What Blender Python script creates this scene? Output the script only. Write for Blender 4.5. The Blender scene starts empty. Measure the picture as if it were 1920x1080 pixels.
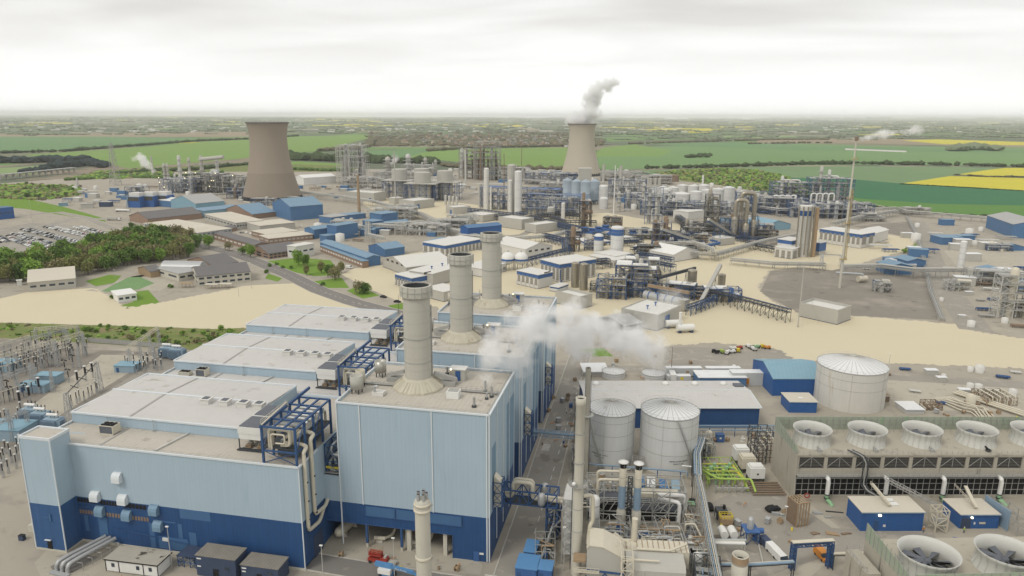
import bpy,math,random
from mathutils import Vector,Matrix
R = math.radians
PI = math.pi
scene = bpy.context.scene
C = scene.collection
#  camera
F,CAMH = 1350.0,110.0
PITCH = math.atan(323/F)
YAW,ROLL = R(11.2),R(.31)
cam = bpy.data.objects.new('camera',bpy.data.cameras.new('camera'))
C.objects.link(cam)
cam.data.sensor_width = 36
cam.data.lens = 36*F/1920
cam.data.clip_start = 1
cam.data.clip_end = 90000
CM = Matrix.Rotation(YAW,4,'Z')@Matrix.Rotation(PI/2-PITCH,4,'X')@Matrix.Rotation(ROLL,4,'Z')
cam.matrix_world = Matrix.Translation((0,0,CAMH))@CM
scene.camera = cam
#  light
SUN_EL,SUN_AZ = R(50),R(215)
world = bpy.data.worlds.new('World')
scene.world = world
world.use_nodes = True
nt = world.node_tree
nt.nodes.clear()
N = nt.nodes.new
L = nt.links.new
out = N('ShaderNodeOutputWorld');bg = N('ShaderNodeBackground');sky = N('ShaderNodeTexSky')
sky.sky_type = 'NISHITA';sky.sun_disc = False;sky.sun_elevation = SUN_EL;sky.sun_rotation = SUN_AZ
sky.dust_density = 4;sky.air_density = 1
tc = N('ShaderNodeTexCoord');sep = N('ShaderNodeSeparateXYZ');L(tc.outputs['Generated'],sep.inputs[0])
def wm(op,a,b=0.0,c=None):
 n = N('ShaderNodeMath');n.operation = op
 for i,v in enumerate((a,b,c)):
  if v is None:continue
  if hasattr(v,'is_linked')or hasattr(v,'links'):L(v,n.inputs[i])
  else:n.inputs[i].default_value = v
 return n.outputs[0]
zz = wm('MAXIMUM',sep.outputs[2],0.0)
den = wm('ADD',zz,0.12)
cx = wm('DIVIDE',sep.outputs[0],den);cy = wm('DIVIDE',sep.outputs[1],den)
cmb = N('ShaderNodeCombineXYZ');L(cx,cmb.inputs[0]);L(cy,cmb.inputs[1])
nz = N('ShaderNodeTexNoise');nz.inputs['Scale'].default_value = .95;nz.inputs['Detail'].default_value = 4.5
nz.inputs['Roughness'].default_value = .45;nz.inputs['Distortion'].default_value = .35
mpn = N('ShaderNodeMapping');mpn.inputs['Location'].default_value = (3.1,1.7,0);mpn.inputs['Scale'].default_value = (.62,1.0,1)
L(cmb.outputs[0],mpn.inputs[0]);L(mpn.outputs[0],nz.inputs['Vector'])
rmp = N('ShaderNodeValToRGB');rmp.color_ramp.elements[0].position = .38;rmp.color_ramp.elements[1].position = .60
rmp.color_ramp.elements[0].color = (6.2,6.05,5.8,1);rmp.color_ramp.elements[1].color = (8.1,8.05,7.85,1)
L(nz.outputs[0],rmp.inputs[0])
hz = N('ShaderNodeMapRange');hz.inputs['From Min'].default_value = .02;hz.inputs['From Max'].default_value = .13
L(zz,hz.inputs['Value'])
mx = N('ShaderNodeMix');mx.data_type = 'RGBA';mx.inputs[6].default_value = (9.2,9.2,9.1,1)
L(hz.outputs[0],mx.inputs[0]);L(rmp.outputs[0],mx.inputs[7])
mx2 = N('ShaderNodeMix');mx2.data_type = 'RGBA';mx2.inputs[0].default_value = .93
L(sky.outputs[0],mx2.inputs[6]);L(mx.outputs[2],mx2.inputs[7])
L(mx2.outputs[2],bg.inputs[0]);bg.inputs[1].default_value = .1
L(bg.outputs[0],out.inputs[0])
sl = bpy.data.lights.new('sun','SUN');sl.energy = 1.1;sl.angle = R(18);sl.color = (1,.95,.87)
so = bpy.data.objects.new('sun',sl);C.objects.link(so)
sd = Vector((math.sin(SUN_AZ)*math.cos(SUN_EL),math.cos(SUN_AZ)*math.cos(SUN_EL),math.sin(SUN_EL)))
so.rotation_euler = sd.to_track_quat('Z','Y').to_euler();so.location = (0,0,300)
vs = scene.view_settings
vs.view_transform = 'Standard';vs.look = 'None';vs.gamma = 1;vs.exposure = 0.34;vs.use_curve_mapping = False
cy_ = scene.cycles
cy_.max_bounces = 10;cy_.diffuse_bounces = 2;cy_.glossy_bounces = 2;cy_.transmission_bounces = 2
cy_.volume_bounces = 7;cy_.transparent_max_bounces = 6;cy_.use_adaptive_sampling = True;cy_.adaptive_threshold = .02
cy_.use_denoising = True;cy_.volume_step_rate = 1.5
#  plan measuring: a ray of the survey camera meets the ground
def _ray(px,py):
 v = CM.to_3x3()@Vector(((px-960)/F,-(py-540)/F,-1))
 return v
def K(px,py,z=0.0):
 v = _ray(px,py);t = (z-CAMH)/v.z
 return(v.x*t,v.y*t)
def HT(px,py,ty):
 x,y = K(px,py);inv = CM.to_3x3().inverted();lo,hi = 0,400
 for _ in range(40):
  m = (lo+hi)/2;q = inv@Vector((x,y,m-CAMH))
  if 540-F*q.y/-q.z>ty:lo = m
  else:hi = m
 return lo
 #  materials
MATS = {}
def mat(name,col,var=.10,s=.25,rough=.8,streak=0.,metal=0.,rib=None,rust=None,spec=.3,big=0.,emis=0.,axis=2,patch=None):
 m = bpy.data.materials.new(name);m.use_nodes = True;t = m.node_tree;b = t.nodes['Principled BSDF']
 N = t.nodes.new;L = t.links.new
 b.inputs['Roughness'].default_value = rough;b.inputs['Metallic'].default_value = metal
 b.inputs['Specular IOR Level'].default_value = spec
 if emis:
  b.inputs['Emission Color'].default_value = (*col,1);b.inputs['Emission Strength'].default_value = emis
 g = N('ShaderNodeNewGeometry')
 def math_(op,a,bb=0.,c=None):
  n = N('ShaderNodeMath');n.operation = op
  for i,v in enumerate((a,bb,c)):
   if v is None:continue
   if isinstance(v,(int,float)):n.inputs[i].default_value = v
   else:L(v,n.inputs[i])
  return n.outputs[0]
 def noise(scale,det=5,vec=None,rgh=.6):
  n = N('ShaderNodeTexNoise');n.inputs['Scale'].default_value = scale;n.inputs['Detail'].default_value = det
  n.inputs['Roughness'].default_value = rgh
  L(vec if vec else g.outputs['Position'],n.inputs['Vector']);return n.outputs[0]
 val = math_('MULTIPLY_ADD',noise(s),2*var,1-var)
 if big:
  val = math_('MULTIPLY',val,math_('MULTIPLY_ADD',noise(s*.09,3),2*big,1-big))
 if streak:
  mp = N('ShaderNodeMapping');mp.inputs['Scale'].default_value = (1,1,.06)if axis==2 else((.06,1,1)if axis==0 else(1,.06,1))
  L(g.outputs['Position'],mp.inputs[0])
  val = math_('MULTIPLY',val,math_('MULTIPLY_ADD',noise(1.3,4,mp.outputs[0]),2*streak,1-streak))
 if rib:
  sx = N('ShaderNodeSeparateXYZ');L(g.outputs['Position'],sx.inputs[0])
  pos = {'xy':math_('ADD',sx.outputs[0],sx.outputs[1]),'x':sx.outputs[0],'y':sx.outputs[1],'z':sx.outputs[2]}[rib[2]if len(rib)>2 else 'xy']
  fr = math_('FRACT',math_('DIVIDE',pos,rib[0]))
  st = math_('LESS_THAN',fr,.16)
  val = math_('MULTIPLY',val,math_('MULTIPLY_ADD',st,-rib[1],1.0))
 mix = N('ShaderNodeMix');mix.data_type = 'RGBA';mix.blend_type = 'MULTIPLY';mix.inputs[0].default_value = 1
 mix.inputs[6].default_value = (*col,1);L(val,mix.inputs[7]);colo = mix.outputs[2]
 if rust:
  mp = N('ShaderNodeMapping');mp.inputs['Scale'].default_value = (1,1,rust[3]if len(rust)>3 else .12);L(g.outputs['Position'],mp.inputs[0])
  rr = N('ShaderNodeMapRange');rr.inputs['From Min'].default_value = rust[1];rr.inputs['From Max'].default_value = rust[1]+.13
  L(noise(rust[2],6,mp.outputs[0]),rr.inputs['Value'])
  m2 = N('ShaderNodeMix');m2.data_type = 'RGBA';L(rr.outputs[0],m2.inputs[0]);L(colo,m2.inputs[6]);m2.inputs[7].default_value = (*rust[0],1);colo = m2.outputs[2]
 if patch:
  rr = N('ShaderNodeMapRange');rr.inputs['From Min'].default_value = patch[1];rr.inputs['From Max'].default_value = patch[1]+.06
  L(noise(patch[2],7),rr.inputs['Value'])
  m2 = N('ShaderNodeMix');m2.data_type = 'RGBA';L(rr.outputs[0],m2.inputs[0]);L(colo,m2.inputs[6]);m2.inputs[7].default_value = (*patch[0],1);colo = m2.outputs[2]
 L(colo,b.inputs['Base Color'])
 MATS[name] = m
 return m
mat('light_blue',(.36,.46,.535),.05,.12,.55,streak=.07,rib=(1.0,.05),big=.05,rust=((.29,.385,.455),.60,.3,.12))
mat('navy',(.022,.070,.185),.14,.3,.5,streak=.22,rib=(1.0,.10))
mat('navy_worn',(.035,.095,.225),.12,.3,.6,streak=.25)
mat('panel_blue',(.055,.13,.26),.10,.5,.55)
mat('trim_white',(.60,.64,.66),.06,.5,.6)
mat('roof_pale',(.50,.49,.47),.07,.35,.85,big=.08,rib=(1.2,.03,'x'),rust=((.36,.34,.30),.60,.25,1))
mat('roof_old',(.45,.42,.365),.09,.5,.85,big=.12,rib=(1.2,.10,'x'),rust=((.30,.27,.22),.58,.3,1))
mat('roof_seam',(.36,.35,.33),.1,.5,.9)
mat('concrete_stack',(.455,.44,.385),.05,.3,.85,streak=.07,rib=(3.2,.04,'z'))
mat('concrete_pale',(.50,.48,.41),.08,.4,.85,streak=.12)
mat('concrete_stain',(.385,.36,.30),.10,.4,.9,streak=.1,rust=((.12,.11,.09),.60,.45,.10))
mat('cone_panel',(.48,.45,.36),.12,.6,.7,rust=((.30,.19,.09),.62,.5,.5))
mat('ct_brown',(.295,.25,.20),.04,.05,.9,streak=.05,rib=(1.9,.05,'z'))
mat('ct_cream',(.43,.39,.315),.05,.05,.9,streak=.06,rib=(1.9,.05,'z'))
mat('ct_band',(.26,.22,.175),.05,.05,.9,streak=.05,rib=(1.9,.10,'z'))
mat('steel_grey',(.33,.33,.31),.12,1.2,.6)
mat('steel_dark',(.05,.055,.06),.2,1.5,.6)
mat('steel_blue',(.035,.085,.20),.15,1.2,.5)
mat('steel_pale',(.50,.50,.47),.10,1.0,.5)
mat('pipe_cream',(.56,.52,.42),.08,.8,.5,rust=((.35,.26,.15),.66,.7,1))
mat('pipe_silver',(.46,.48,.48),.10,.9,.35,metal=.25)
mat('pipe_bluegrey',(.22,.31,.40),.12,.6,.5)
mat('galv',(.40,.41,.41),.14,.6,.45,metal=.3)
mat('tank_white',(.60,.605,.585),.05,.25,.5,streak=.08,rust=((.32,.27,.2),.70,.5,.07))
mat('tank_roof',(.66,.67,.67),.05,.4,.5,rust=((.45,.44,.40),.60,.35,1))
mat('tank_stained',(.60,.585,.54),.06,.3,.6,streak=.08,rust=((.45,.36,.22),.64,.4,.10))
mat('white_paint',(.68,.68,.65),.05,.5,.5,rust=((.5,.47,.4),.66,.5,.3))
mat('render_grey',(.42,.41,.37),.05,.3,.8,streak=.04)
mat('render_white',(.60,.59,.555),.04,.3,.7)
mat('plant_blue',(.045,.115,.29),.06,.4,.5)
mat('louver_dark',(.075,.072,.065),.3,2.0,.7,rib=(.9,.75,'z'))
mat('louver_mid',(.30,.285,.25),.2,2.0,.7,rib=(1.3,.7,'z'))
mat('black',(.012,.012,.012),.2,1,.7)
mat('glass_dark',(.035,.05,.07),.2,.3,.15,spec=.6)
mat('glass_blue',(.10,.16,.22),.3,.3,.15,spec=.6)
mat('shed_blue',(.075,.165,.31),.10,.3,.55,streak=.10,rib=(1.4,.10))
mat('shed_blue_roof',(.165,.265,.36),.10,.25,.6,rib=(1.6,.08,'x'),rust=((.24,.29,.32),.60,.2,1))
mat('shed_teal_roof',(.20,.34,.42),.08,.25,.6,rib=(1.6,.08,'x'))
mat('bright_blue',(.03,.105,.30),.08,.4,.5,streak=.15,rib=(.8,.1))
mat('container_blue',(.06,.17,.36),.10,.8,.5,rib=(.5,.14))
mat('container_pale',(.26,.36,.43),.10,.8,.5,rib=(.5,.14))
mat('container_white',(.50,.51,.50),.08,.8,.5,rib=(.5,.14))
mat('cabin_navy',(.045,.065,.115),.15,.6,.6,rib=(.7,.12))
mat('cabin_roof',(.22,.205,.175),.25,.5,.8,rib=(.8,.3,'x'))
mat('felt_roof',(.36,.34,.29),.15,.4,.9,patch=((.03,.025,.02),.59,.22))
mat('office_roof',(.53,.49,.41),.06,.2,.8,big=.05)
mat('slate',(.145,.14,.14),.14,.5,.8)
mat('brick',(.27,.19,.14),.12,.8,.85)
mat('grey_roof',(.36,.36,.35),.12,.3,.8,big=.08)
mat('stainless',(.33,.30,.24),.10,.6,.3,metal=.55,streak=.1)
mat('stainless_lt',(.42,.41,.37),.08,.6,.35,metal=.4)
mat('silo_bluegrey',(.30,.36,.41),.07,.3,.5,streak=.08)
mat('rusty',(.22,.16,.11),.25,.8,.8)
mat('gold',(.42,.33,.15),.15,1,.6)
mat('red',(.34,.05,.035),.1,1,.5)
mat('yellow',(.62,.50,.05),.1,1,.5)
mat('orange',(.55,.22,.04),.1,1,.5)
mat('lime',(.33,.46,.10),.18,.8,.5)
mat('pipe_green',(.24,.42,.24),.15,.8,.5)
mat('lift_blue',(.09,.23,.44),.08,1,.4)
mat('tyre',(.03,.03,.03),.1,2,.9)
mat('insul_black',(.018,.016,.016),.2,2,.4)
mat('wood',(.33,.24,.15),.2,1,.8)
mat('skin',(.45,.28,.2),.05,1,.6)
mat('lamp_glow',(1.0,.85,.5),0,1,.5,emis=3.0)
mat('screen_green',(.33,.37,.29),.08,.4,.6,rust=((.25,.38,.24),.55,.5,.3))
mat('fan_grey',(.11,.12,.14),.2,1.2,.6)
mat('fan_stack',(.52,.52,.48),.05,.4,.6,rust=((.46,.44,.38),.60,.5,.3))
#  mesh builder
def UV(d):
 d = Vector(d).normalized();up = Vector((0,0,1))if abs(d.z)<.95 else Vector((1,0,0))
 x = d.cross(up).normalized();return x,x.cross(d).normalized()
class M:
 def __init__(s):s.v = [];s.f = [];s.sm = [];s.mi = [];s.cur = 0;s.mats = []
 def use(s,name):
  if name not in s.mats:s.mats.append(name)
  s.cur = s.mats.index(name);return s
 def add(s,vs,fs,sm=False):
  o = len(s.v);s.v+=[tuple(p)for p in vs]
  for f in fs:s.f.append(tuple(i+o for i in f));s.sm.append(sm);s.mi.append(s.cur)
  return s
 def box(s,x0,y0,z0,x1,y1,z1):
  vs = [(x0,y0,z0),(x1,y0,z0),(x1,y1,z0),(x0,y1,z0),(x0,y0,z1),(x1,y0,z1),(x1,y1,z1),(x0,y1,z1)]
  return s.add(vs,[(0,3,2,1),(4,5,6,7),(0,1,5,4),(1,2,6,5),(2,3,7,6),(3,0,4,7)])
 def bar(s,p,q,w,h=None):
  h = h or w;p = Vector(p);q = Vector(q);a,b = UV(q-p);a*=w/2;b*=h/2
  vs = [p-a-b,p+a-b,p+a+b,p-a+b,q-a-b,q+a-b,q+a+b,q-a+b]
  return s.add(vs,[(0,3,2,1),(4,5,6,7),(0,1,5,4),(1,2,6,5),(2,3,7,6),(3,0,4,7)])
 def tube(s,p,q,r,n=8,r2=None,caps=True):
  r2 = r if r2 is None else r2;p = Vector(p);q = Vector(q);a,b = UV(q-p);vs = []
  for c,rr in((p,r),(q,r2)):
   for i in range(n):
    t = 2*PI*i/n;vs.append(c+a*math.cos(t)*rr+b*math.sin(t)*rr)
  s.add(vs,[(i,i+n,(i+1)%n+n,(i+1)%n)for i in range(n)],True)
  if caps:s.add(vs,[tuple(range(n)),tuple(reversed(range(n,2*n)))])
  return s
 def pipe(s,pts,r,n=8,bend=None):
  pts = [Vector(p)for p in pts];bend = bend or r*2.2;path = [pts[0]]
  for i in range(1,len(pts)-1):
   a,b,c = pts[i-1],pts[i],pts[i+1];d1 = (a-b);d2 = (c-b)
   k = min(bend,d1.length*.45,d2.length*.45);d1.normalize();d2.normalize()
   for t in(0,.33,.67,1):
    path.append((b+d1*k)*(1-t)**2+b*2*t*(1-t)+(b+d2*k)*t*t)
  path.append(pts[-1]);vs = []
  for i,p in enumerate(path):
   d = (path[min(i+1,len(path)-1)]-path[max(i-1,0)]);a,b = UV(d)
   if i and a.dot(la)<0:a,b = -a,-b
   la = a
   for j in range(n):
    t = 2*PI*j/n;vs.append(p+a*math.cos(t)*r+b*math.sin(t)*r)
  fs = []
  for i in range(len(path)-1):
   for j in range(n):
    k = (j+1)%n;fs.append((i*n+j,i*n+n+j,i*n+n+k,i*n+k))
  s.add(vs,fs,True);m = (len(path)-1)*n
  return s.add(vs,[tuple(range(n)),tuple(reversed(range(m,m+n)))])
 def lathe(s,prof,n=24,c=(0,0,0),sm=True,a0=0.,a1=2*PI):
  full = abs(a1-a0)>6.28;k = n if full else n+1;vs = []
  for r,z in prof:
   for i in range(k):
    t = a0+(a1-a0)*i/n;vs.append((c[0]+r*math.cos(t),c[1]+r*math.sin(t),c[2]+z))
  fs = []
  for j in range(len(prof)-1):
   for i in range(n):
    i2 = (i+1)%k;fs.append((j*k+i,j*k+i2,j*k+k+i2,j*k+k+i))
  return s.add(vs,fs,sm)
 def disc(s,c,r,n=24,up=True):
  vs = [(c[0]+r*math.cos(2*PI*i/n),c[1]+r*math.sin(2*PI*i/n),c[2])for i in range(n)]
  return s.add(vs,[tuple(range(n))])
 def ext(s,poly,axis,a0,a1):
  n = len(poly)
  f = (lambda t,p:(t,p[0],p[1]))if axis=='x' else((lambda t,p:(p[0],t,p[1]))if axis=='y' else(lambda t,p:(p[0],p[1],t)))
  vs = [f(a0,p)for p in poly]+[f(a1,p)for p in poly]
  return s.add(vs,[(i,(i+1)%n,(i+1)%n+n,i+n)for i in range(n)]+[tuple(reversed(range(n))),tuple(range(n,2*n))])
 def ring(s,c,r,t,n=24):
  return s.lathe([(r,-t),(r+t,-t),(r+t,t),(r,t),(r,-t)],n,c,sm=False)
 def rail(s,pts,h=1.1,w=.06,step=2.0):
  for p,q in zip(pts,pts[1:]):
   p = Vector(p);q = Vector(q);k = max(1,int((q-p).length/step));z = Vector((0,0,h))
   s.bar(p+z,q+z,w);s.bar(p+z*.5,q+z*.5,w)
   for i in range(k+1):
    a = p.lerp(q,i/k);s.bar(a,a+z,w)
  return s
 def lattice(s,p,q,w0,w1,panels,t=.12,leg=None):
  p = Vector(p);q = Vector(q);leg = leg or t*1.5
  def cs(k):
   c = p.lerp(q,k);w = (w0+(w1-w0)*k)/2;return[c+Vector((sx*w,sy*w,0))for sx,sy in((-1,-1),(1,-1),(1,1),(-1,1))]
  a = cs(0)
  for i in range(panels):
   b = cs((i+1)/panels)
   for j in range(4):
    k = (j+1)%4;s.bar(a[j],b[j],leg);s.bar(b[j],b[k],t)
    s.bar(a[j],b[k],t)if(i+j)%2 else s.bar(a[k],b[j],t)
   a = b
  return s
 def truss(s,p,q,w,h,n,t=.12):
  p = Vector(p);q = Vector(q);d = (q-p).normalized();sd_ = d.cross(Vector((0,0,1))).normalized()*w/2;up = Vector((0,0,h))
  for sg in(-1,1):
   o = sd_*sg
   s.bar(p+o,q+o,t*1.4);s.bar(p+o+up,q+o+up,t*1.4)
   for i in range(n+1):
    a = p.lerp(q,i/n)+o;s.bar(a,a+up,t)
    if i<n:
     b = p.lerp(q,(i+1)/n)+o
     s.bar(a,b+up,t)if i%2 else s.bar(a+up,b,t)
  for i in range(n+1):
   a = p.lerp(q,i/n);s.bar(a-sd_,a+sd_,t);s.bar(a-sd_+up,a+sd_+up,t)
  return s
 def grid(s,x0,y0,x1,y1,zs,nx,ny,t=.2,brace=True,z0=0):
  for i in range(nx+1):
   for j in range(ny+1):
    if i in(0,nx)or j in(0,ny):
     x = x0+(x1-x0)*i/nx;y = y0+(y1-y0)*j/ny;s.bar((x,y,z0),(x,y,zs[-1]),t)
  pz = z0
  for z in zs:
   for j in range(ny+1):y = y0+(y1-y0)*j/ny;s.bar((x0,y,z),(x1,y,z),t*.8)
   for i in range(nx+1):x = x0+(x1-x0)*i/nx;s.bar((x,y0,z),(x,y1,z),t*.8)
   if brace:
    for i in range(nx):
     xa = x0+(x1-x0)*i/nx;xb = x0+(x1-x0)*(i+1)/nx
     if i%2==0:
      for y in(y0,y1):s.bar((xa,y,pz),(xb,y,z),t*.55);s.bar((xb,y,pz),(xa,y,z),t*.55)
    for j in range(ny):
     ya = y0+(y1-y0)*j/ny;yb = y0+(y1-y0)*(j+1)/ny
     if j%2==0:
      for x in(x0,x1):s.bar((x,ya,pz),(x,yb,z),t*.55);s.bar((x,yb,pz),(x,ya,z),t*.55)
   pz = z
  return s
 def blob(s,c,r,rng,n=1,sq=1.0,j=.3):
  v,f = ICO[n];vs = []
  for p in v:
   k = 1+rng.uniform(-j,j);vs.append((c[0]+p[0]*r*k,c[1]+p[1]*r*k,c[2]+p[2]*r*k*sq))
  return s.add(vs,f)
 def mesh(s,name):
  me = bpy.data.meshes.new(name);me.from_pydata(s.v,[],s.f)
  me.polygons.foreach_set('use_smooth',s.sm)
  if len(s.mats)>1:me.polygons.foreach_set('material_index',s.mi)
  me.update();return me
 def build(s,name,m=None,parent=None,loc=None,rz=0):
  me = s.mesh(name)
  for k in([m]if m else s.mats):me.materials.append(MATS[k]if isinstance(k,str)else k)
  o = bpy.data.objects.new(name,me);C.objects.link(o)
  if parent is not None:o.parent = parent
  if loc is not None:o.location = loc
  if rz:o.rotation_euler.z = rz
  return o
import bmesh
ICO = []
for _n in(1,2,3):
 _b = bmesh.new();bmesh.ops.create_icosphere(_b,subdivisions=_n,radius=1)
 _b.verts.ensure_lookup_table()
 ICO.append(([tuple(q.co)for q in _b.verts],[tuple(q.index for q in f.verts)for f in _b.faces]));_b.free()
def tag(o,label,cat=None,group=None,kind=None):
 if label:o['label'] = label
 if cat:o['category'] = cat
 if group:o['group'] = group
 if kind:o['kind'] = kind
 return o
def thing(name,label,cat,loc=(0,0,0),rz=0.,group=None):
 o = bpy.data.objects.new(name,None);C.objects.link(o);o.empty_display_size = .1
 o.location = (*loc,0)if len(loc)==2 else loc;o.rotation_euler.z = rz
 return tag(o,label,cat,group)
KIDS = {}
def dup(root,loc=None,rz=None,label=None,group=None):
 r = root.copy();C.objects.link(r)
 if loc is not None:r.location = (*loc,0)if len(loc)==2 else loc
 if rz is not None:r.rotation_euler.z = rz
 if label:r['label'] = label
 if group:r['group'] = group
 if root.name not in KIDS:KIDS[root.name] = [(c,list(c.children))for c in root.children]
 for ch,gs in KIDS[root.name]:
  c = ch.copy();C.objects.link(c);c.parent = r
  for g in gs:
   d = g.copy();C.objects.link(d);d.parent = c
 return r
def setl(o,label,group=None):
 o['label'] = label
 if group:o['group'] = group
 return o
rng = random.Random(7)
U = rng.uniform
#  GROUND AND LANDSCAPE
def field_mat(name,col,var=.12,row=None):
 mat(name,col,var,.02,.9,big=.10,spec=.1)
mat('yard',(.345,.315,.26),.09,.06,.95,big=.10,spec=.15,rust=((.27,.25,.215),.54,.11,1),patch=((.385,.355,.29),.60,.05))
mat('asphalt',(.20,.19,.175),.10,.12,.9,big=.10,spec=.15,patch=((.255,.24,.21),.60,.2))
mat('asphalt_lt',(.29,.27,.235),.12,.10,.9,big=.14,spec=.15,patch=((.36,.33,.28),.56,.16))
mat('concrete_pad',(.40,.37,.305),.12,.12,.9,big=.12,spec=.15,rust=((.26,.24,.20),.57,.3,1))
mat('kerb',(.46,.44,.39),.1,.5,.9)
mat('tan',(.565,.505,.365),.03,.05,.95,big=.03,streak=.03,axis=0,spec=.1)
mat('tan_edge',(.56,.50,.37),.05,.1,.95,spec=.1)
mat('gravel_dark',(.235,.215,.185),.16,.09,.95,big=.2,streak=.16,axis=0,spec=.1,rust=((.31,.28,.235),.53,.04,1),patch=((.16,.15,.135),.60,.09))
mat('scrub_ground',(.165,.20,.07),.3,.12,.95,spec=.05,rust=((.25,.19,.12),.53,.12,1),patch=((.11,.19,.04),.60,.15))
mat('lawn',(.15,.25,.045),.14,.12,.95,spec=.05,patch=((.22,.25,.09),.63,.08))
mat('lawn_teal',(.17,.28,.13),.15,.12,.95,spec=.05)
mat('line_white',(.62,.60,.55),.15,.6,.8)
mat('foliage',(.13,.215,.05),.35,.35,.9,spec=.1)
mat('foliage_olive',(.23,.235,.09),.35,.35,.9,spec=.1)
mat('foliage_dark',(.09,.15,.04),.35,.35,.9,spec=.1)
mat('foliage_brown',(.225,.21,.105),.35,.35,.9,spec=.1)
mat('foliage_fresh',(.20,.33,.06),.3,.35,.9,spec=.1)
mat('bark',(.12,.10,.075),.2,2,.95)
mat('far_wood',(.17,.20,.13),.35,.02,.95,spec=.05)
mat('hedge_dark',(.055,.08,.035),.35,.1,.95,spec=.05)
mat('pine_dark',(.035,.05,.05),.3,.1,.95,spec=.05)
mat('hedge_brown',(.13,.12,.075),.3,.05,.95,spec=.05)
field_mat('field_green',(.17,.27,.07));field_mat('field_dark',(.045,.15,.07));field_mat('field_grey',(.155,.235,.115))
field_mat('field_mid',(.15,.25,.10));field_mat('field_brown',(.27,.22,.15));field_mat('field_yellow',(.50,.45,.05));field_mat('field_strip',(.10,.21,.05))
field_mat('field_teal',(.13,.23,.10));field_mat('field_olive',(.21,.28,.12))
m = bpy.data.materials.new('countryside');m.use_nodes = True;t = m.node_tree;b = t.nodes['Principled BSDF']
N = t.nodes.new;L = t.links.new;b.inputs['Roughness'].default_value = 1;b.inputs['Specular IOR Level'].default_value = .05
g = N('ShaderNodeNewGeometry');mp = N('ShaderNodeMapping');mp.inputs['Scale'].default_value = (.0016,.00125,0);mp.inputs['Rotation'].default_value = (0,0,.5)
L(g.outputs['Position'],mp.inputs[0]);v = N('ShaderNodeTexVoronoi');v.inputs['Scale'].default_value = 1;v.distance = 'CHEBYCHEV';L(mp.outputs[0],v.inputs[0])
sx = N('ShaderNodeSeparateColor');L(v.outputs['Color'],sx.inputs[0]);cr = N('ShaderNodeValToRGB');cr.color_ramp.interpolation = 'CONSTANT'
E_ = cr.color_ramp.elements;cols = [(0,(.13,.20,.075)),(.16,(.20,.20,.13)),(.32,(.15,.24,.09)),(.46,(.10,.13,.08)),(.6,(.25,.21,.16)),(.74,(.17,.22,.10)),(.84,(.30,.27,.20)),(.93,(.45,.40,.06)),(.965,(.12,.19,.08))]
E_[0].position = 0;E_[0].color = (*cols[0][1],1);E_[1].position = cols[1][0];E_[1].color = (*cols[1][1],1)
for p_,c_ in cols[2:]:e = E_.new(p_);e.color = (*c_,1)
L(sx.outputs[0],cr.inputs[0])
nn = N('ShaderNodeTexNoise');nn.inputs['Scale'].default_value = .0022;nn.inputs['Detail'].default_value = 8;nn.inputs['Roughness'].default_value = .7;L(g.outputs['Position'],nn.inputs['Vector'])
mr = N('ShaderNodeMapRange');mr.inputs['From Min'].default_value = .48;mr.inputs['From Max'].default_value = .53;L(nn.outputs[0],mr.inputs['Value'])
mx = N('ShaderNodeMix');mx.data_type = 'RGBA';L(mr.outputs[0],mx.inputs[0]);L(cr.outputs[0],mx.inputs[6]);mx.inputs[7].default_value = (.13,.15,.105,1)
L(mx.outputs[2],b.inputs['Base Color']);MATS['countryside'] = m
def sheet(name,pts,z,m,kind='structure',label=None):
 mm = M();mm.add([(x,y,z)for x,y in pts],[tuple(range(len(pts)))])
 o = mm.build(name,m);v = o.data.polygons[0].normal.z
 if v<0:o.data.flip_normals()
 return tag(o,label or name.replace('_',' '),None,None,kind)
def PX(*pts):return[K(*p)for p in pts]
def psheet(name,z,m,*pts,**k):return sheet(name,PX(*pts),z,m,**k)
def strip(pts,w):
 l,r = [],[]
 for i,p in enumerate(pts):
  a = Vector(pts[max(i-1,0)]);b_ = Vector(pts[min(i+1,len(pts)-1)]);d = (b_-a).normalized();n_ = Vector((-d.y,d.x))*w/2
  l.append(tuple(Vector(p)+n_));r.append(tuple(Vector(p)-n_))
 return l,r
def road(name,pts,w,z,m,kerb=True,dash=0,label=None,kerbw=.35):
 l,r = strip(pts,w);o = sheet(name,l+r[::-1],z,m,label=label or name.replace('_',' '))
 if kerb:
  k = M()
  for s in(l,r):
   for p,q in zip(s,s[1:]):k.bar((*p,z+.03),(*q,z+.03),kerbw,.2)
  tag(k.build('kerb','kerb'),'pale kerbs along the '+name.replace('_',' '),None,None,'structure')
 if dash:
  k = M()
  for p,q in zip(pts,pts[1:]):
   p = Vector(p);q = Vector(q);n_ = int((q-p).length/dash);d = (q-p).normalized();e = Vector((-d.y,d.x))*.12
   for i in range(n_):
    a = p+d*(i*dash);c = a+d*dash*.45;k.add([(*(a-e),z+.006),(*(c-e),z+.006),(*(c+e),z+.006),(*(a+e),z+.006)],[(0,1,2,3)])
  tag(k.build('road_marking','line_white'),'dashed centre line of the '+name.replace('_',' '),None,None,'structure')
 return o
S = 40000
sheet('ground',[(-S,-S),(S,-S),(S,S),(-S,S)],-1.2,'countryside')
psheet('site_ground',0,'yard',(-1100,420),(-400,360),(-200,347),(0,344),(120,335),(230,328),(330,318),(450,320),(560,322),(640,316),(760,318),(860,322),(950,318),(1060,316),(1160,322),(1230,330),(1330,345),(1450,352),(1580,372),(1650,385),(1700,394),(1800,402),(1920,407),(2200,425),(3000,490),(4000,1600),(960,3000),(-1500,1600))
FZ = -1.0
def fld(mm,*pts,dz=0):return psheet('field',FZ+dz,mm,*pts)
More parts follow.
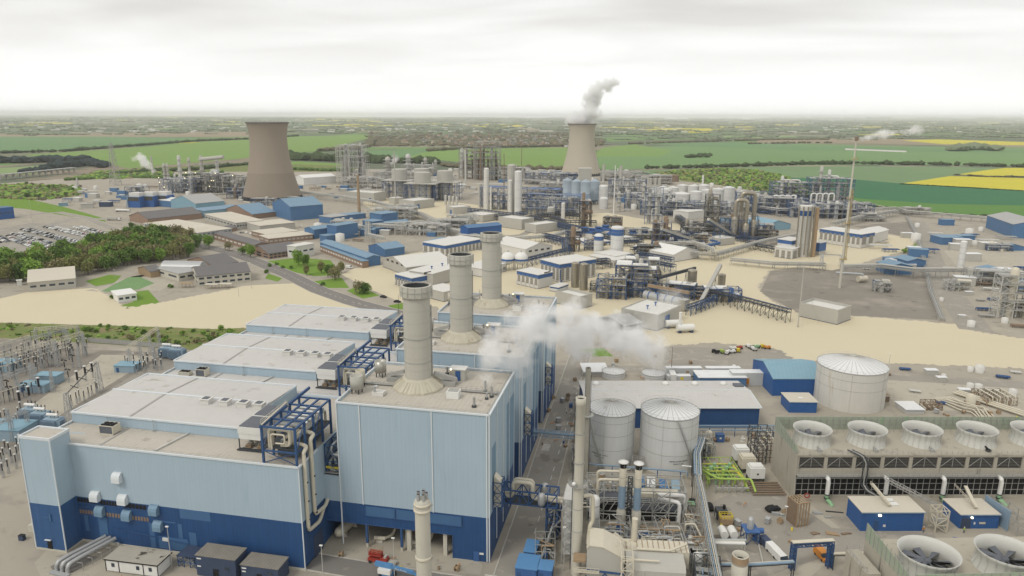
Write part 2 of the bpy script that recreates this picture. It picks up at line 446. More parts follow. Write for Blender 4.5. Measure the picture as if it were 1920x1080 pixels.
fld('field_dark',(1480,332),(1600,335),(1690,343),(1800,350),(1920,357),(2300,378),(2300,420),(1920,392),(1760,386),(1600,374),(1500,352))
fld('field_strip',(1540,362),(1620,372),(1760,381),(1920,384),(2300,405),(2300,440),(1920,405),(1700,398),(1600,385),(1450,362),dz=.1)
fld('field_yellow',(1690,343),(1730,337),(1782,329),(1850,331),(1920,333),(2300,342),(2300,378),(1920,356),(1800,349))
fld('field_yellow',(1797,326),(1850,318),(1885,314),(1920,314),(2300,320),(2300,338),(1920,329),(1860,330),dz=.1)
fld('field_grey',(1200,319),(1330,314),(1470,311),(1620,311),(1790,312),(1880,314),(1850,318),(1797,326),(1782,329),(1690,343),(1600,336),(1480,332),(1330,330),(1230,328),dz=-.05)
fld('field_mid',(1110,287),(1160,276),(1300,272),(1500,270),(1700,274),(1920,276),(2300,290),(2300,318),(1920,310),(1700,308),(1470,309),(1250,314),(1130,318),(1110,300))
fld('field_green',(1130,276),(1190,270),(1260,282),(1240,292),(1110,293),dz=.1)
fld('field_teal',(1200,269),(1380,266),(1500,272),(1920,281),(1920,286),(1500,281),(1300,274),dz=.1)
fld('field_brown',(1420,260),(1600,258),(1800,263),(1920,268),(2300,275),(2300,284),(1920,276),(1600,268),(1420,268),dz=.1)
fld('field_yellow',(1690,263),(1760,261),(1920,266),(2300,274),(2300,283),(1920,272),(1770,270),dz=.3)
fld('field_green',(958,277),(1070,276),(1075,314),(960,318))
fld('field_green',(740,300),(800,284),(876,279),(966,277),(966,318),(930,312),(880,306),(830,300),dz=.05)
fld('field_teal',(625,294),(700,282),(790,279),(830,282),(760,296),(690,298))
fld('field_green',(250,325),(430,306),(560,302),(640,306),(660,318),(560,322),(400,326),dz=.1)
fld('field_green',(40,290),(200,280),(380,266),(540,256),(690,252),(702,256),(600,282),(540,286),(450,297),(240,315),(200,306),(165,298),(90,294))
fld('field_teal',(-400,262),(0,256),(200,256),(370,258),(380,264),(200,276),(60,285),(-400,292),dz=.1)
fld('field_olive',(-400,316),(0,314),(90,309),(150,307),(60,326),(-400,336),dz=.1)
fld('field_brown',(0,252),(180,250),(470,246),(470,256),(200,257),(0,257))
for i,(x0,x1,y,w)in enumerate([(570,740,235,2.2),(740,880,233,1.4),(880,985,236,3.2),(1200,1360,243,3),(1270,1345,247,2),(40,140,231,1.6),(290,360,221,.9),(550,700,225,1.6),(1440,1520,234,1.4),(1380,1450,233,1.4),(760,840,224,1),(1120,1240,239,1.4),(1600,1700,252,1.6),(1820,1920,231,.9),(905,955,238.5,2),(0,90,234,1),(380,460,228,.9),(640,720,228,1),(1000,1040,229,.9),(1160,1260,229,.8),(1300,1420,238,1.2),(1560,1680,238,1),(1720,1880,240,1.2),(180,300,225,.8),(1640,1760,230,.8)]):
 fld('field_yellow',(x0,y),(x0+(x1-x0)*.3,y-w),(x1-12,y-w*.8),(x1,y+w*.3),(x0+(x1-x0)*.55,y+w),dz=.35)
for i,(x0,x1,y,w)in enumerate([(250,480,241,1.5),(1380,1600,225,.8),(1500,1900,226,.7),(700,800,229,.8),(1150,1220,231,.8),(620,760,245,1.6),(1300,1500,256,2.5)]):
 fld('field_brown' if i%2 else 'field_olive',(x0,y),(x0+(x1-x0)*.3,y-w),(x1-12,y-w*.8),(x1,y+w*.3),(x0+(x1-x0)*.55,y+w),dz=.25)
TZ = .02
psheet('sand_plot',TZ,'tan',(-900,640),(-300,572),(0,560),(30,553),(50,548),(175,540),(190,548),(235,578),(300,568),(400,549),(470,535),(555,531),(600,547),(640,566),(665,574),(700,585),(720,640),(600,640),(455,614),(400,616),(230,610),(0,604),(-300,600),(-900,680))
psheet('sand_plot',TZ,'tan',(640,515),(665,503),(718,497),(725,484),(800,470),(838,463),(858,452),(900,470),(945,460),(900,440),(840,423),(760,400),(704,396),(680,384),(684,374),(760,368),(900,385),(1060,398),(1130,397),(1190,408),(1270,420),(1330,440),(1400,452),(1450,462),(1500,440),(1560,425),(1680,442),(1716,449),(1700,470),(1640,484),(1600,498),(1560,507),(1500,500),(1440,508),(1417,538),(1440,562),(1500,590),(1590,592),(1790,608),(1826,622),(1920,636),(2600,730),(2600,800),(1920,689),(1800,685),(1640,679),(1495,675),(1460,654),(1400,647),(1330,641),(1240,648),(1190,628),(1130,598),(1100,590),(960,600),(830,590),(820,575),(760,570),(700,545))
mm = M()
for seg in([(1440,508),(1417,538),(1440,562),(1500,590),(1590,592),(1790,608),(1826,622),(1920,636)],[(1920,689),(1800,685),(1640,679),(1495,675),(1460,654),(1400,647),(1330,641),(1240,648),(1190,628)],[(1716,449),(1700,470),(1640,484),(1600,498)],[(0,604),(230,610),(400,616),(455,614)],[(175,540),(190,548),(235,578),(300,568),(400,549),(470,535)]):
 for a,b_ in zip(seg,seg[1:]):
  p = Vector(K(*a));q = Vector(K(*b_));n_ = max(1,int((q-p).length/3))
  for i in range(n_):
   c = p.lerp(q,(i+U(0,1))/n_);r_ = U(.8,2.6);k = 7;a0 = U(0,6)
   mm.add([(c.x+math.cos(a0+2*PI*j/k)*r_*U(.6,1.2),c.y+math.sin(a0+2*PI*j/k)*r_*U(.6,1.2),TZ+.004+.0004*(i%9))for j in range(k)],[tuple(range(k))])
tag(mm.build('earth_spill','tan_edge'),'ragged spill of pale sand along the plot edges',None,None,'stuff')
psheet('scrub_belt',.03,'scrub_ground',(-900,685),(-300,601),(0,605),(230,611),(400,617),(455,615),(600,640),(450,660),(330,655),(200,645),(0,634),(-300,630),(-900,720))
psheet('switchyard_gravel',.014,'gravel_dark',(-500,640),(0,634),(45,640),(30,672),(0,690),(-500,760))
psheet('switchyard_gravel',.010,'gravel_dark',(-500,690),(40,650),(330,662),(300,705),(130,800),(30,850),(-300,960))
psheet('switchyard_gravel',.015,'concrete_pad',(60,760),(190,665),(300,668),(240,700),(110,780))
psheet('service_road',.018,'asphalt_lt',(330,655),(420,660),(300,720),(60,860),(0,885),(-300,1000),(-300,960),(0,850),(180,745))
for nm,p in(('lawn',[(160,527),(205,515),(228,517),(215,530),(180,537)]),('lawn_teal',[(190,546),(240,520),(262,519),(290,531),(262,542),(215,548)]),('lawn',[(225,573),(250,566),(248,548),(278,544),(300,568),(236,579)]),('lawn',[(497,522),(503,513),(530,522),(520,528)]),('lawn',[(480,492),(560,483),(620,488),(640,515),(590,518),(540,508)]),('lawn',[(585,528),(640,520),(655,540),(615,540)]),('lawn',[(650,545),(672,536),(712,554),(680,560)]),('lawn',[(728,573),(756,568),(758,580),(735,580)]),('lawn',[(0,372),(30,368),(120,388),(190,408),(200,416),(120,404),(50,392),(0,388)]),('lawn',[(0,478),(60,470),(80,480),(0,492)]),('lawn',[(1085,655),(1130,652),(1150,668),(1095,668)]),('lawn',[(1700,470),(1718,455),(1726,468),(1712,474)])):
 psheet('lawn',.024,nm,*p)
psheet('pavement',.022,'concrete_pad',(160,545),(210,533),(290,512),(310,508),(330,530),(300,545),(262,543),(245,519),(215,528),(195,548))
psheet('scrubland',.02,'scrub_ground',(1225,322),(1300,318),(1400,318),(1480,332),(1500,350),(1560,372),(1460,366),(1380,350),(1280,340))
psheet('scrubland',.02,'scrub_ground',(-300,352),(0,346),(60,345),(150,352),(152,366),(80,375),(0,370),(-300,380))
psheet('scrubland',.02,'scrub_ground',(170,322),(330,312),(560,308),(680,312),(660,322),(470,322),(330,322),(200,332))
mr_ = PX((300,440),(380,462),(430,473),(480,490),(540,515),(600,545),(660,566),(700,577),(760,592),(900,625))
road('main_road',mr_,13,.032,'asphalt',dash=6)
road('car_park_road',PX((-200,470),(0,452),(60,430),(140,410),(260,412),(330,425)),14,.036,'asphalt_lt')
road('side_road',PX((-100,415),(40,404),(110,398),(160,408),(230,437),(330,470)),10,.040,'asphalt_lt')
road('yard_road',PX((1240,392),(1060,402),(980,440),(860,455)),8,.045,'asphalt_lt',kerb=False)
road('track',PX((2100,745),(1920,722),(1700,708),(1560,700),(1300,694),(1050,690),(990,700)),9,.026,'asphalt_lt',kerb=False)
road('service_road',PX((1720,415),(1760,520),(1830,620)),16,.028,'asphalt_lt',kerb=False)
road('process_road',[(-29,90),(-29.5,180),(-30.5,250),(-31,330)],10,.030,'asphalt_lt')
psheet('pavement',.028,'concrete_pad',(600,985),(870,1012),(905,1060),(900,1078),(600,1045))
road('front_road',[(-85,148.5),(-60,147.0),(-34,146.3)],7,.034,'asphalt')
psheet('pavement',.026,'concrete_pad',(1370,930),(1500,930),(1600,1010),(1500,1100),(1340,1100),(1330,1000))
psheet('yard_road',.031,'asphalt_lt',(1330,945),(1420,900),(1480,935),(1560,990),(1750,1000),(1760,1015),(1560,1040),(1440,1080),(1380,1085))
psheet('drain_strip',.036,'concrete_pad',(1383,980),(1393,980),(1413,1085),(1400,1085))
psheet('yard_slab',.012,'concrete_pad',(1500,690),(1680,712),(1920,730),(1920,770),(1700,770),(1660,740))
psheet('works_slab',.012,'concrete_pad',(1770,470),(1920,462),(2100,470),(2100,500),(1920,512),(1800,506))
psheet('yard_patch',.010,'gravel_dark',(1445,508),(1600,503),(1740,500),(1758,600),(1600,592),(1500,588),(1425,548))
psheet('yard_patch',.010,'gravel_dark',(1640,420),(1720,415),(1740,440),(1715,447),(1600,425))
psheet('yard_patch',.010,'asphalt_lt',(1250,650),(1460,655),(1500,678),(1500,690),(1240,690))
for k in range(60):
 x = U(120,1250);y = U(326,372);w = U(15,60);h_ = U(1.2,4)
 psheet('yard_slab',.004+.0002*k,rng.choice(['asphalt_lt','concrete_pad','gravel_dark','render_grey']),(x,y),(x+w,y-h_*.5),(x+w*1.1,y+h_*.6),(x+w*.2,y+h_))
 #  vegetation
def crown_mesh(seed,r,h,n,leaf,z0,lobes=7):
 g_ = random.Random(seed);mm = M();cs = [(g_.uniform(-.45,.45)*r,g_.uniform(-.45,.45)*r,z0+h*g_.uniform(.3,.75),g_.uniform(.42,.68)*r)for _ in range(lobes)]
 for _ in range(n):
  cx_,cy__,cz,cr_ = g_.choice(cs);d = Vector((g_.gauss(0,1),g_.gauss(0,1),g_.gauss(0,1))).normalized()*cr_*g_.uniform(.55,1.05)
  p = Vector((cx_+d.x,cy__+d.y,max(z0,cz+d.z*h/(2*r)*1.25)));a = Vector((g_.gauss(0,1),g_.gauss(0,1),g_.gauss(0,.6))).normalized();b_ = a.cross(Vector((g_.gauss(0,1),g_.gauss(0,1),g_.gauss(0,1)))).normalized()
  s_ = leaf*g_.uniform(.6,1.3);mm.add([p-a*s_,p-b_*s_*.7,p+a*s_,p+b_*s_*.8],[(0,1,2,3)])
 return mm
def tree_proto(name,label,seed,r,h,m,n=1150,leaf=.48,cat='tree'):
 t_ = thing(name,label,cat,(0,0,-500));tr = M();g_ = random.Random(seed)
 tr.tube((0,0,0),(.1,0,h*.45),.28,6,.16)
 for k in range(5):
  a = k*1.26+g_.uniform(0,.5);tr.tube((.05,0,h*g_.uniform(.2,.4)),(math.cos(a)*r*.6,math.sin(a)*r*.6,h*g_.uniform(.55,.8)),.13,5,.05)
 tr.build('trunk','bark',t_);crown_mesh(seed,r,h*.85,n,leaf,h*.12).build('crown',m,t_)
 return t_
PROTO = [tree_proto('leafy_tree','p',1,4.6,10,'foliage'),tree_proto('leafy_tree','p',2,4.2,11,'foliage_olive'),tree_proto('leafy_tree','p',3,4.8,9.5,'foliage_brown',700),tree_proto('leafy_tree','p',4,4.4,10,'foliage_fresh'),tree_proto('leafy_tree','p',5,4.5,9,'foliage_dark'),tree_proto('shrub','p',6,2.0,2.6,'foliage_fresh',220,.35,'shrub'),tree_proto('shrub','p',7,2.2,2.4,'foliage_brown',220,.35,'shrub'),tree_proto('shrub','p',8,1.8,2.2,'foliage',220,.35,'shrub')]
TL = ['mid green tree','olive tinged tree','brownish budding tree','bright fresh green tree','dark green tree','fresh green shrub','brown twiggy shrub','green shrub']
USED = {}
def plant(i,x,y,s,where,group):
 o = dup(PROTO[i],(x,y),U(0,6.28),TL[i]+' '+where,group);o.scale = (s*U(.9,1.1),s*U(.9,1.1),s*U(.85,1.15));USED[i] = 1
 return o
def inside(p,poly):
 c = False
 for i in range(len(poly)):
  a,b_ = poly[i],poly[i-1]
  if(a[1]>p[1])!=(b_[1]>p[1])and p[0]<(b_[0]-a[0])*(p[1]-a[1])/(b_[1]-a[1])+a[0]:c = not c
 return c
def fill(poly_px,n,gap):
 poly = PX(*poly_px);xs = [p[0]for p in poly];ys = [p[1]for p in poly];res = [];tries = 0
 while len(res)<n and tries<20000:
  tries+=1;p = (U(min(xs),max(xs)),U(min(ys),max(ys)))
  if inside(p,poly)and all((p[0]-q[0])**2+(p[1]-q[1])**2>gap*gap for q in res):res.append(p)
 return res
for p in fill([(-60,530),(0,532),(35,530),(150,520),(215,506),(300,492),(330,487),(372,480),(365,462),(340,452),(300,450),(255,457),(200,468),(150,482),(90,494),(0,503),(-60,512)],185,5.0):
 i = rng.choices(range(5),(28,30,18,16,8))[0];plant(i,p[0],p[1],U(.95,1.7),'in the dense wood beside the staff car park','trees of the wood beside the car park')
for x,y,i,s,w in[(290,448,3,.8,'at the car park end of the wood'),(300,438,3,.8,'beside the path to the flat roofed office'),(275,434,4,.7,'between the car park and the slate roofed hall'),(248,430,4,.7,'below the slate roofed hall'),(392,464,3,1.15,'in front of the flat roofed office'),(470,482,3,1.0,'between the brick office and the road'),(455,478,0,.8,'at the courtyard of the brick office'),(430,470,2,.8,'at the office path by the parked cars'),
(560,497,3,1.0,'at the head of the roadside lawn'),(570,500,0,1.0,'second along the roadside lawn'),(603,512,1,.9,'in the middle of the roadside lawn'),(615,520,0,1.1,'next to the dark roadside tree'),(628,526,2,1.15,'at the sandy end of the roadside lawn'),(674,550,2,.95,'on the triangular verge by the car'),(682,551,4,.75,'low on the triangular verge by the car'),(690,550,0,.7,'at the tip of the triangular verge'),(575,516,1,.7,'at the kerb of the roadside lawn'),(640,512,1,.8,'behind the roadside lawn'),
(52,372,4,.9,'in the scrub left of the lagoon road'),(70,374,4,.9,'tallest in the scrub by the lagoon road')]:
 plant(i,*K(x,y),s,w,None)
for poly,n,w,gr in[([(-100,375),(0,372),(60,378),(120,372),(150,362),(150,350),(40,347),(-100,352)],30,'in the low thicket behind the lagoon road','trees of the thicket by the lagoon road'),([(1240,328),(1300,322),(1400,320),(1475,334),(1500,352),(1550,372),(1450,362),(1350,346)],60,'on the scrubland beyond the white tank farm','trees on the scrubland behind the tanks')]:
 for p in fill(poly,n,8):plant(rng.choice([0,0,3,4,1]),p[0],p[1],U(.35,.75),w,gr)
for p in fill([(-100,606),(0,608),(440,618),(420,640),(330,650),(0,632),(-100,630)],70,2.5):plant(rng.choice([5,6,7,7]),p[0],p[1],U(.4,1.1),'on the scrub belt behind the switchyard','shrubs on the scrub belt')
for x,y in[(57,499),(505,500),(530,503),(545,504),(520,497),(499,512),(605,535),(210,560),(320,540)]:plant(7,*K(x,y),1.1,'on the office lawns','shrubs on the office lawns')
for p in fill([(1690,475),(1712,466),(1725,470),(1715,478)],5,4):plant(5,p[0],p[1],1.5,'at the corner of the sand plot by the pipe track','shrubs at the corner of the sand plot')
for i,pr in enumerate(PROTO):
 for ch in list(pr.children):bpy.data.objects.remove(ch)
 bpy.data.objects.remove(pr)
KIDS.clear()
def hedge(label,px,hgt,wid,m='hedge_dark',name='hedgerow',gap=0.0,dens=1.0):
 mm = M();pts = PX(*px)
 for p,q in zip(pts,pts[1:]):
  p = Vector(p);q = Vector(q);n_ = max(2,int((q-p).length/(wid*.55)*dens))
  for i in range(n_):
   if U(0,1)<gap:continue
   c = p.lerp(q,(i+U(-.4,.4))/n_);r_ = wid*U(.45,.8)
   mm.blob((c.x+U(-.3,.3)*wid,c.y+U(-.3,.3)*wid,hgt*.45-1),r_,rng,0,hgt/wid*U(.55,1.1),.25)
 return tag(mm.build(name,m),label,'hedge' if name=='hedgerow' else 'wood',None,'stuff')
hedge('dark hedge running behind the yellow rape field to the flare',[(1210,316),(1300,314),(1420,311),(1440,310),(1500,308),(1600,307),(1760,309),(1930,313)],9,13,gap=.12)
hedge('thin hedge along the near edge of the yellow rape field',[(1690,344),(1800,350),(1920,357),(2100,366)],1.5,4)
hedge('hedge dividing the two yellow rape fields',[(1795,327),(1850,331),(1925,331)],3,9,'hedge_brown',gap=.3)
hedge('hedge along the works boundary below the dark green field',[(1560,378),(1640,388),(1700,396),(1800,403),(1920,408),(2100,420)],3,7,'hedge_dark')
hedge('hedge on the left edge of the dark green field',[(1470,333),(1500,345),(1560,366)],3,8,gap=.2)
hedge('small dark copse in the middle of the pale green field',[(1285,295),(1330,294)],9,16,name='copse')
hedge('second small copse beside the first in the pale field',[(1310,290),(1335,292)],7,12,name='copse')
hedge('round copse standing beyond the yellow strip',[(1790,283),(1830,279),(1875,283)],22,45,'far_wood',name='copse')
hedge('dark conifer wood on the far left bank',[(-60,306),(60,304),(120,303),(162,302)],16,30,'pine_dark',name='pine_wood',dens=2)
hedge('second belt of dark conifers nearer the road bridge',[(95,318),(135,312),(165,308),(200,313)],14,22,'pine_dark',name='pine_wood',dens=2)
hedge('low conifers below the pale paddock',[(40,324),(60,322),(95,320)],10,14,'pine_dark',name='pine_wood',dens=1.5)
hedge('hedge between the upper green fields left of the tower',[(0,287),(120,284),(180,279),(260,273),(380,264),(470,261),(560,255)],9,14,gap=.1)
hedge('tree belt behind the tall brown cooling tower',[(538,298),(580,300),(640,302),(700,304),(730,306)],20,28,'hedge_dark',name='tree_belt',dens=1.6)
hedge('tree belt behind the steel towers',[(685,303),(740,304),(800,306),(820,308)],16,22,'hedge_dark',name='tree_belt',dens=1.6)
hedge('hedge along the railway left of the tower',[(200,330),(300,322),(360,320),(420,313),(470,309)],8,12,'hedge_dark')
hedge('lower hedge beside the far boundary road',[(130,338),(230,333),(300,334),(420,323)],6,10,'foliage_dark')
hedge('hedge right of the brown tower',[(540,318),(600,320),(640,321),(660,322)],8,12,'foliage_dark')
hedge('hedge of the bright field above the tower belt',[(600,283),(660,281),(690,274),(700,262)],12,24,'hedge_brown',name='tree_belt',dens=1.4)
hedge('brown hedge at the foot of the bright green field',[(830,310),(880,316),(940,316),(1000,318),(1055,318)],9,14,'hedge_brown')
hedge('trees along the top of the bright green field',[(800,283),(880,278),(960,276),(1060,274),(1120,274)],10,18,'hedge_brown',name='tree_belt')
hedge('line of trees along the far farm lane',[(1180,270),(1300,266),(1450,262),(1560,262)],9,18,'hedge_brown',gap=.2)
hedge('broken hedge across the pale fields',[(1400,270),(1500,268),(1560,268)],8,14,'hedge_brown',gap=.4)
for lb,n_,g_,pl in(('lush green undergrowth of the lagoon thicket',700,4,[(-100,375),(0,372),(80,376),(150,366),(150,350),(40,346),(-100,352)]),('bushy green scrub on the rough ground behind the white tanks',1100,4,[(1235,330),(1260,320),(1340,316),(1420,319),(1480,332),(1510,350),(1560,374),(1440,366),(1380,352)]),('green bank vegetation along the far railway',500,5,[(130,336),(180,324),(260,318),(330,316),(320,330),(220,336)]),('rough bushes along the scrub belt',90,1.3,[(-100,606),(0,608),(440,618),(420,640),(330,652),(0,632),(-100,630)])):
 mp_ = PX(*pl);xs = [p[0]for p in mp_];ys = [p[1]for p in mp_];mm = M()
 for _ in range(n_*3):
  p = (U(min(xs),max(xs)),U(min(ys),max(ys)))
  if inside(p,mp_):r_ = g_*U(.3,1.1);mm.use(rng.choice(['foliage','foliage_fresh','foliage_dark','foliage_olive','hedge_brown'])).blob((p[0],p[1],r_*.25),r_,rng,0,.6,.35)
 tag(mm.build('undergrowth'),lb,None,None,'stuff')
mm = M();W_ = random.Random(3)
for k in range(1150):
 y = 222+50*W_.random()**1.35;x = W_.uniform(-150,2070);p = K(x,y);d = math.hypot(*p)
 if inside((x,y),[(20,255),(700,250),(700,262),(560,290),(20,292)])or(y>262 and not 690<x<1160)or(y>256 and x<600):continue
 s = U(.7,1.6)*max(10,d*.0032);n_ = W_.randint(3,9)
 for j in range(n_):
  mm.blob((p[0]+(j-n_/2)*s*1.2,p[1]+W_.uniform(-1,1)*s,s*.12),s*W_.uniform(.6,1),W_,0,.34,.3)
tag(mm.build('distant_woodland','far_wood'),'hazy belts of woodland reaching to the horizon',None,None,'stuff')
mm = M()
for k in range(700):
 p = K(W_.uniform(690,1130),247+27*W_.random()**.8);s = W_.uniform(9,20)
 mm.blob((p[0],p[1],1),s,W_,0,.45,.35)
tag(mm.build('village_trees','hedge_brown'),'brown budding trees between the village houses',None,None,'stuff')
mm = M()
for k in range(420):
 x = W_.uniform(0,1920);y = 224+24*W_.random();p = K(x,y);s = W_.uniform(8,30);h_ = W_.uniform(4,9)
 mm.box(p[0]-s,p[1]-8,-1,p[0]+s,p[1]+8,h_)
tag(mm.build('distant_town','render_white'),'pale specks of far towns and farm roofs',None,None,'stuff')
HP = []
for nm,wc,rc in(('brick','brick','rusty'),('pale','render_white','slate'),('cream','concrete_pale','brick')):
 mm = M();mm.use(wc).box(-6,-4,0,6,4,5);mm.use(rc).ext([(-4.5,5),(4.5,5),(0,8)],'x',-6.4,6.4);mm.use(wc).box(3,-.5,5,4,.5,9)
 HP.append((mm.mesh('village_house'),[MATS[k]for k in mm.mats],nm))
for me,ms,nm in HP:
 for k in ms:me.materials.append(k)
pts = []
while len(pts)<190:
 x = rng.gauss(930,95);y = 253+22*rng.random()
 if 700<x<1130:pts.append((x,y))
for i,p in enumerate(pts):
 me,ms,nm = HP[i%3];o = bpy.data.objects.new('village_house',me);C.objects.link(o);x,y = K(*p);o.location = (x,y,-1);o.rotation_euler.z = U(0,3);o.scale = (U(1,1.5),)*3
 tag(o,{'brick':'brick house with a rust red roof','pale':'white walled house with a slate roof','cream':'cream house with a brown tiled roof'}[nm]+' in the village beyond the fields','house','houses of the far village')
tb = M();tb.tube((0,0,0),(0,0,80),2.4,8,1.2);tbl = M()
for k in range(3):
 a = k*2.094+.4;tbl.bar((0,-2,80),(38*math.cos(a),-2,80+38*math.sin(a)),2.0,.6)
t0 = thing('wind_turbine','tiny white wind turbine on the horizon','wind turbine',(*K(695,222.5),-1),.3,'wind turbines on the horizon')
tb.build('tower','white_paint',t0);tbl.build('rotor','white_paint',t0)
for x in(727,770,778,865,885,918,935,950,981,1004,1020,1038,30):
 dup(t0,(*K(x,222.5),-1),U(0,1)).scale = (U(.9,1.3),)*3
 #  POWER STATION BLOCK (x along its fronts, y away)
PIT = 43.5
NTH = ['nearest','middle','farthest']
def seg_box(m,x0,x1,y0,y1,z0,z1):m.box(x0,y0,z0,x1,y1,z1)
# - pale stair tower at the corner
t = thing('stair_tower','square light blue stair tower at the corner of the long hall','tower',(-153,139,0))
M().box(0,0,13.2,9,6.2,31.2).build('upper_cladding','light_blue',t)
M().box(-.02,-.02,.5,9.02,6.2,13.2).build('base_cladding','navy_worn',t)
M().box(-.1,-.1,0,9.1,6.2,.5).build('plinth','concrete_pale',t)
M().box(.3,.3,31.2,8.7,5.9,31.3).build('roof','roof_old',t)
m = M()
for a in((-.1,-.1,9.1,.3),(-.1,5.9,9.1,6.3),(-.1,.3,.3,5.9),(8.7,.3,9.1,5.9)):m.box(a[0],a[1],31.0,a[2],a[3],31.7)
m.bar((9.0,-.05,.5),(9.0,-.05,31),.25);m.bar((0,-.05,.5),(0,-.05,31),.25);m.build('trim','trim_white',t)
d = M().box(3.6,-.12,.5,5.0,-.02,2.9).build('door','black',t);M().bar((3.4,-.5,3.3),(5.2,-.5,3.3),.5,.12).build('door_hood','trim_white',t)
M().box(5.6,-.3,8.6,6.0,-.02,10.8).box(3.4,-.25,9.6,5.4,-.02,9.75).build('bracket','panel_blue',t)
# - the three long halls
def hall(k,x0=-154.,x1=-80.5):
 y0 = 144.5+PIT*k;dy = 12.0;yh0 = y0+dy;yh1 = y0+40.2;ye = y0+43.3
 front = k==0
 t = thing('turbine_hall','%s long turbine hall with pale stepped roof and light blue walls'%NTH[k],'hall',(x0,y0,0),0,'long stepped halls of the power station')
 W_ = x1-x0;yb = 43.3
 m = M();fx0 = 10.0 if front else 0
 m.box(fx0 if front else 0,0,13,W_,.4,27.6)
 if front:m.box(0,6.2,13,.4,yb,27.6).box(.4,6.2,13,9,6.6,27.6)
 else:m.box(0,.4,13,.4,yb,27.6)
 m.box(W_-.4,.4,13,W_,yb,27.6);m.box(0,yb-.4,13,W_-.4,yb,27.6)
 m.box(.45,dy,27.6,51,dy+.3,30.5).box(.45,42.5,27.6,51,42.8,30.5).box(.45,dy+.3,27.6,.75,42.5,30.5).box(50.7,dy+.3,27.6,51,42.5,30.5)
 m.build('upper_cladding','light_blue',t)
 m = M().box(fx0,-.03,.6,W_+.03,.4,13)if front else M().box(0,0,0,W_,.4,13)
 m.box(W_-.4,.4,0 if not front else .6,W_+.03,yb,13).box(-.03,.4 if not front else 6.2,0,.4,yb,13).build('base_cladding','navy',t)
 if front:M().box(9,-.2,0,W_+.2,.3,.6).build('plinth','concrete_pale',t)
 M().box(.4,.4,27.3,W_-.4,yb-.4,27.55).build('low_roof','roof_pale' if k else 'roof_old',t)
 m = M();m.ext([(dy+.3,30.5),(42.5,30.5),((dy+42.8)/2,31.3)],'x',.75,50.7)
 m.build('high_roof','roof_pale',t)
 m = M();ym = (dy+42.8)/2
 m.bar((.8,ym,31.4),(50.6,ym,31.4),.6,.3)
 for a,b_,zz_ in(((.4,dy-.05),(51,dy-.05),30.6),((.4,42.8),(51,42.8),30.6),((.42,dy),(.42,42.8),30.6),((fx0,.0),(W_,.0),27.85),((W_,0),(W_,10),27.85),((0.1,6.2),(0.1,yb),27.85)):
  m.bar((*a,zz_),(*b_,zz_),.45,.45)
 if front:
  m.bar((W_+.05,-.05,.6),(W_+.05,-.05,27.5),.22)
 m.build('trim','trim_white',t)
 m = M();m.bar((18,dy+.4,30.55),(18,ym-.4,31.3),.6,.24).bar((18,ym+.4,31.3),(18,42.3,30.55),.6,.24)
 m.bar((18,.6,27.62),(18,dy-.3,27.62),.6,.14);m.bar((51.4,dy,27.62),(60,39,27.62),.5,.14);m.build('roof_seam','roof_seam',t)
 m = M();m.bar((34,.8,27.8),(36,dy-.3,27.8),.5,.4);m.build('roof_flashing','steel_pale',t)
 m = M();m.rail([(9.4 if front else 1,.35,27.6),(62,.35,27.6)],.9,.05,2.4);m.rail([(.5,8,27.6),(.5,42,27.6)],.9,.05,2.4);m.build('guard_rail','steel_grey',t)
 vx = (33.5,38.5,43.5,48.0)if k else(32,37.8,43.5,48.2)
 for q in vx:
  m = M();m.box(q,ym-4.2,30.5,q+2.6,ym-1.8,32.4);m.box(q-.25,ym-4.4,32.4,q+2.85,ym-1.6,32.6);v_ = m.build('roof_vent','render_white',t)
  M().box(q+.4,ym-3.9,32.6,q+2.2,ym-2.1,32.7).build('grille','fan_grey',v_)
 for q,h_ in((26,3.4),(12,3.0)):m = M();m.tube((q,dy-.6,27.6),(q,dy-.6,27.6+h_),.07,5);m.box(q-.5,dy-.9,27.56,q+.5,dy-.3,27.7);m.build('mast','steel_grey',t)
 if front:
  m = M()
  for x0_,x1_ in((10.2,15.6),(17.0,22.2),(24.2,30.6)):
   n_ = 6
   for i in range(n_):a = x0_+(x1_-x0_)*i/n_;m.box(a,-.10,11.5,a+(x1_-x0_)/n_-.2,-.0,12.7)
  m.build('louvre','black',t)
  m = M()
  for x0_,x1_ in((10.4,15.4),(18.4,31.0)):
   n_ = int((x1_-x0_)/.8)
   for i in range(n_):a = x0_+(x1_-x0_)*i/n_;m.box(a,-.10,8.2,a+.55,-.0,9.3)
  m.build('louvre','rusty',t)
  m = M().box(9.8,-.16,11.2,31.0,-.04,11.42).box(9.8,-.16,7.9,31.4,-.04,8.1).bar((20,-.25,5.2),(42,-.25,3.2),.18).bar((7.2,-.3,9.6),(14,-.3,10.6),.25);m.build('rail_trim','steel_blue',t)
  m = M()
  for a in((40,-.1,10.4,48.6,-.035,13),(15.6,-.1,1,18.2,-.035,8),(11.5,-.1,3.2,12.6,-.035,7.8),(30.6,-.1,.8,32.0,-.035,7.9),(39,-.1,4.6,40.2,-.035,8.6),(42,-.1,1.4,44,-.035,6.6),(33,-.1,1,41.5,-.035,4.4),(34.5,-.09,8.6,38.4,-.035,8.9)):M().box(*a).build('access_panel','panel_blue',t)
  for hx,hz_,mm_ in((16.1,13.9,'trim_white'),(24.2,13.9,'trim_white'),(23.4,20.0,'trim_white'),(16.9,9.8,'shed_blue_roof'),(24.8,9.5,'shed_blue_roof'),(33,12.0,'shed_blue_roof'),(33.6,7.6,'shed_blue_roof')):
   s_ = 1.35;m = M();m.ext([(-1.3,-.9*s_),(0,-1.0*s_),(0,1.0*s_),(-.5,.95*s_),(-1.1,.5*s_),(-1.3,0)],'x',-1.2,1.2);m.build('vent_hood',mm_,t,(hx,-.04,hz_))
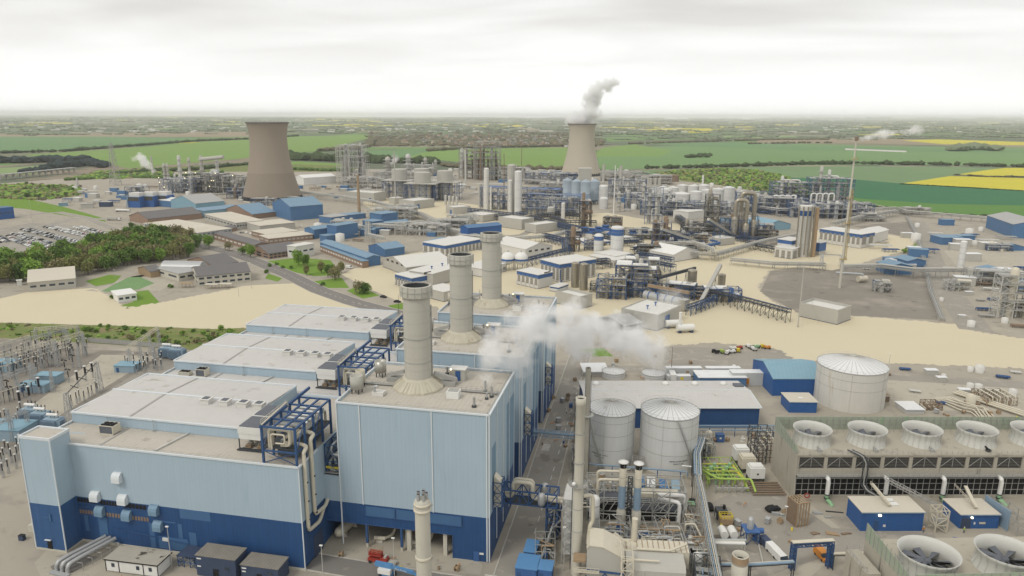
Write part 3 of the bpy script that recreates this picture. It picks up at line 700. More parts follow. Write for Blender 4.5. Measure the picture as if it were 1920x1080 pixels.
  m = M().box(44.6,-.9,.6,45.0,-.1,2.8).box(34.4,-.5,3.4,36,-.1,4.2);m.build('lamp_bracket','white_paint',t)
  d = M().box(35.4,-.14,.6,36.6,-.03,2.7).build('door','plant_blue',t)
  m = M().box(W_+.03,5,0,W_+.12,10,6).build('door','cabin_navy',t)
 return t
HALLS = [hall(k)for k in range(3)]
# - boiler houses
def boiler(k):
 y0 = 157+PIT*k;D = 31;W_ = 39.5
 t = thing('boiler_house','%s tall light blue boiler house carrying a round concrete stack'%NTH[k],'boiler house',(-76,y0,0),0,'tall boiler houses of the power station')
 m = M();m.box(0,0,12.4,W_,.5,39.8).box(0,.5,12.4,.5,D,39.8).box(W_-.5,.5,12.4,W_,D,39.8).box(.5,D-.5,12.4,W_-.5,D,39.8)
 m.box(-7.6,.03,12.4,-.02,.5,19.5);m.box(0,D,12.4,W_-3,D+12.5,26);m.build('upper_cladding','light_blue',t)
 b_ = M()
 if k==0:
  b_.box(-7.6,0,6.65,30,.5,12.4).box(30,-.03,0,W_+.03,.5,12.4);b_.box(-7.6,.5,0,-7.2,3,12.4)
 else:b_.box(-.03,-.03,0,W_+.03,.5,12.4)
 b_.box(W_-.5,.5,0,W_+.03,D+.03,12.4).box(-.03,14 if k==0 else .5,0,.5,D,12.4).box(.5,D-.5,0,W_-.5,D,12.4)
 b_.box(0,D,0,W_-2.97,D+12.5,12.4)
 b_.build('base_cladding','navy',t)
 if k==0:
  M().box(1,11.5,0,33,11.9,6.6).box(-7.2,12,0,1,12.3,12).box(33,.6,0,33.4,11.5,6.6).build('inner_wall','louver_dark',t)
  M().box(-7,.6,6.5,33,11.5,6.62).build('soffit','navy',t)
 M().box(.5,.5,39.3,W_-.5,D-.5,39.6).build('roof','roof_old',t)
 M().box(0,D,26,W_-3,D+12.5,26.25).build('link_roof','roof_old',t)
 m = M()
 for p,q in(((0,0),(W_,0)),((W_,0),(W_,D)),((0,D),(W_,D)),((0,0),(0,D))):m.bar((*p,39.95),(*q,39.95),.5,.4)
 for x in(.1,6.2,25.0,W_-.6,W_):m.bar((x,-.12,12.4 if x in(6.2,25.0)else .2),(x,-.12,39.7),.28)
 for y in(8,16,24,30.8):m.bar((W_+.1,y,2),(W_+.1,y,39.7),.22)
 m.build('trim','trim_white',t)
 m = M();m.box(W_+.02,21,12.5,W_+.10,30.5,34).box(W_+.02,3,13,W_+.06,7,30);m.build('side_panel','shed_blue_roof',t)  # darker blue patches on the right-hand wall
 if k==0:
  m = M().box(6.8,-.1,9.2,32.2,-.02,11.9);m.build('sign_panel','panel_blue',t)
  m = M().bar((6.6,-.16,9.2),(32.4,-.16,9.2),.16).bar((32.4,-.16,9.2),(32.4,-.16,12.0),.16).bar((14.8,-.16,9.3),(14.8,-.16,12),.5,.1).bar((-7.5,-.1,6.7),(30,-.1,6.7),.2).bar((30,-.1,0),(30,-.1,6.7),.25);m.build('edge_trim','steel_blue',t)
  for x in(6.7,16.2):M().bar((x,.2,1.2),(x,.2,6.7),.6).build('column','steel_blue',t)
  m = M()
  for x in(6.7,16.2):m.box(x-.3,-.1,0,x+.3,.5,1.3)
  m.box(17.4,.6,0,18.5,1.6,6.5).box(27.2,.6,0,28.2,1.6,6.5);m.build('column_base','concrete_pale',t)
  M().box(35.4,-.3,0,36.8,-.03,2.6).build('door','plant_blue',t);M().box(36.9,-.2,2.0,38,-.05,2.5).build('notice_board','white_paint',t)
 m = M();m.rail([(.5,.6,39.6),(W_-.6,.6,39.6),(W_-.6,D-.6,39.6),(.6,D-.6,39.6),(.5,.6,39.6)],.9,.05,1.9)
 m.build('guard_rail','steel_grey',t)
 m = M();m.grid(W_+.1,3.2,W_+2.4,6.8,[15,17.6,20.5],1,2,.22,True,13);b2 = m.build('bracket_frame','steel_blue',t)
 m = M();m.ext([(W_+.3,13.4),(W_+2.0,13.6),(W_+2.2,16),(W_+.3,16.4)],'y',3.8,6.2).ext([(W_+.3,17.8),(W_+2,17.8),(W_+2,20.5),(W_+.3,22)],'y',3.8,6.2);m.build('duct','pipe_cream',t)
 return t
for k in range(3):boiler(k)
# - main stacks with their skirts
def stack(k):
 y = 172.5+PIT*k;z = 39.62
 t = thing('chimney_stack','%s of the three wide concrete stacks on the light blue boiler houses'%NTH[k],'chimney',(-59.4,y,z),0,'wide stacks on the boiler house roofs')
 M().lathe([(3.55,2.6),(3.5,24.9)],40).build('shaft','concrete_stack',t)
 m = M();m.lathe([(3.5,24.9),(4.1,25.0),(4.15,26.4),(4.0,27.8),(3.47,27.9),(3.47,27.1)],20,sm=False);m.build('collar','concrete_stack',t)
 M().disc((0,0,22),3.3).lathe([(3.44,27.6),(3.33,24),(3.2,22)],30).build('flue_interior','steel_dark',t)
 m = M();m.lathe([(6.9,0),(6.8,.5),(4.3,2.5),(3.9,2.9),(3.55,3.0)],12,sm=False)
 for i in range(36):
  a = 2*PI*i/36;m.bar((6.75*math.cos(a),6.75*math.sin(a),.55),(4.25*math.cos(a),4.25*math.sin(a),2.58),.09)
 m.build('skirt','cone_panel',t)
 m = M();m.ring((0,0,14),3.55,.12,32);m.ring((0,0,7.5),3.55,.08,32);m.ring((0,0,26.4),4.15,.08,20)
 for i in range(14):
  a = 2*PI*i/14;m.bar((4.2*math.cos(a),4.2*math.sin(a),24.4),(4.2*math.cos(a),4.2*math.sin(a),28),.08)
 m.bar((3.7,.6,3),(3.7,.6,22.6),.25);m.build('bands','steel_grey',t)
 for sx_ in(-1,1):M().box(sx_*7.6-2.0,1.5,0,sx_*7.6+2.0,4.2,1.2).bar((sx_*4,1.2,3.6),(sx_*9.5,3.5,1.4),1.3,1.0).build('breeching','steel_grey',t)
 return t
for k in range(3):stack(k)
# - things standing on the boiler house roofs
def roof_things(k):
 y0 = 157+PIT*k;w = '%s boiler house roof'%NTH[k]
 c = thing('roof_cabin','small pale plant cabin with a blue door on the '+w,'cabin',(-52.5,y0+21.5,39.62),0,'small cabins on the boiler house roofs')
 M().box(0,0,0,4.2,3,3.2).build('wall','render_grey',c);M().box(-.2,-.2,3.2,4.4,3.2,3.4).build('roof','white_paint',c)
 M().box(1.6,-.08,.1,3.0,-.01,2.9).build('door','plant_blue',c);l = M().blob((.4,-.25,3.3),.22,rng,1,1,0).build('lamp','lamp_glow',c)
 for nm,lb,x,y,r_,h_,m_ in(('flash_tank','grey cylindrical tank on legs at the back edge of the ',-72,20.5,1.6,3.2,'stainless_lt'),('vent_drum','rusty brown vent drum beside the edge of the ',-74.3,12.0,1.25,3.4,'cone_panel'),('vent_drum','pale fat vent drum at the hall side of the ',-73.6,7.8,1.7,3.4,'render_grey')):
  if k and nm=='vent_drum' and r_>1.5:continue
  q = thing(nm,lb+w,'vessel',(x,y0+y,39.62),0)
  M().lathe([(0,1.4),(r_,1.4),(r_,1.4+h_),(r_*.9,1.4+h_),(r_*.85,1.9+h_*.7),(0,1.9+h_*.6)],18).build('shell',m_,q)
  m = M();
  for i in range(4):a = i*1.57+.7;m.bar((r_*.8*math.cos(a),r_*.8*math.sin(a),0),(r_*.8*math.cos(a),r_*.8*math.sin(a),1.5),.22)
  m.build('support_frame','steel_dark',q)
 b_ = thing('roof_fan_box','white louvred fan box in front of the stack skirt on the '+w,'fan box',(-49.8,y0+8.8,39.62));M().box(0,0,0,3.2,2.6,1.9).build('casing','white_paint',b_);M().box(.3,.3,1.9,2.9,2.3,2.0).build('grille','steel_grey',b_)
 b_ = thing('roof_hatch','low pale hatch with a bent vent pipe on the '+w,'hatch',(-69,y0+6.5,39.62));M().box(0,0,0,3.0,2.4,1.0).build('curb','render_white',b_);M().pipe([(.6,.4,0),(.6,.4,2.6),(1.6,.4,2.6)],.35).build('pipe','galv',b_)
 for i,(x,y,h_,r_)in enumerate([(-41.5,5.0,2.6,.33),(-41.0,15.0,3.2,.3),(-38.7,12.2,3.0,.3),(-39.6,10.5,1.8,.25),(-54.5,26,2.2,.3),(-66,24,3.8,.12)]):
  q = thing('exhaust_pipe',['slim exhaust pipe alone near the front edge of the ','dark exhaust pipe under the steam on the ','hooked exhaust pipe at the right edge of the ','short exhaust pipe by the right edge of the ','stub exhaust pipe behind the stack on the ','thin tall vent pole at the back of the '][i]+w,'exhaust pipe',(x,y0+y,39.62))
  M().tube((0,0,0),(0,0,h_),r_,10).build('pipe','galv' if i%2 else 'steel_grey',q);M().lathe([(r_*1.9,0),(r_*1.9,.5),(r_,.5)],10).build('flange','steel_dark',q)
 q = thing('roof_walkway','grey grated walkway with railings crossing the '+w,'walkway',(-49,y0+14.5,39.62));m = M();m.bar((0,0,.35),(11.5,0,.35),1.2,.12);m.rail([(0,-.6,.35),(11.5,-.6,.35)],1.0,.05,1.4);m.rail([(0,.6,.35),(11.5,.6,.35)],1.0,.05,1.4);m.build('deck','steel_grey',q)
 q = thing('roof_walkway','grey walkway running to the hall side of the '+w,'walkway',(-75,y0+14.5,39.62));m = M();m.bar((0,0,.35),(9.5,0,.35),1.2,.12);m.rail([(0,-.6,.35),(9.5,-.6,.35)],1.0,.05,1.4);m.build('deck','steel_grey',q)
for k in range(3):roof_things(k)
# - cooler box and blue steel frame at the end of every hall roof
def cooler_proto():
 t = thing('roof_cooler','white two cell air cooler on legs on the nearest hall roof','cooler',(-99.8,151,27.6),0,'white air coolers on the hall roofs')
 M().box(0,0,2.9,6,14,4.4).box(-.15,-.15,4.4,6.15,6.7,6.2).box(-.15,7.1,4.4,6.15,14.15,6.2).build('casing','white_paint',t)
 m = M();m.box(.1,.1,6.2,5.9,6.4,6.35).box(.1,7.4,6.2,5.9,13.9,6.35);m.build('fan_deck','fan_grey',t)
 m = M()
 for x in(1.6,4.4):
  for y in(2.5,6.5,10.5):m.lathe([(1.0,2.9),(.95,2.2),(.5,1.6)],10,(x,y,0));m.lathe([(.75,0),(.75,1.2),(0,1.2)],8,(x,y,0))
 m.build('fan_cone','render_grey',t)
 m = M()
 for x in(0,6):
  for y in(0,7,14):m.bar((x,y,0),(x,y,3),.22)
 m.bar((0,0,.4),(6,0,.4),.2);m.bar((0,0,.2),(6,0,2.6),.12);m.box(-.4,-.8,.1,6.4,0,.3);m.build('support_frame','steel_dark',t)
 m = M()
 for x,y in((1,1),(4.2,1),(1,5),(4.2,5)):m.box(x,y,.1,x+1.4,y+1.4,.9)
 m.build('base_block','yellow' if False else 'wood',t)
 return t
c0 = cooler_proto()
for k in(1,2):dup(c0,(-99.8,151+PIT*k,27.6),0,'white two cell air cooler on legs on the %s hall roof'%NTH[k])
def frame_proto():
 t = thing('pipe_gantry','blue steel frame full of pipework over the nearest hall roof corner','steel frame',(-90,145.5,27.6),0,'blue pipe frames on the hall roofs')
 m = M();W_,D,H_ = 8.7,19.0,9.6
 for x in(0,3,5.8,W_):
  m.bar((x,0,H_),(x,D,H_),.42)
 for y in(0,4.7,9.4,14,D):
  m.bar((0,y,H_),(W_,y,H_),.42);m.bar((0,y,0),(0,y,H_),.5);m.bar((W_,y,0),(W_,y,H_),.5)
  m.bar((0,y,3.4),(W_,y,3.4),.34)
 for x in(0,W_):
  m.bar((x,0,3.4),(x,D,3.4),.34)
  for a,b_ in((0,4.7),(9.4,14)):m.bar((x,a,3.4),(x,b_,H_),.2)
 m.bar((0,0,3.4),(W_,0,.2),.16);m.bar((0,0,.2),(W_,0,3.4),.16)
 m.bar((0,-.4,H_),(0,D+6,H_+.3),.5,.7);m.build('frame','steel_blue',t)
 for y in(1.2,2.6):
  m = M();m.pipe([(1.2,y,3.6),(1.2,y,8.6),(6.6,y,8.6),(6.6,y,4.6),(4.2,y,4.6)],.42);m.build('pipe_loop','pipe_cream',t)
 m = M();m.pipe([(2.1,.5,3.7),(2.1,.5,7.6),(5.6,.5,7.6),(5.6,.5,5.3),(3.2,.5,5.3)],.22);m.build('pipe_loop','pipe_cream',t)
 for i,(x,z_)in enumerate([(3,4.4),(4.4,5.6),(5.9,4.4),(7.3,6.6),(2.2,6.6)]):M().pipe([(x,3.5,z_),(x,18.8,z_),(x,18.8,z_-3.5)],.38).build('header_pipe','pipe_cream' if i%2 else 'pipe_silver',t)
 for y in(6,8,10,12,14.5,16.5):M().tube((1.0,y,7.8),(8,y,7.8),.48,10).build('silencer','pipe_silver',t)
 m = M();m.pipe([(.3,-.2,H_+.6),(.3,12,H_+1.4),(.3,12.6,H_+.2)],.2);m.rail([(-.7,1,H_),(-.7,14,H_)],1.1,.09,2);m.build('cable_tray','pipe_cream',t)
 M().box(0,1,3.55,W_,D,3.7).build('grating','steel_dark',t)
 M().box(1.5,4,.3,7,17,3.0).build('plant_block','fan_grey',t)
 return t
f0 = frame_proto()
for k in(1,2):dup(f0,(-90,145.5+PIT*k,27.6),0,'blue steel frame full of pipework beside the %s boiler house'%NTH[k])
def link_proto():
 t = thing('link_platform','blue platform with silver pipes between nearest hall and boiler house','platform',(-80.9,157.6,20),0,'pipe platforms between halls and boiler houses')
 M().box(0.5,0,-.2,4.8,14,0).build('deck','steel_grey',t)
 m = M();m.grid(.7,.3,4.6,13.5,[3,7.6],1,3,.25);m.build('frame','steel_blue',t)
 for x,z_ in((1.6,1.6),(3.2,3.6),(2.2,5.8)):M().pipe([(x-4,9,z_+1),(x,9,z_+1),(x,1,z_+1),(x,1,z_-1.2),(4.6,1,z_-1.2)],.4).build('pipe','pipe_silver',t)
 M().bar((.6,.4,1.3),(4.7,.4,1.3),.3,.5).build('valve_beam','yellow',t)
 return t
l0 = link_proto()
for k in(1,2):dup(l0,(-80.9,157.6+PIT*k,20),0,'blue platform with silver pipes between %s hall and boiler house'%NTH[k])
for i,(x,y,ex,zt,zb)in enumerate([(-80.0,146.6,'nearer',31.4,9.8),(-79.8,150.0,'farther',33.2,12.3)]):
 t = thing('down_pipe','%s thick cream pipe running down the end wall of the nearest hall'%ex,'pipe',(x,y,0),0,'cream pipes down the hall end wall')
 M().pipe([(-6,3,zt),(-2,3,zt),(0,2,zt),(0,0,zt-.4),(0,0,zb),(.2,5.5,zb-.6),(-.3,9,zb+1)],.5,10).build('pipe','pipe_cream',t)
 m = M()
 for z_ in(13,18,23):m.bar((-.5,0,z_),(.7,0,z_),.35)
 m.build('clamp','steel_dark',t)
 # - roof air conditioners
def acunit(label,x,y,w,d,h,fans=3,dark=True):
 t = thing('air_conditioner',label,'air conditioner',(x,y,27.56));M().box(0,0,.3,w,d,h).build('casing','fan_grey' if dark else 'render_grey',t)
 m = M();m.box(-.1,-.1,.2,.1,d+.1,h+.1).box(w-.1,-.1,.2,w+.1,d+.1,h+.1).box(-.1,-.05,h,w+.1,.15,h+.15).box(-.1,d-.1,h,w+.1,d+.1,h+.15).bar((0,0,.15),(w,0,.15),.3).bar((0,d,.15),(w,d,.15),.3);m.build('frame','pipe_cream',t)
 m = M()
 for i in range(fans):
  for j in(0,1):m.lathe([(w/fans*.42,0),(w/fans*.42,.25),(w/fans*.3,.25)],12,(w*(i+.5)/fans,d*(.27+.46*j),h))
 m.build('fan_ring','black',t)
acunit('dark air conditioning unit with pale frame on the nearest low roof',-140.9,151.6,4.0,2.8,2.3)
acunit('dark air conditioning unit at the foot of the second blue upstand',-142.4,195.2,3.2,2.6,2.4)
acunit('low flat cooling unit left of the dark one on the second low roof',-148.5,195.0,3.6,2.0,1.2,3,False)
# - ground level in front of the halls
t = thing('site_cabin','long white flat roofed site cabin with a dark patch on its roof','cabin',(-128.3,134.3,0),.02)
M().box(0,0,.25,14.2,5.4,3.3).build('wall','white_paint',t);M().box(-.2,-.2,3.3,14.4,5.6,3.55).build('roof','felt_roof',t)
m = M()
for x in(0,3.6,10.3,14.2):m.bar((x,-.05,.2),(x,-.05,3.3),.14)
m.box(-.25,-.25,3.2,14.45,-.15,3.5);m.box(14.35,-.2,3.2,14.45,5.6,3.5);m.build('trim','black',t)
for x in(1.6,8.4,11.8):w = M().box(x,-.1,1.5,x+.8,-.02,2.5).build('window','glass_dark',t)
for i,(x,y,w_,lb)in enumerate([(-105.4,137.3,10.6,'larger navy site cabin with ribbed dirty roof'),(-93.6,137.6,9.8,'smaller navy site cabin at the right of the pair')]):
 t = thing('navy_cabin',lb,'cabin',(x,y,0),.0,'navy cabins in front of the hall');h_ = 5.6-i*1.2
 M().box(0,0,.2,w_,5.0,h_).build('wall','cabin_navy',t);M().box(-.15,-.15,h_,w_+.15,5.15,h_+.18).build('roof','cabin_roof',t)
 M().box(w_*.42,-.07,.3,w_*.56,-.01,2.5).build('door','black',t)
 M().box(.3,-.1,h_-.9,1.5,-.02,h_-.6).box(.3,-.1,2.6,1.3,-.02,2.9).build('sign_plate','white_paint',t)
 M().box(w_*.72,-.08,2.6,w_*.84,-.02,3.4).build('window','glass_dark',t)
t = thing('pump_cage','small blue steel cage with a dark canopy left of the navy cabins','cage',(-112.2,139.6,0))
m = M().grid(0,0,5.0,4.2,[1.4,3.0],3,2,.14,True);m.build('frame','steel_blue',t);M().box(-.2,-.2,3.0,5.2,4.4,3.2).build('canopy','cabin_navy',t);M().box(1,1,0,3.6,3,1.8).build('pump_set','galv',t)
M().pipe([(5.2,2,3.6),(6.4,3,4.2),(6.8,4,1.5)],.12).build('hose','pipe_silver',t)
t = thing('cooling_duct','bank of three shiny silver ducts bending down in front of the hall','duct',(-141,132,0),-.09)
m = M()
for i in range(3):M().pipe([(.6+i*1.7,0,.1),(.6+i*1.7,.2,2.2),(1.4+i*1.7,3,2.6),(3.6+i*1.6,12.2,2.7)],.5,10).build('duct','galv',t)
m = M()
for i in range(5):
 y = 2+i*2.4
 for x in(1.0,6.4):m.bar((x+y*.18,y,0),(x+y*.18,y,2.1),.12)
 m.bar((1.0+y*.18,y,2.0),(6.4+y*.18,y,2.0),.12)
m.build('support','steel_grey',t)
M().box(-.2,-1.6,.05,5.2,-.3,.35).build('base_frame','galv',t)
sheet('pavement',[(-148.5,133.5),(-141.5,128.5),(-139,129.5),(-143.5,133.2),(-139,136),(-141,139),(-150,139)],.012,'concrete_pad');sheet('pavement',[(-135,128.5),(-131,128.5),(-129,139.5),(-131,139.5)],.016,'concrete_pad')
sheet('pavement',[(-143.5,133.2),(-139.2,130.5),(-136.2,132),(-134.5,139),(-139,139)],.020,'asphalt')
t = thing('equipment_box','small dark box standing on bare ground left of the stair tower','box',(-160.6,141,0));M().box(0,0,0,1.4,1.0,1.4).build('body','cabin_navy',t);M().box(-.05,-.05,1.4,1.45,1.05,1.48).build('lid','black',t)
t = thing('steel_scaffold','grey open steel structure behind the left side of the stair tower','steel structure',(-159.5,150,0));M().grid(0,0,6,9,[3,6.5,10],2,3,.22).build('frame','steel_grey',t);M().box(.5,2,6.6,5,8,9.6).build('transformer_bank','cabin_navy',t);M().box(-2,-5,0,1.2,-2.5,2).build('plinth','concrete_pale',t)
def lamp_post(label,px,py,h,arms=1,m_='render_grey'):
 x,y = K(px,py);t = thing('lamp_post',label,'lamp post',(x,y,0));M().tube((0,0,0),(0,0,h),.13,6,.07).build('pole',m_,t)
 a = M()
 for i in range(arms):d = (i-(arms-1)/2)*.9;a.box(d-.45,-.2,h,d+.35,.2,h+.2)
 a.build('lamp_head','white_paint',t);return t
lamp_post('pale lamp post in front of the long white cabin',322,1062,11)
lamp_post('pale lamp post in front of the parked red and blue machines',740,1085,11)
lamp_post('pale lamp post near the right corner of the long hall',606,1085,9)
lamp_post('lamp post beside the blue skips at the street',1057,1070,12)
lamp_post('triple headed lamp post by the shipping containers',1283,945,12,3)
lamp_post('lamp post on the road bend by the brown frame',1470,1000,8)
lamp_post('dark lamp post behind the steaming round tanks',1258,706,14,1,'steel_dark')
lamp_post('tall lamp post behind the stained white tank',1664,705,10)
lamp_post('lamp post on the roadside lawn',448,556,12)
lamp_post('tall pale lamp post at the brick office',472,541,17)
lamp_post('small lamp post at the lawn beside the wood',216,521,6)
lamp_post('lamp post near the end of the main road',748,590,12,1,'steel_dark')
t = thing('steam_drum','cream horizontal drum lying under the boiler house overhang','drum',(-78,159.2,0));M().tube((0,0,2),(1.2,8,2),1.35,18).blob((0,0,2),1.33,rng,2,1,0).build('shell','pipe_cream',t);M().box(-1,1,0,1.4,1.8,1).box(-.2,6,0,2.2,6.8,1).build('saddle','concrete_pale',t)
for i,x in enumerate((-68.5,-58)):
 t = thing('feed_pump','cream pipework and pump under the overhang, '+('left set' if i==0 else 'right set beside the columns'),'pump',(x,160,0));M().tube((0,0,1),(3,.3,1),.55,10).build('casing','pipe_cream',t);M().pipe([(2.8,.3,1),(4.4,2,1.2),(4.6,5,3),(4.6,7,6)],.4).build('pipe','pipe_cream',t);M().pipe([(-1.5,-.4,0),(-1.5,-.4,5.4),(8,-.4,5.6)],.18).build('small_pipe','steel_pale',t);M().box(.5,-.6,0,2.4,.9,.5).build('base','concrete_pale',t)
t = thing('waste_skip','grey open skip standing at the left end of the undercroft','skip',(-84.2,153,0));M().ext([(0,0),(3,0),(3.6,1.8),(-.5,1.8)],'x',0,1).build('body','galv',t,None,PI/2)
t = thing('scissor_lift','red scissor lift with stacked platforms behind the blue boom lift','access platform',(-66.6,150.6,0),-.08)
M().box(0,0,.5,5.2,1.8,1.3).box(3.4,.2,1.3,5.2,1.6,1.9).build('chassis','red',t)
M().box(.2,.1,2.1,3.6,1.7,2.5).box(.2,.1,2.8,3.6,1.7,3.0).build('platform','red',t)
m = M()
for x in(.7,4.4):
 for y in(.1,1.7):m.tube((x,y-.2,.45),(x,y+.2,.45),.45,10)
m.build('wheel','tyre',t);M().rail([(.2,.1,3),(3.6,.1,3),(3.6,1.7,3),(.2,1.7,3),(.2,.1,3)],1,.06,1.1).build('guard_rail','wood',t)
M().box(5.4,.3,.4,7.4,1.7,1.0).box(4.3,.2,1.9,4.9,1.6,2.3).build('deck_box','render_grey',t)
t = thing('boom_lift','blue articulated boom lift with white counterweight on the front road','boom lift',(-63.0,145.2,0),-.08)
M().box(1.6,.2,.7,4.8,2.2,1.3).build('chassis','lift_blue',t)
m = M()
for x in(1.9,4.6):
 for y in(.1,2.3):m.tube((x,y-.25,.55),(x,y+.25,.55),.58,12)
m.build('wheel','tyre',t)
M().box(1.3,-.1,1.5,4.6,1.0,2.7).build('counterweight','white_paint',t)
m = M();m.bar((.2,1.2,3.3),(4.6,1.2,3.2),.9,1.0);m.bar((4.4,1.2,3.2),(10.2,1.2,2.6),.7,.7);m.bar((10.1,1.2,2.6),(12,1.2,1.4),.45,.45);m.build('boom','lift_blue',t)
m = M();m.grid(12,.4,13.4,2.0,[.7,1.3],1,1,.1,False,.3);m.box(12,.4,.3,13.4,2.0,.4);m.build('basket','plant_blue',t)
def lettering(txt,size,parent,loc,rot,m_='white_paint',ext=.02,wrap=None):
 cu = bpy.data.curves.new('lettering','FONT');cu.body = txt;cu.size = size;cu.extrude = ext;cu.align_x = 'CENTER';cu.resolution_u = 1
 tmp = bpy.data.objects.new('tmp',cu);C.objects.link(tmp);dg = bpy.context.evaluated_depsgraph_get();me = bpy.data.meshes.new_from_object(tmp.evaluated_get(dg));bpy.data.objects.remove(tmp)
 if wrap:
  for v in me.vertices:a = v.co.x/wrap[0]+wrap[1];v.co = Vector(((wrap[0]+.02+v.co.z)*math.cos(a),(wrap[0]+.02+v.co.z)*math.sin(a),v.co.y))
 me.materials.clear();me.materials.append(MATS[m_]);o = bpy.data.objects.new('lettering',me);C.objects.link(o);o.parent = parent;o.location = loc;o.rotation_euler = rot;return o
lettering('Nice Aerials',.62,t,(7.0,.82,2.72),(PI/2,R(5.9),0))
t = thing('flue_chimney','slim pale chimney with five short flues in front of the boiler house','chimney',(-47.6,138.5,0))
M().lathe([(1.75,0),(1.75,11),(1.68,24.5),(1.68,26.6),(0,27.1)],28).build('shaft','concrete_pale',t)
for i in range(5):
 a = i*1.257+.3;f_ = M();f_.tube((1.0*math.cos(a),1.0*math.sin(a),26.6),(1.0*math.cos(a),1.0*math.sin(a),28.4),.38,12,caps=False).build('flue','galv',t);M().disc((1.0*math.cos(a),1.0*math.sin(a),28.2),.37,12).build('flue_mouth','black',t)
M().lathe([(1.75,12),(1.95,12.1),(1.95,12.6),(1.75,12.8)],28).lathe([(1.7,24.0),(2.0,24.1),(2.0,24.5),(1.7,24.6)],28).lathe([(1.7,25.4),(1.95,25.5),(1.95,25.9),(1.7,26)],28).build('band','pipe_cream',t)
M().box(1.75,-.3,25.3,2.3,.3,25.9).box(1.7,-.2,12,2.2,.2,12.5).build('sampling_port','steel_grey',t)
t = thing('pipe_bridge','blue truss pipe bridge crossing the street beside the boiler house','pipe bridge',(-36.3,172,0))
m = M();m.truss((0,0,9.6),(15,0,9.6),4.4,3.8,6,.24);m.lattice((13.6,0,0),(13.6,0,9.8),3.0,3.0,4,.2);m.build('truss','steel_blue',t)
M().bar((0,0,9.5),(15,0,9.5),3.6,.12).build('deck','steel_dark',t)
for i,y in enumerate((-.9,.6)):M().pipe([(-.2,y,11),(3,y,11),(3,y,15.4),(8.2,y,15.4),(8.2,y,11),(18,y,11)],.5,10).build('pipe','pipe_cream',t)
for i,x in enumerate((11.0,)):
 M().lathe([(0,0),(.8,.3),(1.05,1.2),(1.05,2.6),(.8,3.6),(0,3.9)],14,(x,-2.6,10)).lathe([(0,0),(.8,.3),(1.05,1.2),(1.05,2.6),(.8,3.6),(0,3.9)],14,(x,2.8,10)).build('silencer','galv',t)
t = thing('pipe_bridge','slender light blue pipe bridge farther up the street','pipe bridge',(-36.4,214,0));M().truss((0,0,9.4),(15.5,0,9.4),2.2,1.3,8,.14).build('truss','pipe_bluegrey',t);M().bar((15.4,1.1,0),(15.4,1.1,9.4),.45).bar((15.4,-1.1,0),(15.4,-1.1,9.4),.45).bar((-.1,-1,10.6),(-.1,-1,17),.3).build('leg','steel_blue',t);M().tube((0,-.4,10.2),(15.5,-.4,10.2),.3).tube((0,.5,10.2),(15.5,.5,10.2),.22).build('pipe','pipe_bluegrey',t)
#  TANKS, CHIMNEYS, COOLING CELLS (right of the street, turned about 12 degrees)
RG = R(11.9)
def fluted_tank(label,x,y,r,h,shell='tank_white',roof='tank_roof',cone=2.4,n=30,hoops=(.35,.62,.86),group=None,stair=True,a0=-.5):
 t = thing('storage_tank',label,'tank',(x,y,0),0,group)
 M().lathe([(r,0),(r,h)],48).build('shell',shell,t)
 m = M();m.lathe([(r+.15,h-.05),(r*.12,h+cone),(0,h+cone)],48,sm=False);m.build('roof',roof,t)
 m = M()
 for i in range(n):
  a = 2*PI*i/n;m.bar((r*1.005*math.cos(a),r*1.005*math.sin(a),h+.04),(r*.12*math.cos(a),r*.12*math.sin(a),h+cone+.05),.13,.05)
 m.lathe([(r*.12,h+cone),(r*.12,h+cone+.4),(0,h+cone+.4)],12);m.build('roof_rib','render_grey',t)
 m = M()
 for k in hoops:m.ring((0,0,h*k),r,.05,48)
 m.ring((0,0,h-.02),r,.14,48)
 for i in range(6):a = i*1.047+.3;m.bar((r*math.cos(a)*1.003,r*math.sin(a)*1.003,.2),(r*math.cos(a)*1.003,r*math.sin(a)*1.003,h),.05)
 m.build('hoop','steel_grey',t)
 if stair:
  m = M();k = 26
  for i in range(k):
   a = a0+i*.032*9/r;b_ = a+.032*9/r;z0 = h-i*h/k;z1 = h-(i+1)*h/k
   m.bar(((r+.5)*math.cos(a),(r+.5)*math.sin(a),z0),((r+.5)*math.cos(b_),(r+.5)*math.sin(b_),z1),.7,.1)
   m.bar(((r+.9)*math.cos(a),(r+.9)*math.sin(a),z0+1),((r+.9)*math.cos(b_),(r+.9)*math.sin(b_),z1+1),.06)
   m.bar(((r+.9)*math.cos(a),(r+.9)*math.sin(a),z0),((r+.9)*math.cos(a),(r+.9)*math.sin(a),z0+1),.05)
  m.build('stair','steel_grey',t)
 m = M();m.lathe([(r+.1,h+1.0),(r+.16,h+1.0),(r+.16,h+1.06),(r+.1,h+1.06),(r+.1,h+1.0)],48,sm=False)
 for i in range(30):a = 2*PI*i/30;m.bar(((r+.12)*math.cos(a),(r+.12)*math.sin(a),h),((r+.12)*math.cos(a),(r+.12)*math.sin(a),h+1.05),.05)
 m.build('guard_rail','steel_pale',t);return t
ta = fluted_tank('white ribbed roof water tank beside the tall chimneys',-10.5,220.5,7.7,18.0,group='pair of large water tanks',a0=3.6)
tb_ = fluted_tank('larger white ribbed roof water tank with a stair on its right side',8.1,221.8,9.2,18.6,group='pair of large water tanks',a0=-1.35)
for tt,r_,a_,z_,s1 in((ta,7.7,-1.98,4.4,'DEMIN WATER TANK A'),(tb_,9.2,-1.20,4.6,'DEMIN WATER TANK B')):
 lettering(s1,.56,tt,(0,0,z_),(0,0,0),'black',.02,(r_,a_));lettering('MGW TO FILL',.56,tt,(0,0,z_-.85),(0,0,0),'black',.02,(r_,a_))
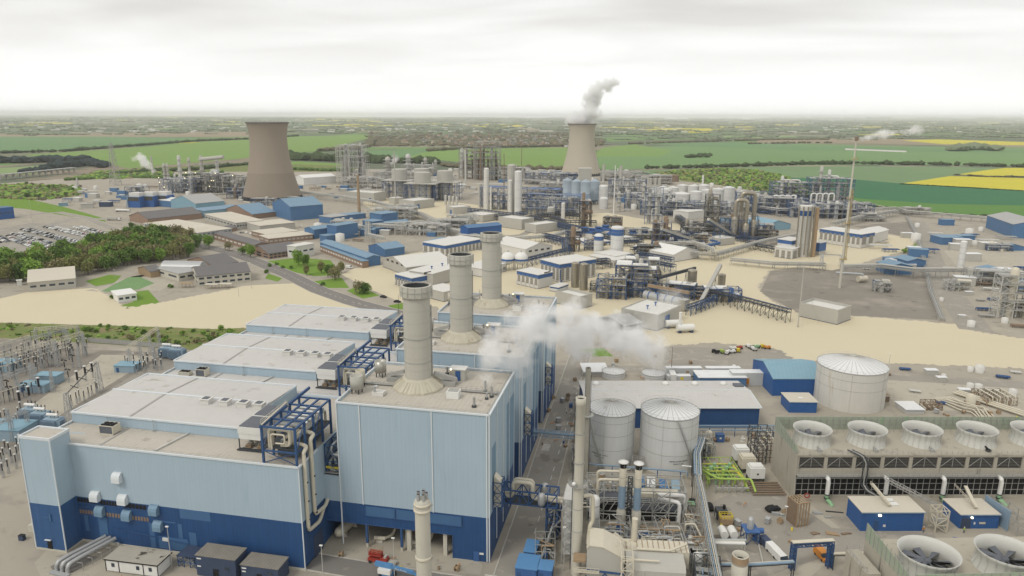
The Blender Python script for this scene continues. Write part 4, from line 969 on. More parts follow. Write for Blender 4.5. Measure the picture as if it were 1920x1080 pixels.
fluted_tank('big stained white tank behind the cooling cells',79.5,290,12.9,15.6,'tank_stained','tank_roof',3.4,34,(.55,.80),a0=3.9,stair=False)
fluted_tank('low round tank with fluted white dome in drifting steam',-14,299,5.0,2.4,'tank_white','tank_roof',1.8,24,(.5,),stair=False,group='low domed tanks behind the long warehouse')
fluted_tank('low round tank with fluted white dome beside the white lorry',3,300.5,5.0,2.4,'tank_white','tank_roof',1.8,24,(.5,),stair=False,group='low domed tanks behind the long warehouse')
def gallery(m,r,z,w=1.3,n=18,a0=0,a1=2*PI):
 m.lathe([(r,z),(r+w,z),(r+w,z+.12),(r,z+.12),(r,z)],n,sm=False,a0=a0,a1=a1)
 for zz_ in(.6,1.15):m.lathe([(r+w-.05,z+zz_-.04),(r+w,z+zz_-.04),(r+w,z+zz_+.04),(r+w-.05,z+zz_+.04),(r+w-.05,z+zz_-.04)],n,sm=False,a0=a0,a1=a1)
 for i in range(n+1):a = a0+(a1-a0)*i/n;m.bar(((r+w)*math.cos(a),(r+w)*math.sin(a),z),((r+w)*math.cos(a),(r+w)*math.sin(a),z+1.15),.07)
t = thing('boiler_chimney','thick tall grey chimney with black mouth in front of the water tank','chimney',(-14.6,157,0))
M().lathe([(1.3,0),(1.28,22),(1.1,25),(1.1,44.6),(1.2,44.7),(1.2,46.4),(1.0,46.4),(.95,40)],24).build('shaft','concrete_pale',t);M().disc((0,0,45.9),1.0).build('flue_mouth','black',t)
m = M();gallery(m,1.2,24.2,1.2);m.build('gallery','steel_grey',t)
m = M()
for z_ in(6,12,18,30,37.5):m.ring((0,0,z_),1.2,.12,20)
m.build('band','steel_grey',t);m = M();m.bar((-1.5,.2,1),(-1.3,.2,44),.12);m.bar((-1.5,-.3,1),(-1.3,-.3,44),.12);m.build('ladder','steel_dark',t)
M().pipe([(1.2,.5,21),(3.4,1.5,21),(3.6,1.6,14),(3.0,1.2,13),(2.6,1,8)],.5).build('side_duct','pipe_cream',t)
M().blob((-.9,-1.9,25.2),.5,rng,2,1,0).build('lamp_dome','white_paint',t)
t = thing('boiler_chimney','thinner chimney with rusty top and round gallery behind the thick one','chimney',(-17.2,206,0))
M().lathe([(1.0,0),(.95,15),(.82,26),(.82,36.2),(.74,36.3),(.7,33)],20).build('shaft','concrete_stain',t);M().disc((0,0,35.9),.73).build('flue_mouth','black',t)
m = M();gallery(m,1.0,21.0,1.1,16);m.build('gallery','steel_pale',t);m = M();m.bar((1.1,-.3,1),(1.0,-.3,34),.1);m.bar((1.1,.1,1),(1.0,.1,34),.1);m.build('ladder','steel_dark',t)
t = thing('warehouse','long navy walled warehouse with pale ridged roof behind the water tanks','warehouse',(-20.5,242.5,0),RG)
W_,D = 63,26.5
M().box(.3,.3,0,W_-.3,D-.3,8).ext([(.3,8),(D-.3,8),(D/2,9.3)],'x',.3,.5).ext([(.3,8),(D-.3,8),(D/2,9.3)],'x',W_-.5,W_-.3).build('wall','navy',t)
M().ext([(-.3,7.95),(D/2,9.4),(D+.3,7.95),(D+.3,8.2),(D/2,9.65),(-.3,8.2)],'x',-.2,W_+.2).build('roof','roof_pale',t)
m = M();m.bar((-.2,-.35,8.05),(W_+.2,-.35,8.05),.3,.35);m.bar((W_+.2,-.3,8.15),(W_+.2,D/2,9.6),.3);m.bar((0,D/2,9.72),(W_,D/2,9.72),.3,.15);m.build('trim','trim_white',t)
for x in(6,33,44.5,55.5):M().blob((x,D-5.5,9.2),1.25,rng,2,.75,.02).build('roof_cowl','white_paint',t)
M().box(59,D-9,9,62.5,D-6,9.7).build('roof_light','fan_grey',t)
M().box(W_-.4,5,0,W_-.2,9,5).build('door','plant_blue',t)
t = thing('pipe_run','grey pipe run with blue posts along the front of the long warehouse','pipes',(17,246,0),RG);m = M()
for z_,r_ in((4.2,.22),(3.6,.16),(2.4,.25)):m.tube((0,-2.5,z_),(29,-2.5,z_),r_)
m.build('pipe','pipe_bluegrey',t);m = M()
for i in range(7):m.bar((1+i*4.5,-2.5,0),(1+i*4.5,-2.5,4.3),.2)
m.build('post','steel_blue',t)
t = thing('oil_drum_store','cream upright vessel beside the blue bin at the warehouse foot','vessel',(22.5,241.5,0));M().lathe([(1.1,0),(1.1,3.2),(.9,3.5),(0,3.6)],16).build('shell','pipe_cream',t);M().box(-.3,-1.3,.8,.3,-1.05,1.6).build('panel','steel_grey',t)
t = thing('storage_bin','bright blue lidded bin beside the cream vessel at the warehouse foot','bin',(25.2,240.2,0),RG);M().box(0,0,.1,2.6,2.2,2.6).build('body','plant_blue',t);M().box(-.1,-.1,2.6,2.7,2.3,2.8).build('lid','steel_blue',t);M().box(.9,-.04,1.3,1.6,-.01,1.9).build('label_plate','white_paint',t)
t = thing('pump','pale valve stand on the bare slab before the warehouse','valve',(34,242.5,0));M().tube((0,0,0),(0,0,2.2),.25).tube((-.6,0,1.3),(.8,0,1.3),.3).build('body','white_paint',t);M().box(-.8,-.6,0,.9,.6,.25).build('base','concrete_pale',t)
def shed(name,label,x,y,w,d,h,wall,roof,rz=RG,ridge=None,cat='shed',group=None,trim='trim_white',door=None,lights=0,over=.25):
 t = thing(name,label,cat,(x,y,0),rz,group);m = M().box(0,0,0,w,d,h)
 if ridge=='x':m.ext([(0,h),(d,h),(d/2,h+d*.14)],'x',0,w)
 if ridge=='y':m.ext([(0,h),(w,h),(w/2,h+w*.14)],'y',0,d)
 m.build('wall',wall,t);o = over
 if ridge=='x':M().ext([(-o,h-.05),(d/2,h+d*.14),(d+o,h-.05),(d+o,h+.2),(d/2,h+d*.14+.28),(-o,h+.2)],'x',-o,w+o).build('roof',roof,t)
 elif ridge=='y':M().ext([(-o,h-.05),(w/2,h+w*.14),(w+o,h-.05),(w+o,h+.2),(w/2,h+w*.14+.28),(-o,h+.2)],'y',-o,d+o).build('roof',roof,t)
 else:M().box(-o,-o,h,w+o,d+o,h+.25).build('roof',roof,t)
 if trim:
  m = M();m.bar((-o,-o-.02,h+.06),(w+o,-o-.02,h+.06),.22);m.bar((w+o,-o,h+.06),(w+o,d+o,h+.06),.22)
  m.build('gutter',trim,t)
 if door:M().box(door[0],-.08,0,door[0]+door[1],-.01,door[2]).build('door',door[3],t)
 for i in range(lights):m = M().box(w*(i+.5)/lights-.9,d*.3,h+.26+(d*.08 if ridge=='x' else 0),w*(i+.5)/lights+.9,d*.3+1.2,h+.5+(d*.08 if ridge=='x' else 0));m.build('roof_light','white_paint',t)
 return t
shed('blue_shed','large bright blue shed with a pale teal roof beside the stained tank',50.4,289.5,21,24,7.2,'bright_blue','shed_teal_roof',RG,'x',trim=None)
shed('blue_shed','small blue shed with a cream roof in front of the large blue shed',54.2,272.9,10.5,9,4.4,'bright_blue','office_roof',RG-.03,None,lights=1)
shed('blue_shed','low blue building with white ribbed roof behind the warehouse',21.5,292.5,20,8.5,4.4,'shed_blue','tank_roof',RG,None)
for i,(x,y,w,lb)in enumerate([(8.5,302,15.5,'long white trailer unit nearest the domed tanks'),(25.5,305.5,15,'long white trailer unit behind the low blue building'),(9,296.5,10,'low white container in front of the long trailers')]):
 t = thing('trailer_unit',lb,'trailer',(x,y,0),RG,'white trailers behind the warehouse');h_ = 4.2 if i<2 else 2.6;M().box(0,0,.8 if i<2 else .1,w,3.0,h_).build('body','container_white',t);M().box(-.05,-.05,h_,w+.05,3.05,h_+.08).build('roof','tank_roof',t)
 m = M()
 for q in(1,2.3,w-2.5,w-1.2):m.tube((q,0,.45),(q,3,.45),.45,8)
 m.build('wheel' if i<2 else 'skid','tyre',t);M().box(w*.55,-.06,1.0,w*.55+1.3,-.01,3.0 if i<2 else 2.2).build('hazard_board','yellow' if i else 'wood',t)
t = thing('container','pale grey high container with orange board left of the blue shed','container',(35.5,297.5,0),RG);M().box(0,0,.1,14.5,4.5,5.6).build('body','container_white',t);M().box(-.1,-.1,5.6,14.6,4.6,5.8).build('roof','tank_roof',t);M().box(6,-.1,.6,7.2,-.02,3.4).build('hazard_board','orange',t)
def truck(name,label,x,y,rz,body,cab,w=7.5,tank=False,group=None):
 t = thing(name,label,'lorry',(x,y,0),rz,group)
 if tank:M().tube((0,0,2.2),(w,0,2.2),1.15,14).build('tank_body',body,t)
 else:M().box(0,-1.2,1.1,w,1.2,3.6).build('load_box',body,t)
 M().box(0,-.6,.7,w+2.6,.6,1.1).build('chassis','steel_dark',t)
 c = M().ext([(w+.4,.8),(w+2.7,.8),(w+2.7,2.0),(w+2.2,3.0),(w+.4,3.1)],'y',-1.15,1.15).build('cab',cab,t);M().box(w+2.45,-1.0,2.05,w+2.72,1.0,2.8).build('windscreen','glass_dark',c)
 m = M()
 for q in(1,2.3,w+1.6):
  for s in(-1.15,1.15):m.tube((q,s-.15,.5),(q,s+.15,.5),.5,10)
 m.build('wheel','tyre',t);return t
truck('lorry','white box lorry parked beside the domed tanks',11.5,296,RG+1.5,'white_paint','white_paint',6)
for i,(px,py,c_)in enumerate([(1341,662,'black'),(1354,662,'lime'),(1363,664,'white_paint'),(1372,662,'white_paint'),(1374,656,'white_paint'),(1386,655,'red'),(1384,660,'yellow'),(1404,652,'white_paint'),(1413,657,'white_paint'),(1418,653,'pipe_green'),(1430,652,'yellow'),(1438,654,'orange')]):
 x,y = K(px,py);t = thing('dumper',{'black':'black','lime':'lime yellow','white_paint':'white','red':'red','yellow':'yellow','pipe_green':'green','orange':'orange'}[c_]+' item of small plant, number %d from the left on the dirt lay-by'%(i+1),'site vehicle',(x,y,0),U(0,3),'small plant parked on the lay-by');t['label'] = ['black','lime','white','white','white','red','yellow','white','white','green','yellow','orange'][i]+' dumper, '+['leftmost','second','third','lower fourth','upper fourth','upper fifth','lower fifth','after the red and yellow pair','next to the green one','between two white and yellow ones','next to last','last'][i]+' on the dirt lay-by'
 M().ext([(-1.5,.7),(.2,.7),(.2,1.3),(-1.8,1.9)],'y',-.8,.8).box(.3,-.7,.6,1.6,.7,1.6).build('body',c_,t);m = M()
 for a in(-1.1,1.1):
  for b_ in(-.8,.8):m.tube((a,b_-.15,.45),(a,b_+.15,.45),.45,8)
 m.build('wheel','tyre',t)
for i,(x,c_,lb)in enumerate([(-1.3,'container_blue','blue shipping container, leftmost of the row behind the twin flues'),(1.9,'container_white','white roofed shipping container second in the row of four'),(5.6,'container_blue','mid blue shipping container with lever doors, third in the row'),(9.1,'container_pale','pale blue shipping container at the right end of the row')]):
 t = thing('shipping_container',lb,'container',(x,199.4,0),.02,'row of four shipping containers');M().box(0,0,.1,2.5,6.1,2.65).build('body',c_,t);m = M()
 for q in(.3,.85,1.6,2.2):m.bar((q,-.05,.2),(q,-.05,2.5),.07)
 m.build('door_bar','steel_pale',t);M().box(.04,.03,2.65,2.46,6.07,2.7).build('roof',c_ if i!=1 else 'tank_roof',t)
t = thing('pipe_run','light blue pipe on short posts passing in front of both water tanks','pipes',(-19,209.3,0),R(2));M().pipe([(0,0,3),(30,0,3),(33,-.1,3),(33.2,-.1,1.6)],.28).build('pipe','pipe_bluegrey',t);m = M()
for x in(2.5,10,17,24,31):m.bar((x,0,0),(x,0,2.8),.3)
m.build('post','steel_blue',t)
t = thing('valve_station','grey steel valve station between the two water tanks','steel structure',(-3,212.5,0));M().grid(0,0,3.4,3.4,[1.8,4.2],2,2,.16).build('frame','steel_grey',t);M().pipe([(0,.5,1),(2,.5,1),(2,.5,3.4),(3.6,.5,3.4)],.22).pipe([(-4,-1,.5),(-1,.6,.5),(1,.6,2)],.22).build('pipe','pipe_silver',t)
#  fan cells
def fan_ring(parent,x,y,z,r,h,blades=True):
 f_ = M().lathe([(r*.98,0),(r*.90,h*.22),(r*.86,h*.5),(r*.92,h*.8),(r,h),(r-.12,h),(r*.90,h*.8),(r*.83,h*.5),(r*.87,h*.2),(r*.9,0)],40).build('fan_stack','fan_stack',parent,(x,y,z))
 m = M()
 for i in range(20):a = 2*PI*i/20;m.bar((r*.99*math.cos(a),r*.99*math.sin(a),.1),(r*.875*math.cos(a),r*.875*math.sin(a),h*.5),.09);m.bar((r*.875*math.cos(a),r*.875*math.sin(a),h*.5),(r*1.005*math.cos(a),r*1.005*math.sin(a),h),.09)
 m.build('ribbing','steel_pale',f_)
 m = M();a0 = .7
 for i in range(8):
  a = a0+i*PI/4;c_,s_ = math.cos(a),math.sin(a);e = r*.8
  m.add([(c_*.6-s_*.25,s_*.6+c_*.25,h*.45),(c_*.6+s_*.25,s_*.6-c_*.25,h*.52),(c_*e+s_*.75,s_*e-c_*.75,h*.50),(c_*e-s_*.75,s_*e+c_*.75,h*.40)],[(0,1,2,3)])
 m.lathe([(0,h*.6),(.7,h*.55),(.8,h*.4)],12);m.build('fan','fan_grey',f_)
 m = M();m.bar((-r*.84,-.3,h*.3),(r*.84,.3,h*.3),.5);m.bar((0,-r*.84,h*.28),(0,r*.84,h*.28),.25);m.build('drive_beam','black',f_)
 M().disc((0,0,.12),r*.86,32).build('well','louver_dark',f_)
 return f_
def cells(name,label,loc,rz,n,L_,D,H_,fx,fy,sp,r,back,sl=True):
 t = thing(name,label,'cooling tower',loc,rz)
 M().box(0,0,H_-.5,L_,D,H_).build('deck','concrete_pad',t)
 M().box(-.3,-.2,0,.1,D,H_-.01).ext([(D*.0,0),(-.9,0),(-.2,H_*.6),(0,H_*.6)],'x',-.3,.1).build('end_wall','concrete_stain',t)
 M().box(.1,D-.4,0,L_,D,H_-.5).build('back_wall','concrete_stain',t)
 m = M();nb = int(L_/(sp/2));bw = sp/2
 for i in range(nb):m.box(.3+i*bw+.5,.5,H_-4.3,.3+(i+1)*bw-.5,.8,H_-.9)
 m.build('louver_bank','louver_dark',t)
 m = M()
 for i in range(nb+1):m.box(.3+i*bw-.5,.1,H_-4.6,.3+i*bw+.5,.9,H_-.5)
 m.box(.1,.1,H_-.9,L_,.9,H_-.5).box(.1,.0,H_-6.6,L_,.9,H_-4.6).box(.1,.1,0,L_,.6,.8);m.build('front_frame','concrete_stain',t)
 m = M()
 for i in range(nb):
  xa = .3+i*bw+.6;xb = xa+bw-1.2;xm = (xa+xb)/2;z0,z1 = H_-4.2,H_-1
  m.bar((xa,.42,z0),(xm,.42,z1),.12);m.bar((xm,.42,z1),(xb,.42,z0),.12);m.bar((xm,.42,z0),(xm,.42,z1),.12)
 for i in range(int(L_/1.9)):m.bar((.5+i*1.9,.3,.8),(.5+i*1.9,.3,H_-6.6),.14)
 for z_ in(2.6,4.6):m.bar((.3,.28,z_),(L_,.28,z_),.12)
 m.build('bracing','steel_grey',t)
 M().box(.2,1.2,.1,L_,1.3,H_-6.6).build('mesh_screen','black',t)
 m = M();m.bar((.2,-.7,H_-6.4),(L_,-.7,H_-6.4),1.4,.15);m.rail([(.2,-1.4,H_-6.4),(L_,-1.4,H_-6.4)],1.2,.08,1.6);m.bar((.2,-.5,H_-7.2),(L_,-.5,H_-7.2),.35)
 m.build('walkway','steel_grey',t)
 m = M();m.rail([(.2,.1,H_),(L_,.1,H_)],1.1,.06,1.6);m.build('guard_rail','steel_grey',t)
 sc = 4.3
 m = M();m.add([(-.2,0,H_-.2),(-.2,D,H_-.2),(-.2,D,H_+sc),(-.2,.6,H_+sc*.55),(-.2,0,H_+.6),(-.12,0,H_-.2),(-.12,D,H_-.2),(-.12,D,H_+sc),(-.12,.6,H_+sc*.55),(-.12,0,H_+.6)],[(4,3,2,1,0),(5,6,7,8,9),(0,1,6,5),(1,2,7,6),(2,3,8,7),(3,4,9,8),(4,0,5,9)])
 m.build('screen','screen_green',t)
 ys = D if back else-.1
 m = M();m.box(-.2,ys,H_-.2,L_,ys+.08,H_+sc);m.build('screen','screen_green',t)
 m = M()
 for i in range(int(D/1.7)+1):m.bar((-.28,D-i*1.7,H_-.3),(-.28,D-i*1.7,H_+(sc if i<D/1.7-1 else .8)),.10)
 for i in range(int(L_/2.0)):m.bar((i*2.0,ys-.08,H_),(i*2.0,ys-.08,H_+sc),.10);m.bar((i*2.0,ys-.1 if back else ys+.2,H_+sc-.4),(i*2.0+.5,ys-2.2 if back else ys+2.3,H_),.08)
 for z_ in(.4,.75):m.bar((0,ys-.06,H_+sc*z_),(L_,ys-.06,H_+sc*z_),.07)
 m.build('screen_frame','steel_grey',t)
 for i in range(n):
  fan_ring(t,fx+i*sp,fy,H_,r,4.6)
  m = M();m.box(fx+i*sp-.9,fy-r-1.5,H_,fx+i*sp+.3,fy-r-.5,H_+.7);m.tube((fx+i*sp-.3,fy-r-.7,H_+.7),(fx+i*sp-.3,fy-r+.6,H_+.9),.25);m.build('fan_motor','steel_grey' if i<3 else 'black',t)
 return t
cells('cooling_cells','row of concrete cooling cells with white fan stacks behind the blue pump houses',(44.6,206.2,0),RG,6,104,17.5,14,7.6,8.6,16.75,5.6,True)
cells('cooling_cells','nearest block of cooling cells cut by the bottom right picture corner',(57.6,146.4,0),R(13.5),4,75,19.5,13,7.2,7.6,17.6,6.3,False)
t = thing('buttress_wall','stained concrete wall projecting left of the nearest cooling cells','wall',(51.2,155,0),R(13.5));M().box(-.5,0,0,2.8,9.5,10.5).build('wall','concrete_stain',t);M().rail([(-.4,.2,10.5),(-.4,9.3,10.5),(2.6,9.3,10.5)],1.1,.06,1.5).build('guard_rail','steel_grey',t)
for i,x in enumerate((9.0,26.2,43.2,60,77)):
 c_ = math.cos(RG);s_ = math.sin(RG);X = 44.6+x*c_+1.2*s_;Y = 206.2+x*s_-1.2*c_
 t = thing('riser_pipe',['white and green riser pipe nearest the concrete end wall','riser pipe behind the first blue pump house','riser pipe left of the caged ladder','riser pipe behind the second blue pump house','riser pipe at the right picture edge'][i],'pipe',(X,Y,0),RG,'riser pipes of the cooling cells')
 M().pipe([(0,.6,7.2),(0,-.9,7.2),(0,-.9,2.4)],.62,12,1.2).build('white_pipe','white_paint',t)
 M().pipe([(0,-.9,2.4),(-.1,-.95,.9),(.4,-2.2,.6),(.8,-3.4,-.3)],.64,12,1.0).build('green_elbow','pipe_green',t);M().ring((0,-.9,2.4),.6,.14,14).ring((.0,-.95,1.2),.62,.2,14).build('flange','steel_dark',t)
t = thing('pipe_run','three dark pipes stepping down the front of the cooling cells','pipes',(63.0,209,0),RG)
for i in range(3):M().pipe([(-3+i*.7,3,14.6),(-1+i*.7,-.6,14.4),(0+i*.7,-1.2,12.4),(0+i*.7,-1.2,5.6),(.5+i*.7,-3,4.6),(2.4+i*.7,-6,4.2)],.2).build('pipe','steel_dark' if i!=1 else 'steel_grey',t)
t = thing('caged_duct','cream caged ladder tower left of the second blue pump house','ladder tower',(80.5,196.5,0),RG);M().lattice((0,0,0),(0,0,6.6),3.2,3.2,3,.18,.3).build('frame','pipe_cream',t);M().box(-1.2,-1.2,2.4,1.2,1.2,3.2).build('platform','steel_grey',t);M().truss((0,2,6),(-9,12,8.4),1.2,.9,7,.1).build('gangway','steel_grey',t)
for i,(p,w,lb)in enumerate([((59.5,191.4),17.0,'larger blue pump house with cream roof before the cooling cells'),((86.6,198.3),10.8,'smaller blue pump house with a glowing lamp')]):
 t = shed('pump_house',lb,p[0],p[1],w,8.2,5.6 if i==0 else 4.2,'bright_blue','office_roof',RG,None,'pump house','blue pump houses','pipe_bluegrey')
 h_ = 5.6 if i==0 else 4.2
 m = M();m.bar((w*.5,2.2,h_+1),(w*.72 if i else w*.46,11,h_+2.6),.9,.4);m.rail([(w*.5-.5,2.2,h_+1),(w*.46-.5,11,h_+2.6)],.9,.08,1.2);m.build('roof_ladder','pipe_cream',t)
 if i==0:M().box(9.2,3,h_+.27,11.6,4.6,h_+.6).box(9.0,5.2,h_+.27,11.4,6.6,h_+.6).build('roof_light','white_paint',t)
 M().box(w*.26,-.5,h_-.9,w*.30,-.05,h_-.5).build('lamp','lamp_glow',t)
 M().box(w*(.2 if i==0 else .03),-.06,0,w*(.28 if i==0 else .28),-.01,3.2).build('door','steel_blue' if i==0 else 'cabin_navy',t)
 m = M();m.box(w*.36,-.07,1.3,w*.40,-.02,2.0);m.build('notice','white_paint',t)
 if i==1:M().box(w*.5,-.08,1.4,w*.66,-.02,2.0).build('notice_board','pipe_cream',t)
t = thing('steel_canopy','translucent blue screen wall right of the second pump house','screen',(99,199.5,0),RG+.1);M().box(0,0,0,.3,9,6).build('panel','pipe_bluegrey',t);M().grid(.3,-3,6,7,[2.2,4.4],2,3,.16).build('frame','steel_grey',t)
for q in range(3):
 t = thing('mooring_pump',['white domed pump on the slab right of the second pump house','second white domed pump farther right','third white domed pump at the frame edge'][q],'pump',(103.5+q*3.0,195.5+q*.8,0),RG);M().lathe([(.5,0),(.6,1.2),(.45,1.9),(0,2.2)],10).build('body','white_paint',t);M().tube((-.9,0,.5),(1.0,0,.5),.22).build('pipe','steel_grey',t)
t = thing('pallet_rack','tall rusty brown slatted frame left of the larger pump house','rack',(42.6,189.6,0),RG+.25)
m = M()
for i in range(5):x = i*.9;m.bar((x,0,0),(x,0,7.2),.3);m.bar((x,4.4,0),(x,4.4,7.2),.3);m.bar((x,0,7.2),(x,4.4,7.2),.22)
m.bar((0,0,7.2),(3.6,0,7.2),.3);m.bar((0,0,3.6),(0,4.4,3.6),.25);m.build('frame','wood',t);M().box(-.15,.1,.1,-.02,4.3,7).build('slatting','rusty',t);M().box(.4,.4,0,3.2,4,.3).build('base','concrete_pale',t)
t = thing('lifebuoy_post','small red lifebuoy board by the corner of the cooling cells','lifebuoy',(48,204.4,0));M().bar((0,0,0),(0,0,2),.15).build('post','steel_grey',t);M().lathe([(.5,-.1),(.8,-.1),(.8,.1),(.5,.1),(.5,-.1)],14,(0,0,0)).build('ring','red',t).matrix_local = Matrix.Translation((0,-.1,2.2))@Matrix.Rotation(PI/2,4,'X')
for i,(x,y,w,d,h_,m_,lb)in enumerate([(48.8,197.6,2.6,1.6,.5,'galv','flat grey crate stack by the rusty frame'),(51.6,196.2,2.2,1.2,.4,'steel_grey','low grey crate near the rusty frame'),(52.5,200,4.8,.5,.3,'steel_dark','dark pipe bundle lying before the cooling cells'),(50,187.6,3.4,1.8,.4,'wood','pile of timber boards near the kerb'),(54.3,188.2,2.8,.9,.4,'rusty','brown timber stack at the kerb'),(46.5,186.5,2.2,1.4,.4,'rusty','reddish scrap heap on the kerb edge'),(37,195,2,1.4,.8,'galv','grey box left of the rusty frame'),(39.5,194.6,1.5,1.2,.6,'pipe_silver','small pale box left of the rusty frame')]):
 t = thing('material_stack',lb,'materials',(x,y,0),RG+U(-.3,.3));m = M()
 for j in range(3):m.box(0,d*j/3,0,w-j*.3,d*(j+.8)/3,h_*(1-.2*j))
 m.build('stack',m_,t)
def person(label,px,py,vest='lime',rz=0.):
 x,y = K(px,py);t = thing('person',label,'person',(x,y,0),rz);m = M()
 m.use('skin').blob((0,.02,1.62),.115,rng,2,1.2,0).tube((0,0,1.42),(0,0,1.56),.055,6)
 m.use('cabin_navy').tube((.1,0,.85),(.11,.03,.45),.085,8,.065).tube((.11,.03,.45),(.12,-.02,.06),.065,8,.045).tube((-.1,0,.85),(-.12,-.06,.45),.085,8,.065).tube((-.12,-.06,.45),(-.12,.04,.06),.065,8,.045).box(-.17,-.08,.0,-.07,.18,.08).box(.07,-.12,0,.17,.14,.08)
 m.use(vest).lathe([(.15,.82),(.17,.9),(.15,1.1),(.2,1.36),(.12,1.46),(.05,1.48)],12).tube((.19,0,1.38),(.27,.02,1.1),.055,8,.045).tube((-.19,0,1.38),(-.27,.05,1.1),.055,8,.045).tube((.27,.02,1.1),(.25,.16,.88),.045,8,.035).tube((-.27,.05,1.1),(-.25,.14,.86),.045,8,.035)
 m.build('body',None,t);M().lathe([(.14,1.66),(.13,1.75),(.06,1.82),(0,1.83)],12).build('helmet','white_paint',t);return t
person('worker in a bright lime vest and dark trousers by the smaller pump house',1807,999)
person('worker in an orange vest standing near the caged ladder',1731,998,'orange')
person('worker walking up the street beside the boiler houses',1062,776,'white_paint')
t = thing('gas_skid','lime green and yellow gas pipework skid beside the white filter boxes','pipe skid',(20,205.5,0),RG)
M().grid(0,1,11.5,15,[3.4],3,3,.22,False).build('frame','lime',t)
for i in range(5):M().pipe([(1.2+i*2,3,.6),(1.2+i*2,3,2.2),(1.2+i*2,12.5,2.2),(1.2+i*2,12.5,.4)],.36).build('green_pipe','pipe_green' if i%2 else 'lime',t)
for i in range(4):M().pipe([(1,4+i*2.4,3.0),(10.5,4+i*2.4,3.0),(11.8,2+i*.8,2.4),(12,-1.2+i*.5,.4)],.26).build('yellow_pipe','yellow' if i%2 else 'lime',t)
for i in range(6):M().tube((1.5+i*1.6,6+(i%3)*2,.4),(1.5+i*1.6,6+(i%3)*2,3.9),.55,10).build('valve_body','pipe_green' if i%3 else 'lime',t)
M().pipe([(-.6,14,3.8),(-.6,6,3.8),(3.2,.6,3.6),(13,.3,3.6),(13.5,-3,1.2)],.35).build('manifold','lime',t)
m = M()
for i in range(5):m.tube((2+i*2,-1.4,0),(2+i*2,-1.4,2.4),.28,8);m.tube((2+i*2,-1.4,1.6),(4+i*2,-1.4,1.6),.3,8)
m.build('valve_stand','steel_grey',t)
for i,(x,y,h_,c_,lb)in enumerate([(29.6,224.2,5.4,'white_paint','farthest white filter box on dirty legs'),(31.0,218.6,5.2,'pipe_cream','yellowed filter box in the middle of the three'),(32.9,212.6,5.0,'white_paint','nearest white filter box beside the green pipework')]):
 t = thing('filter_box',lb,'filter unit',(x,y,0),RG,'three filter boxes');M().box(0,0,1.6,4.6,3.6,h_).box(.4,.4,h_,4.2,3.2,h_+.5).build('casing',c_,t);m = M().grid(.2,.2,4.4,3.4,[1.6],1,1,.3,True);m.build('support_frame','steel_dark',t);M().disc((0,0,0),.35,10).build('port','steel_dark',t).matrix_local = Matrix.Translation((2.4,-.03,h_*.62))@Matrix.Rotation(PI/2,4,'X')
t = thing('dark_structure','dark dense pipework tower left of the cooling cells','steel structure',(36.5,226,0),RG);M().grid(0,0,6,9,[2.5,5,7.5,10],2,3,.18).build('frame','steel_dark',t);
for i in range(9):M().pipe([(.5+i*.6,1,.5),(.5+i*.6,1,3+i*.7),(.5+i*.6,7,3+i*.7)],.2).build('pipe','rusty' if i%2 else 'pipe_cream',t)
t = thing('dark_tank_bund','rusty brown tank yard strip behind the filter boxes','pipes',(33,205,0),RG);m = M()
for i in range(6):m.tube((0,i*1.4,.6),(10,i*1.4,.6),.25)
m.build('pipe','rusty',t)
#  PROCESS UNIT IN FRONT OF THE TANKS
for i,x in enumerate((-4.7,-.7)):
 t = thing('vent_flue',['left','right'][i]+' one of the twin cream and blue flues with white disc caps','flue',(x,175.5,0),0,'twin capped flues')
 M().lathe([(1.0,1),(1.25,1.6),(1.25,7.6),(.95,8.6)],20).build('lower_casing','concrete_pale',t)
 M().lathe([(.95,8.6),(.95,15.2)],20).build('middle_shaft','pipe_bluegrey',t)
 M().lathe([(.98,15.2),(.98,20.2),(.9,20.3)],20).build('upper_shaft','pipe_cream',t)
 M().lathe([(.9,20.2),(.85,21.6)],20).build('outlet_mesh','black',t);M().lathe([(0,21.9),(1.35,21.75),(1.35,21.95),(0,22.3)],24).build('rain_cap','white_paint',t)
 m = M()
 for a in range(6):m.bar((.98*math.cos(a),.98*math.sin(a),20.2),(1.2*math.cos(a),1.2*math.sin(a),21.8),.06)
 m.ring((0,0,4.5),1.25,.06,18);m.ring((0,0,17.7),.98,.05,18);m.ring((0,0,8.6),.98,.08,18);m.build('band','steel_grey',t)
t = thing('support_tower','dark lattice tower standing between the twin flues','steel structure',(-2.7,176.6,0));M().lattice((0,0,0),(0,0,17),1.1,1.1,10,.14).build('frame','steel_dark',t)
t = thing('turbine_shelter','grey steel gantry structure with trussed roof over dark machinery','steel structure',(-14.2,181.5,0),R(8))
M().grid(0,0,27,7.5,[3.2,6.2,9.6],6,2,.3).build('frame','steel_grey',t)
M().box(.5,.5,6.3,11.5,7,6.6).box(12,1,3.1,26.5,7,3.3).build('deck','fan_grey',t);M().box(0,.8,.3,26,6.8,2.9).build('machine_bay','black',t)
M().box(12.8,2.5,6.3,25.5,5.5,7.5).build('cream_duct','pipe_cream',t)
m = M()
for i in range(14):m.bar((i*2,-.1,3.3),(i*2+1.6,-.1,6.1),.14)
m.rail([(0,-.2,6.3),(27,-.2,6.3)],1.1,.09,1.6);m.rail([(0,7.6,9.6),(27,7.6,9.6)],1.1,.09,1.6);m.build('railing','steel_pale',t)
for i,z_ in enumerate((10.6,11.6)):M().pipe([(2.8,1+i*3,4),(2.8,1+i*3,z_+1.6),(10.6,1+i*3,z_+1.6)],.42).build('pipe','pipe_cream',t)
for i in range(10):M().tube((1+i*1.1,5,6.6),(1+i*1.1,5,8.4+(i%3)*.5),.3+.1*(i%2),8).build('nozzle','pipe_cream' if i%3 else 'steel_pale',t)
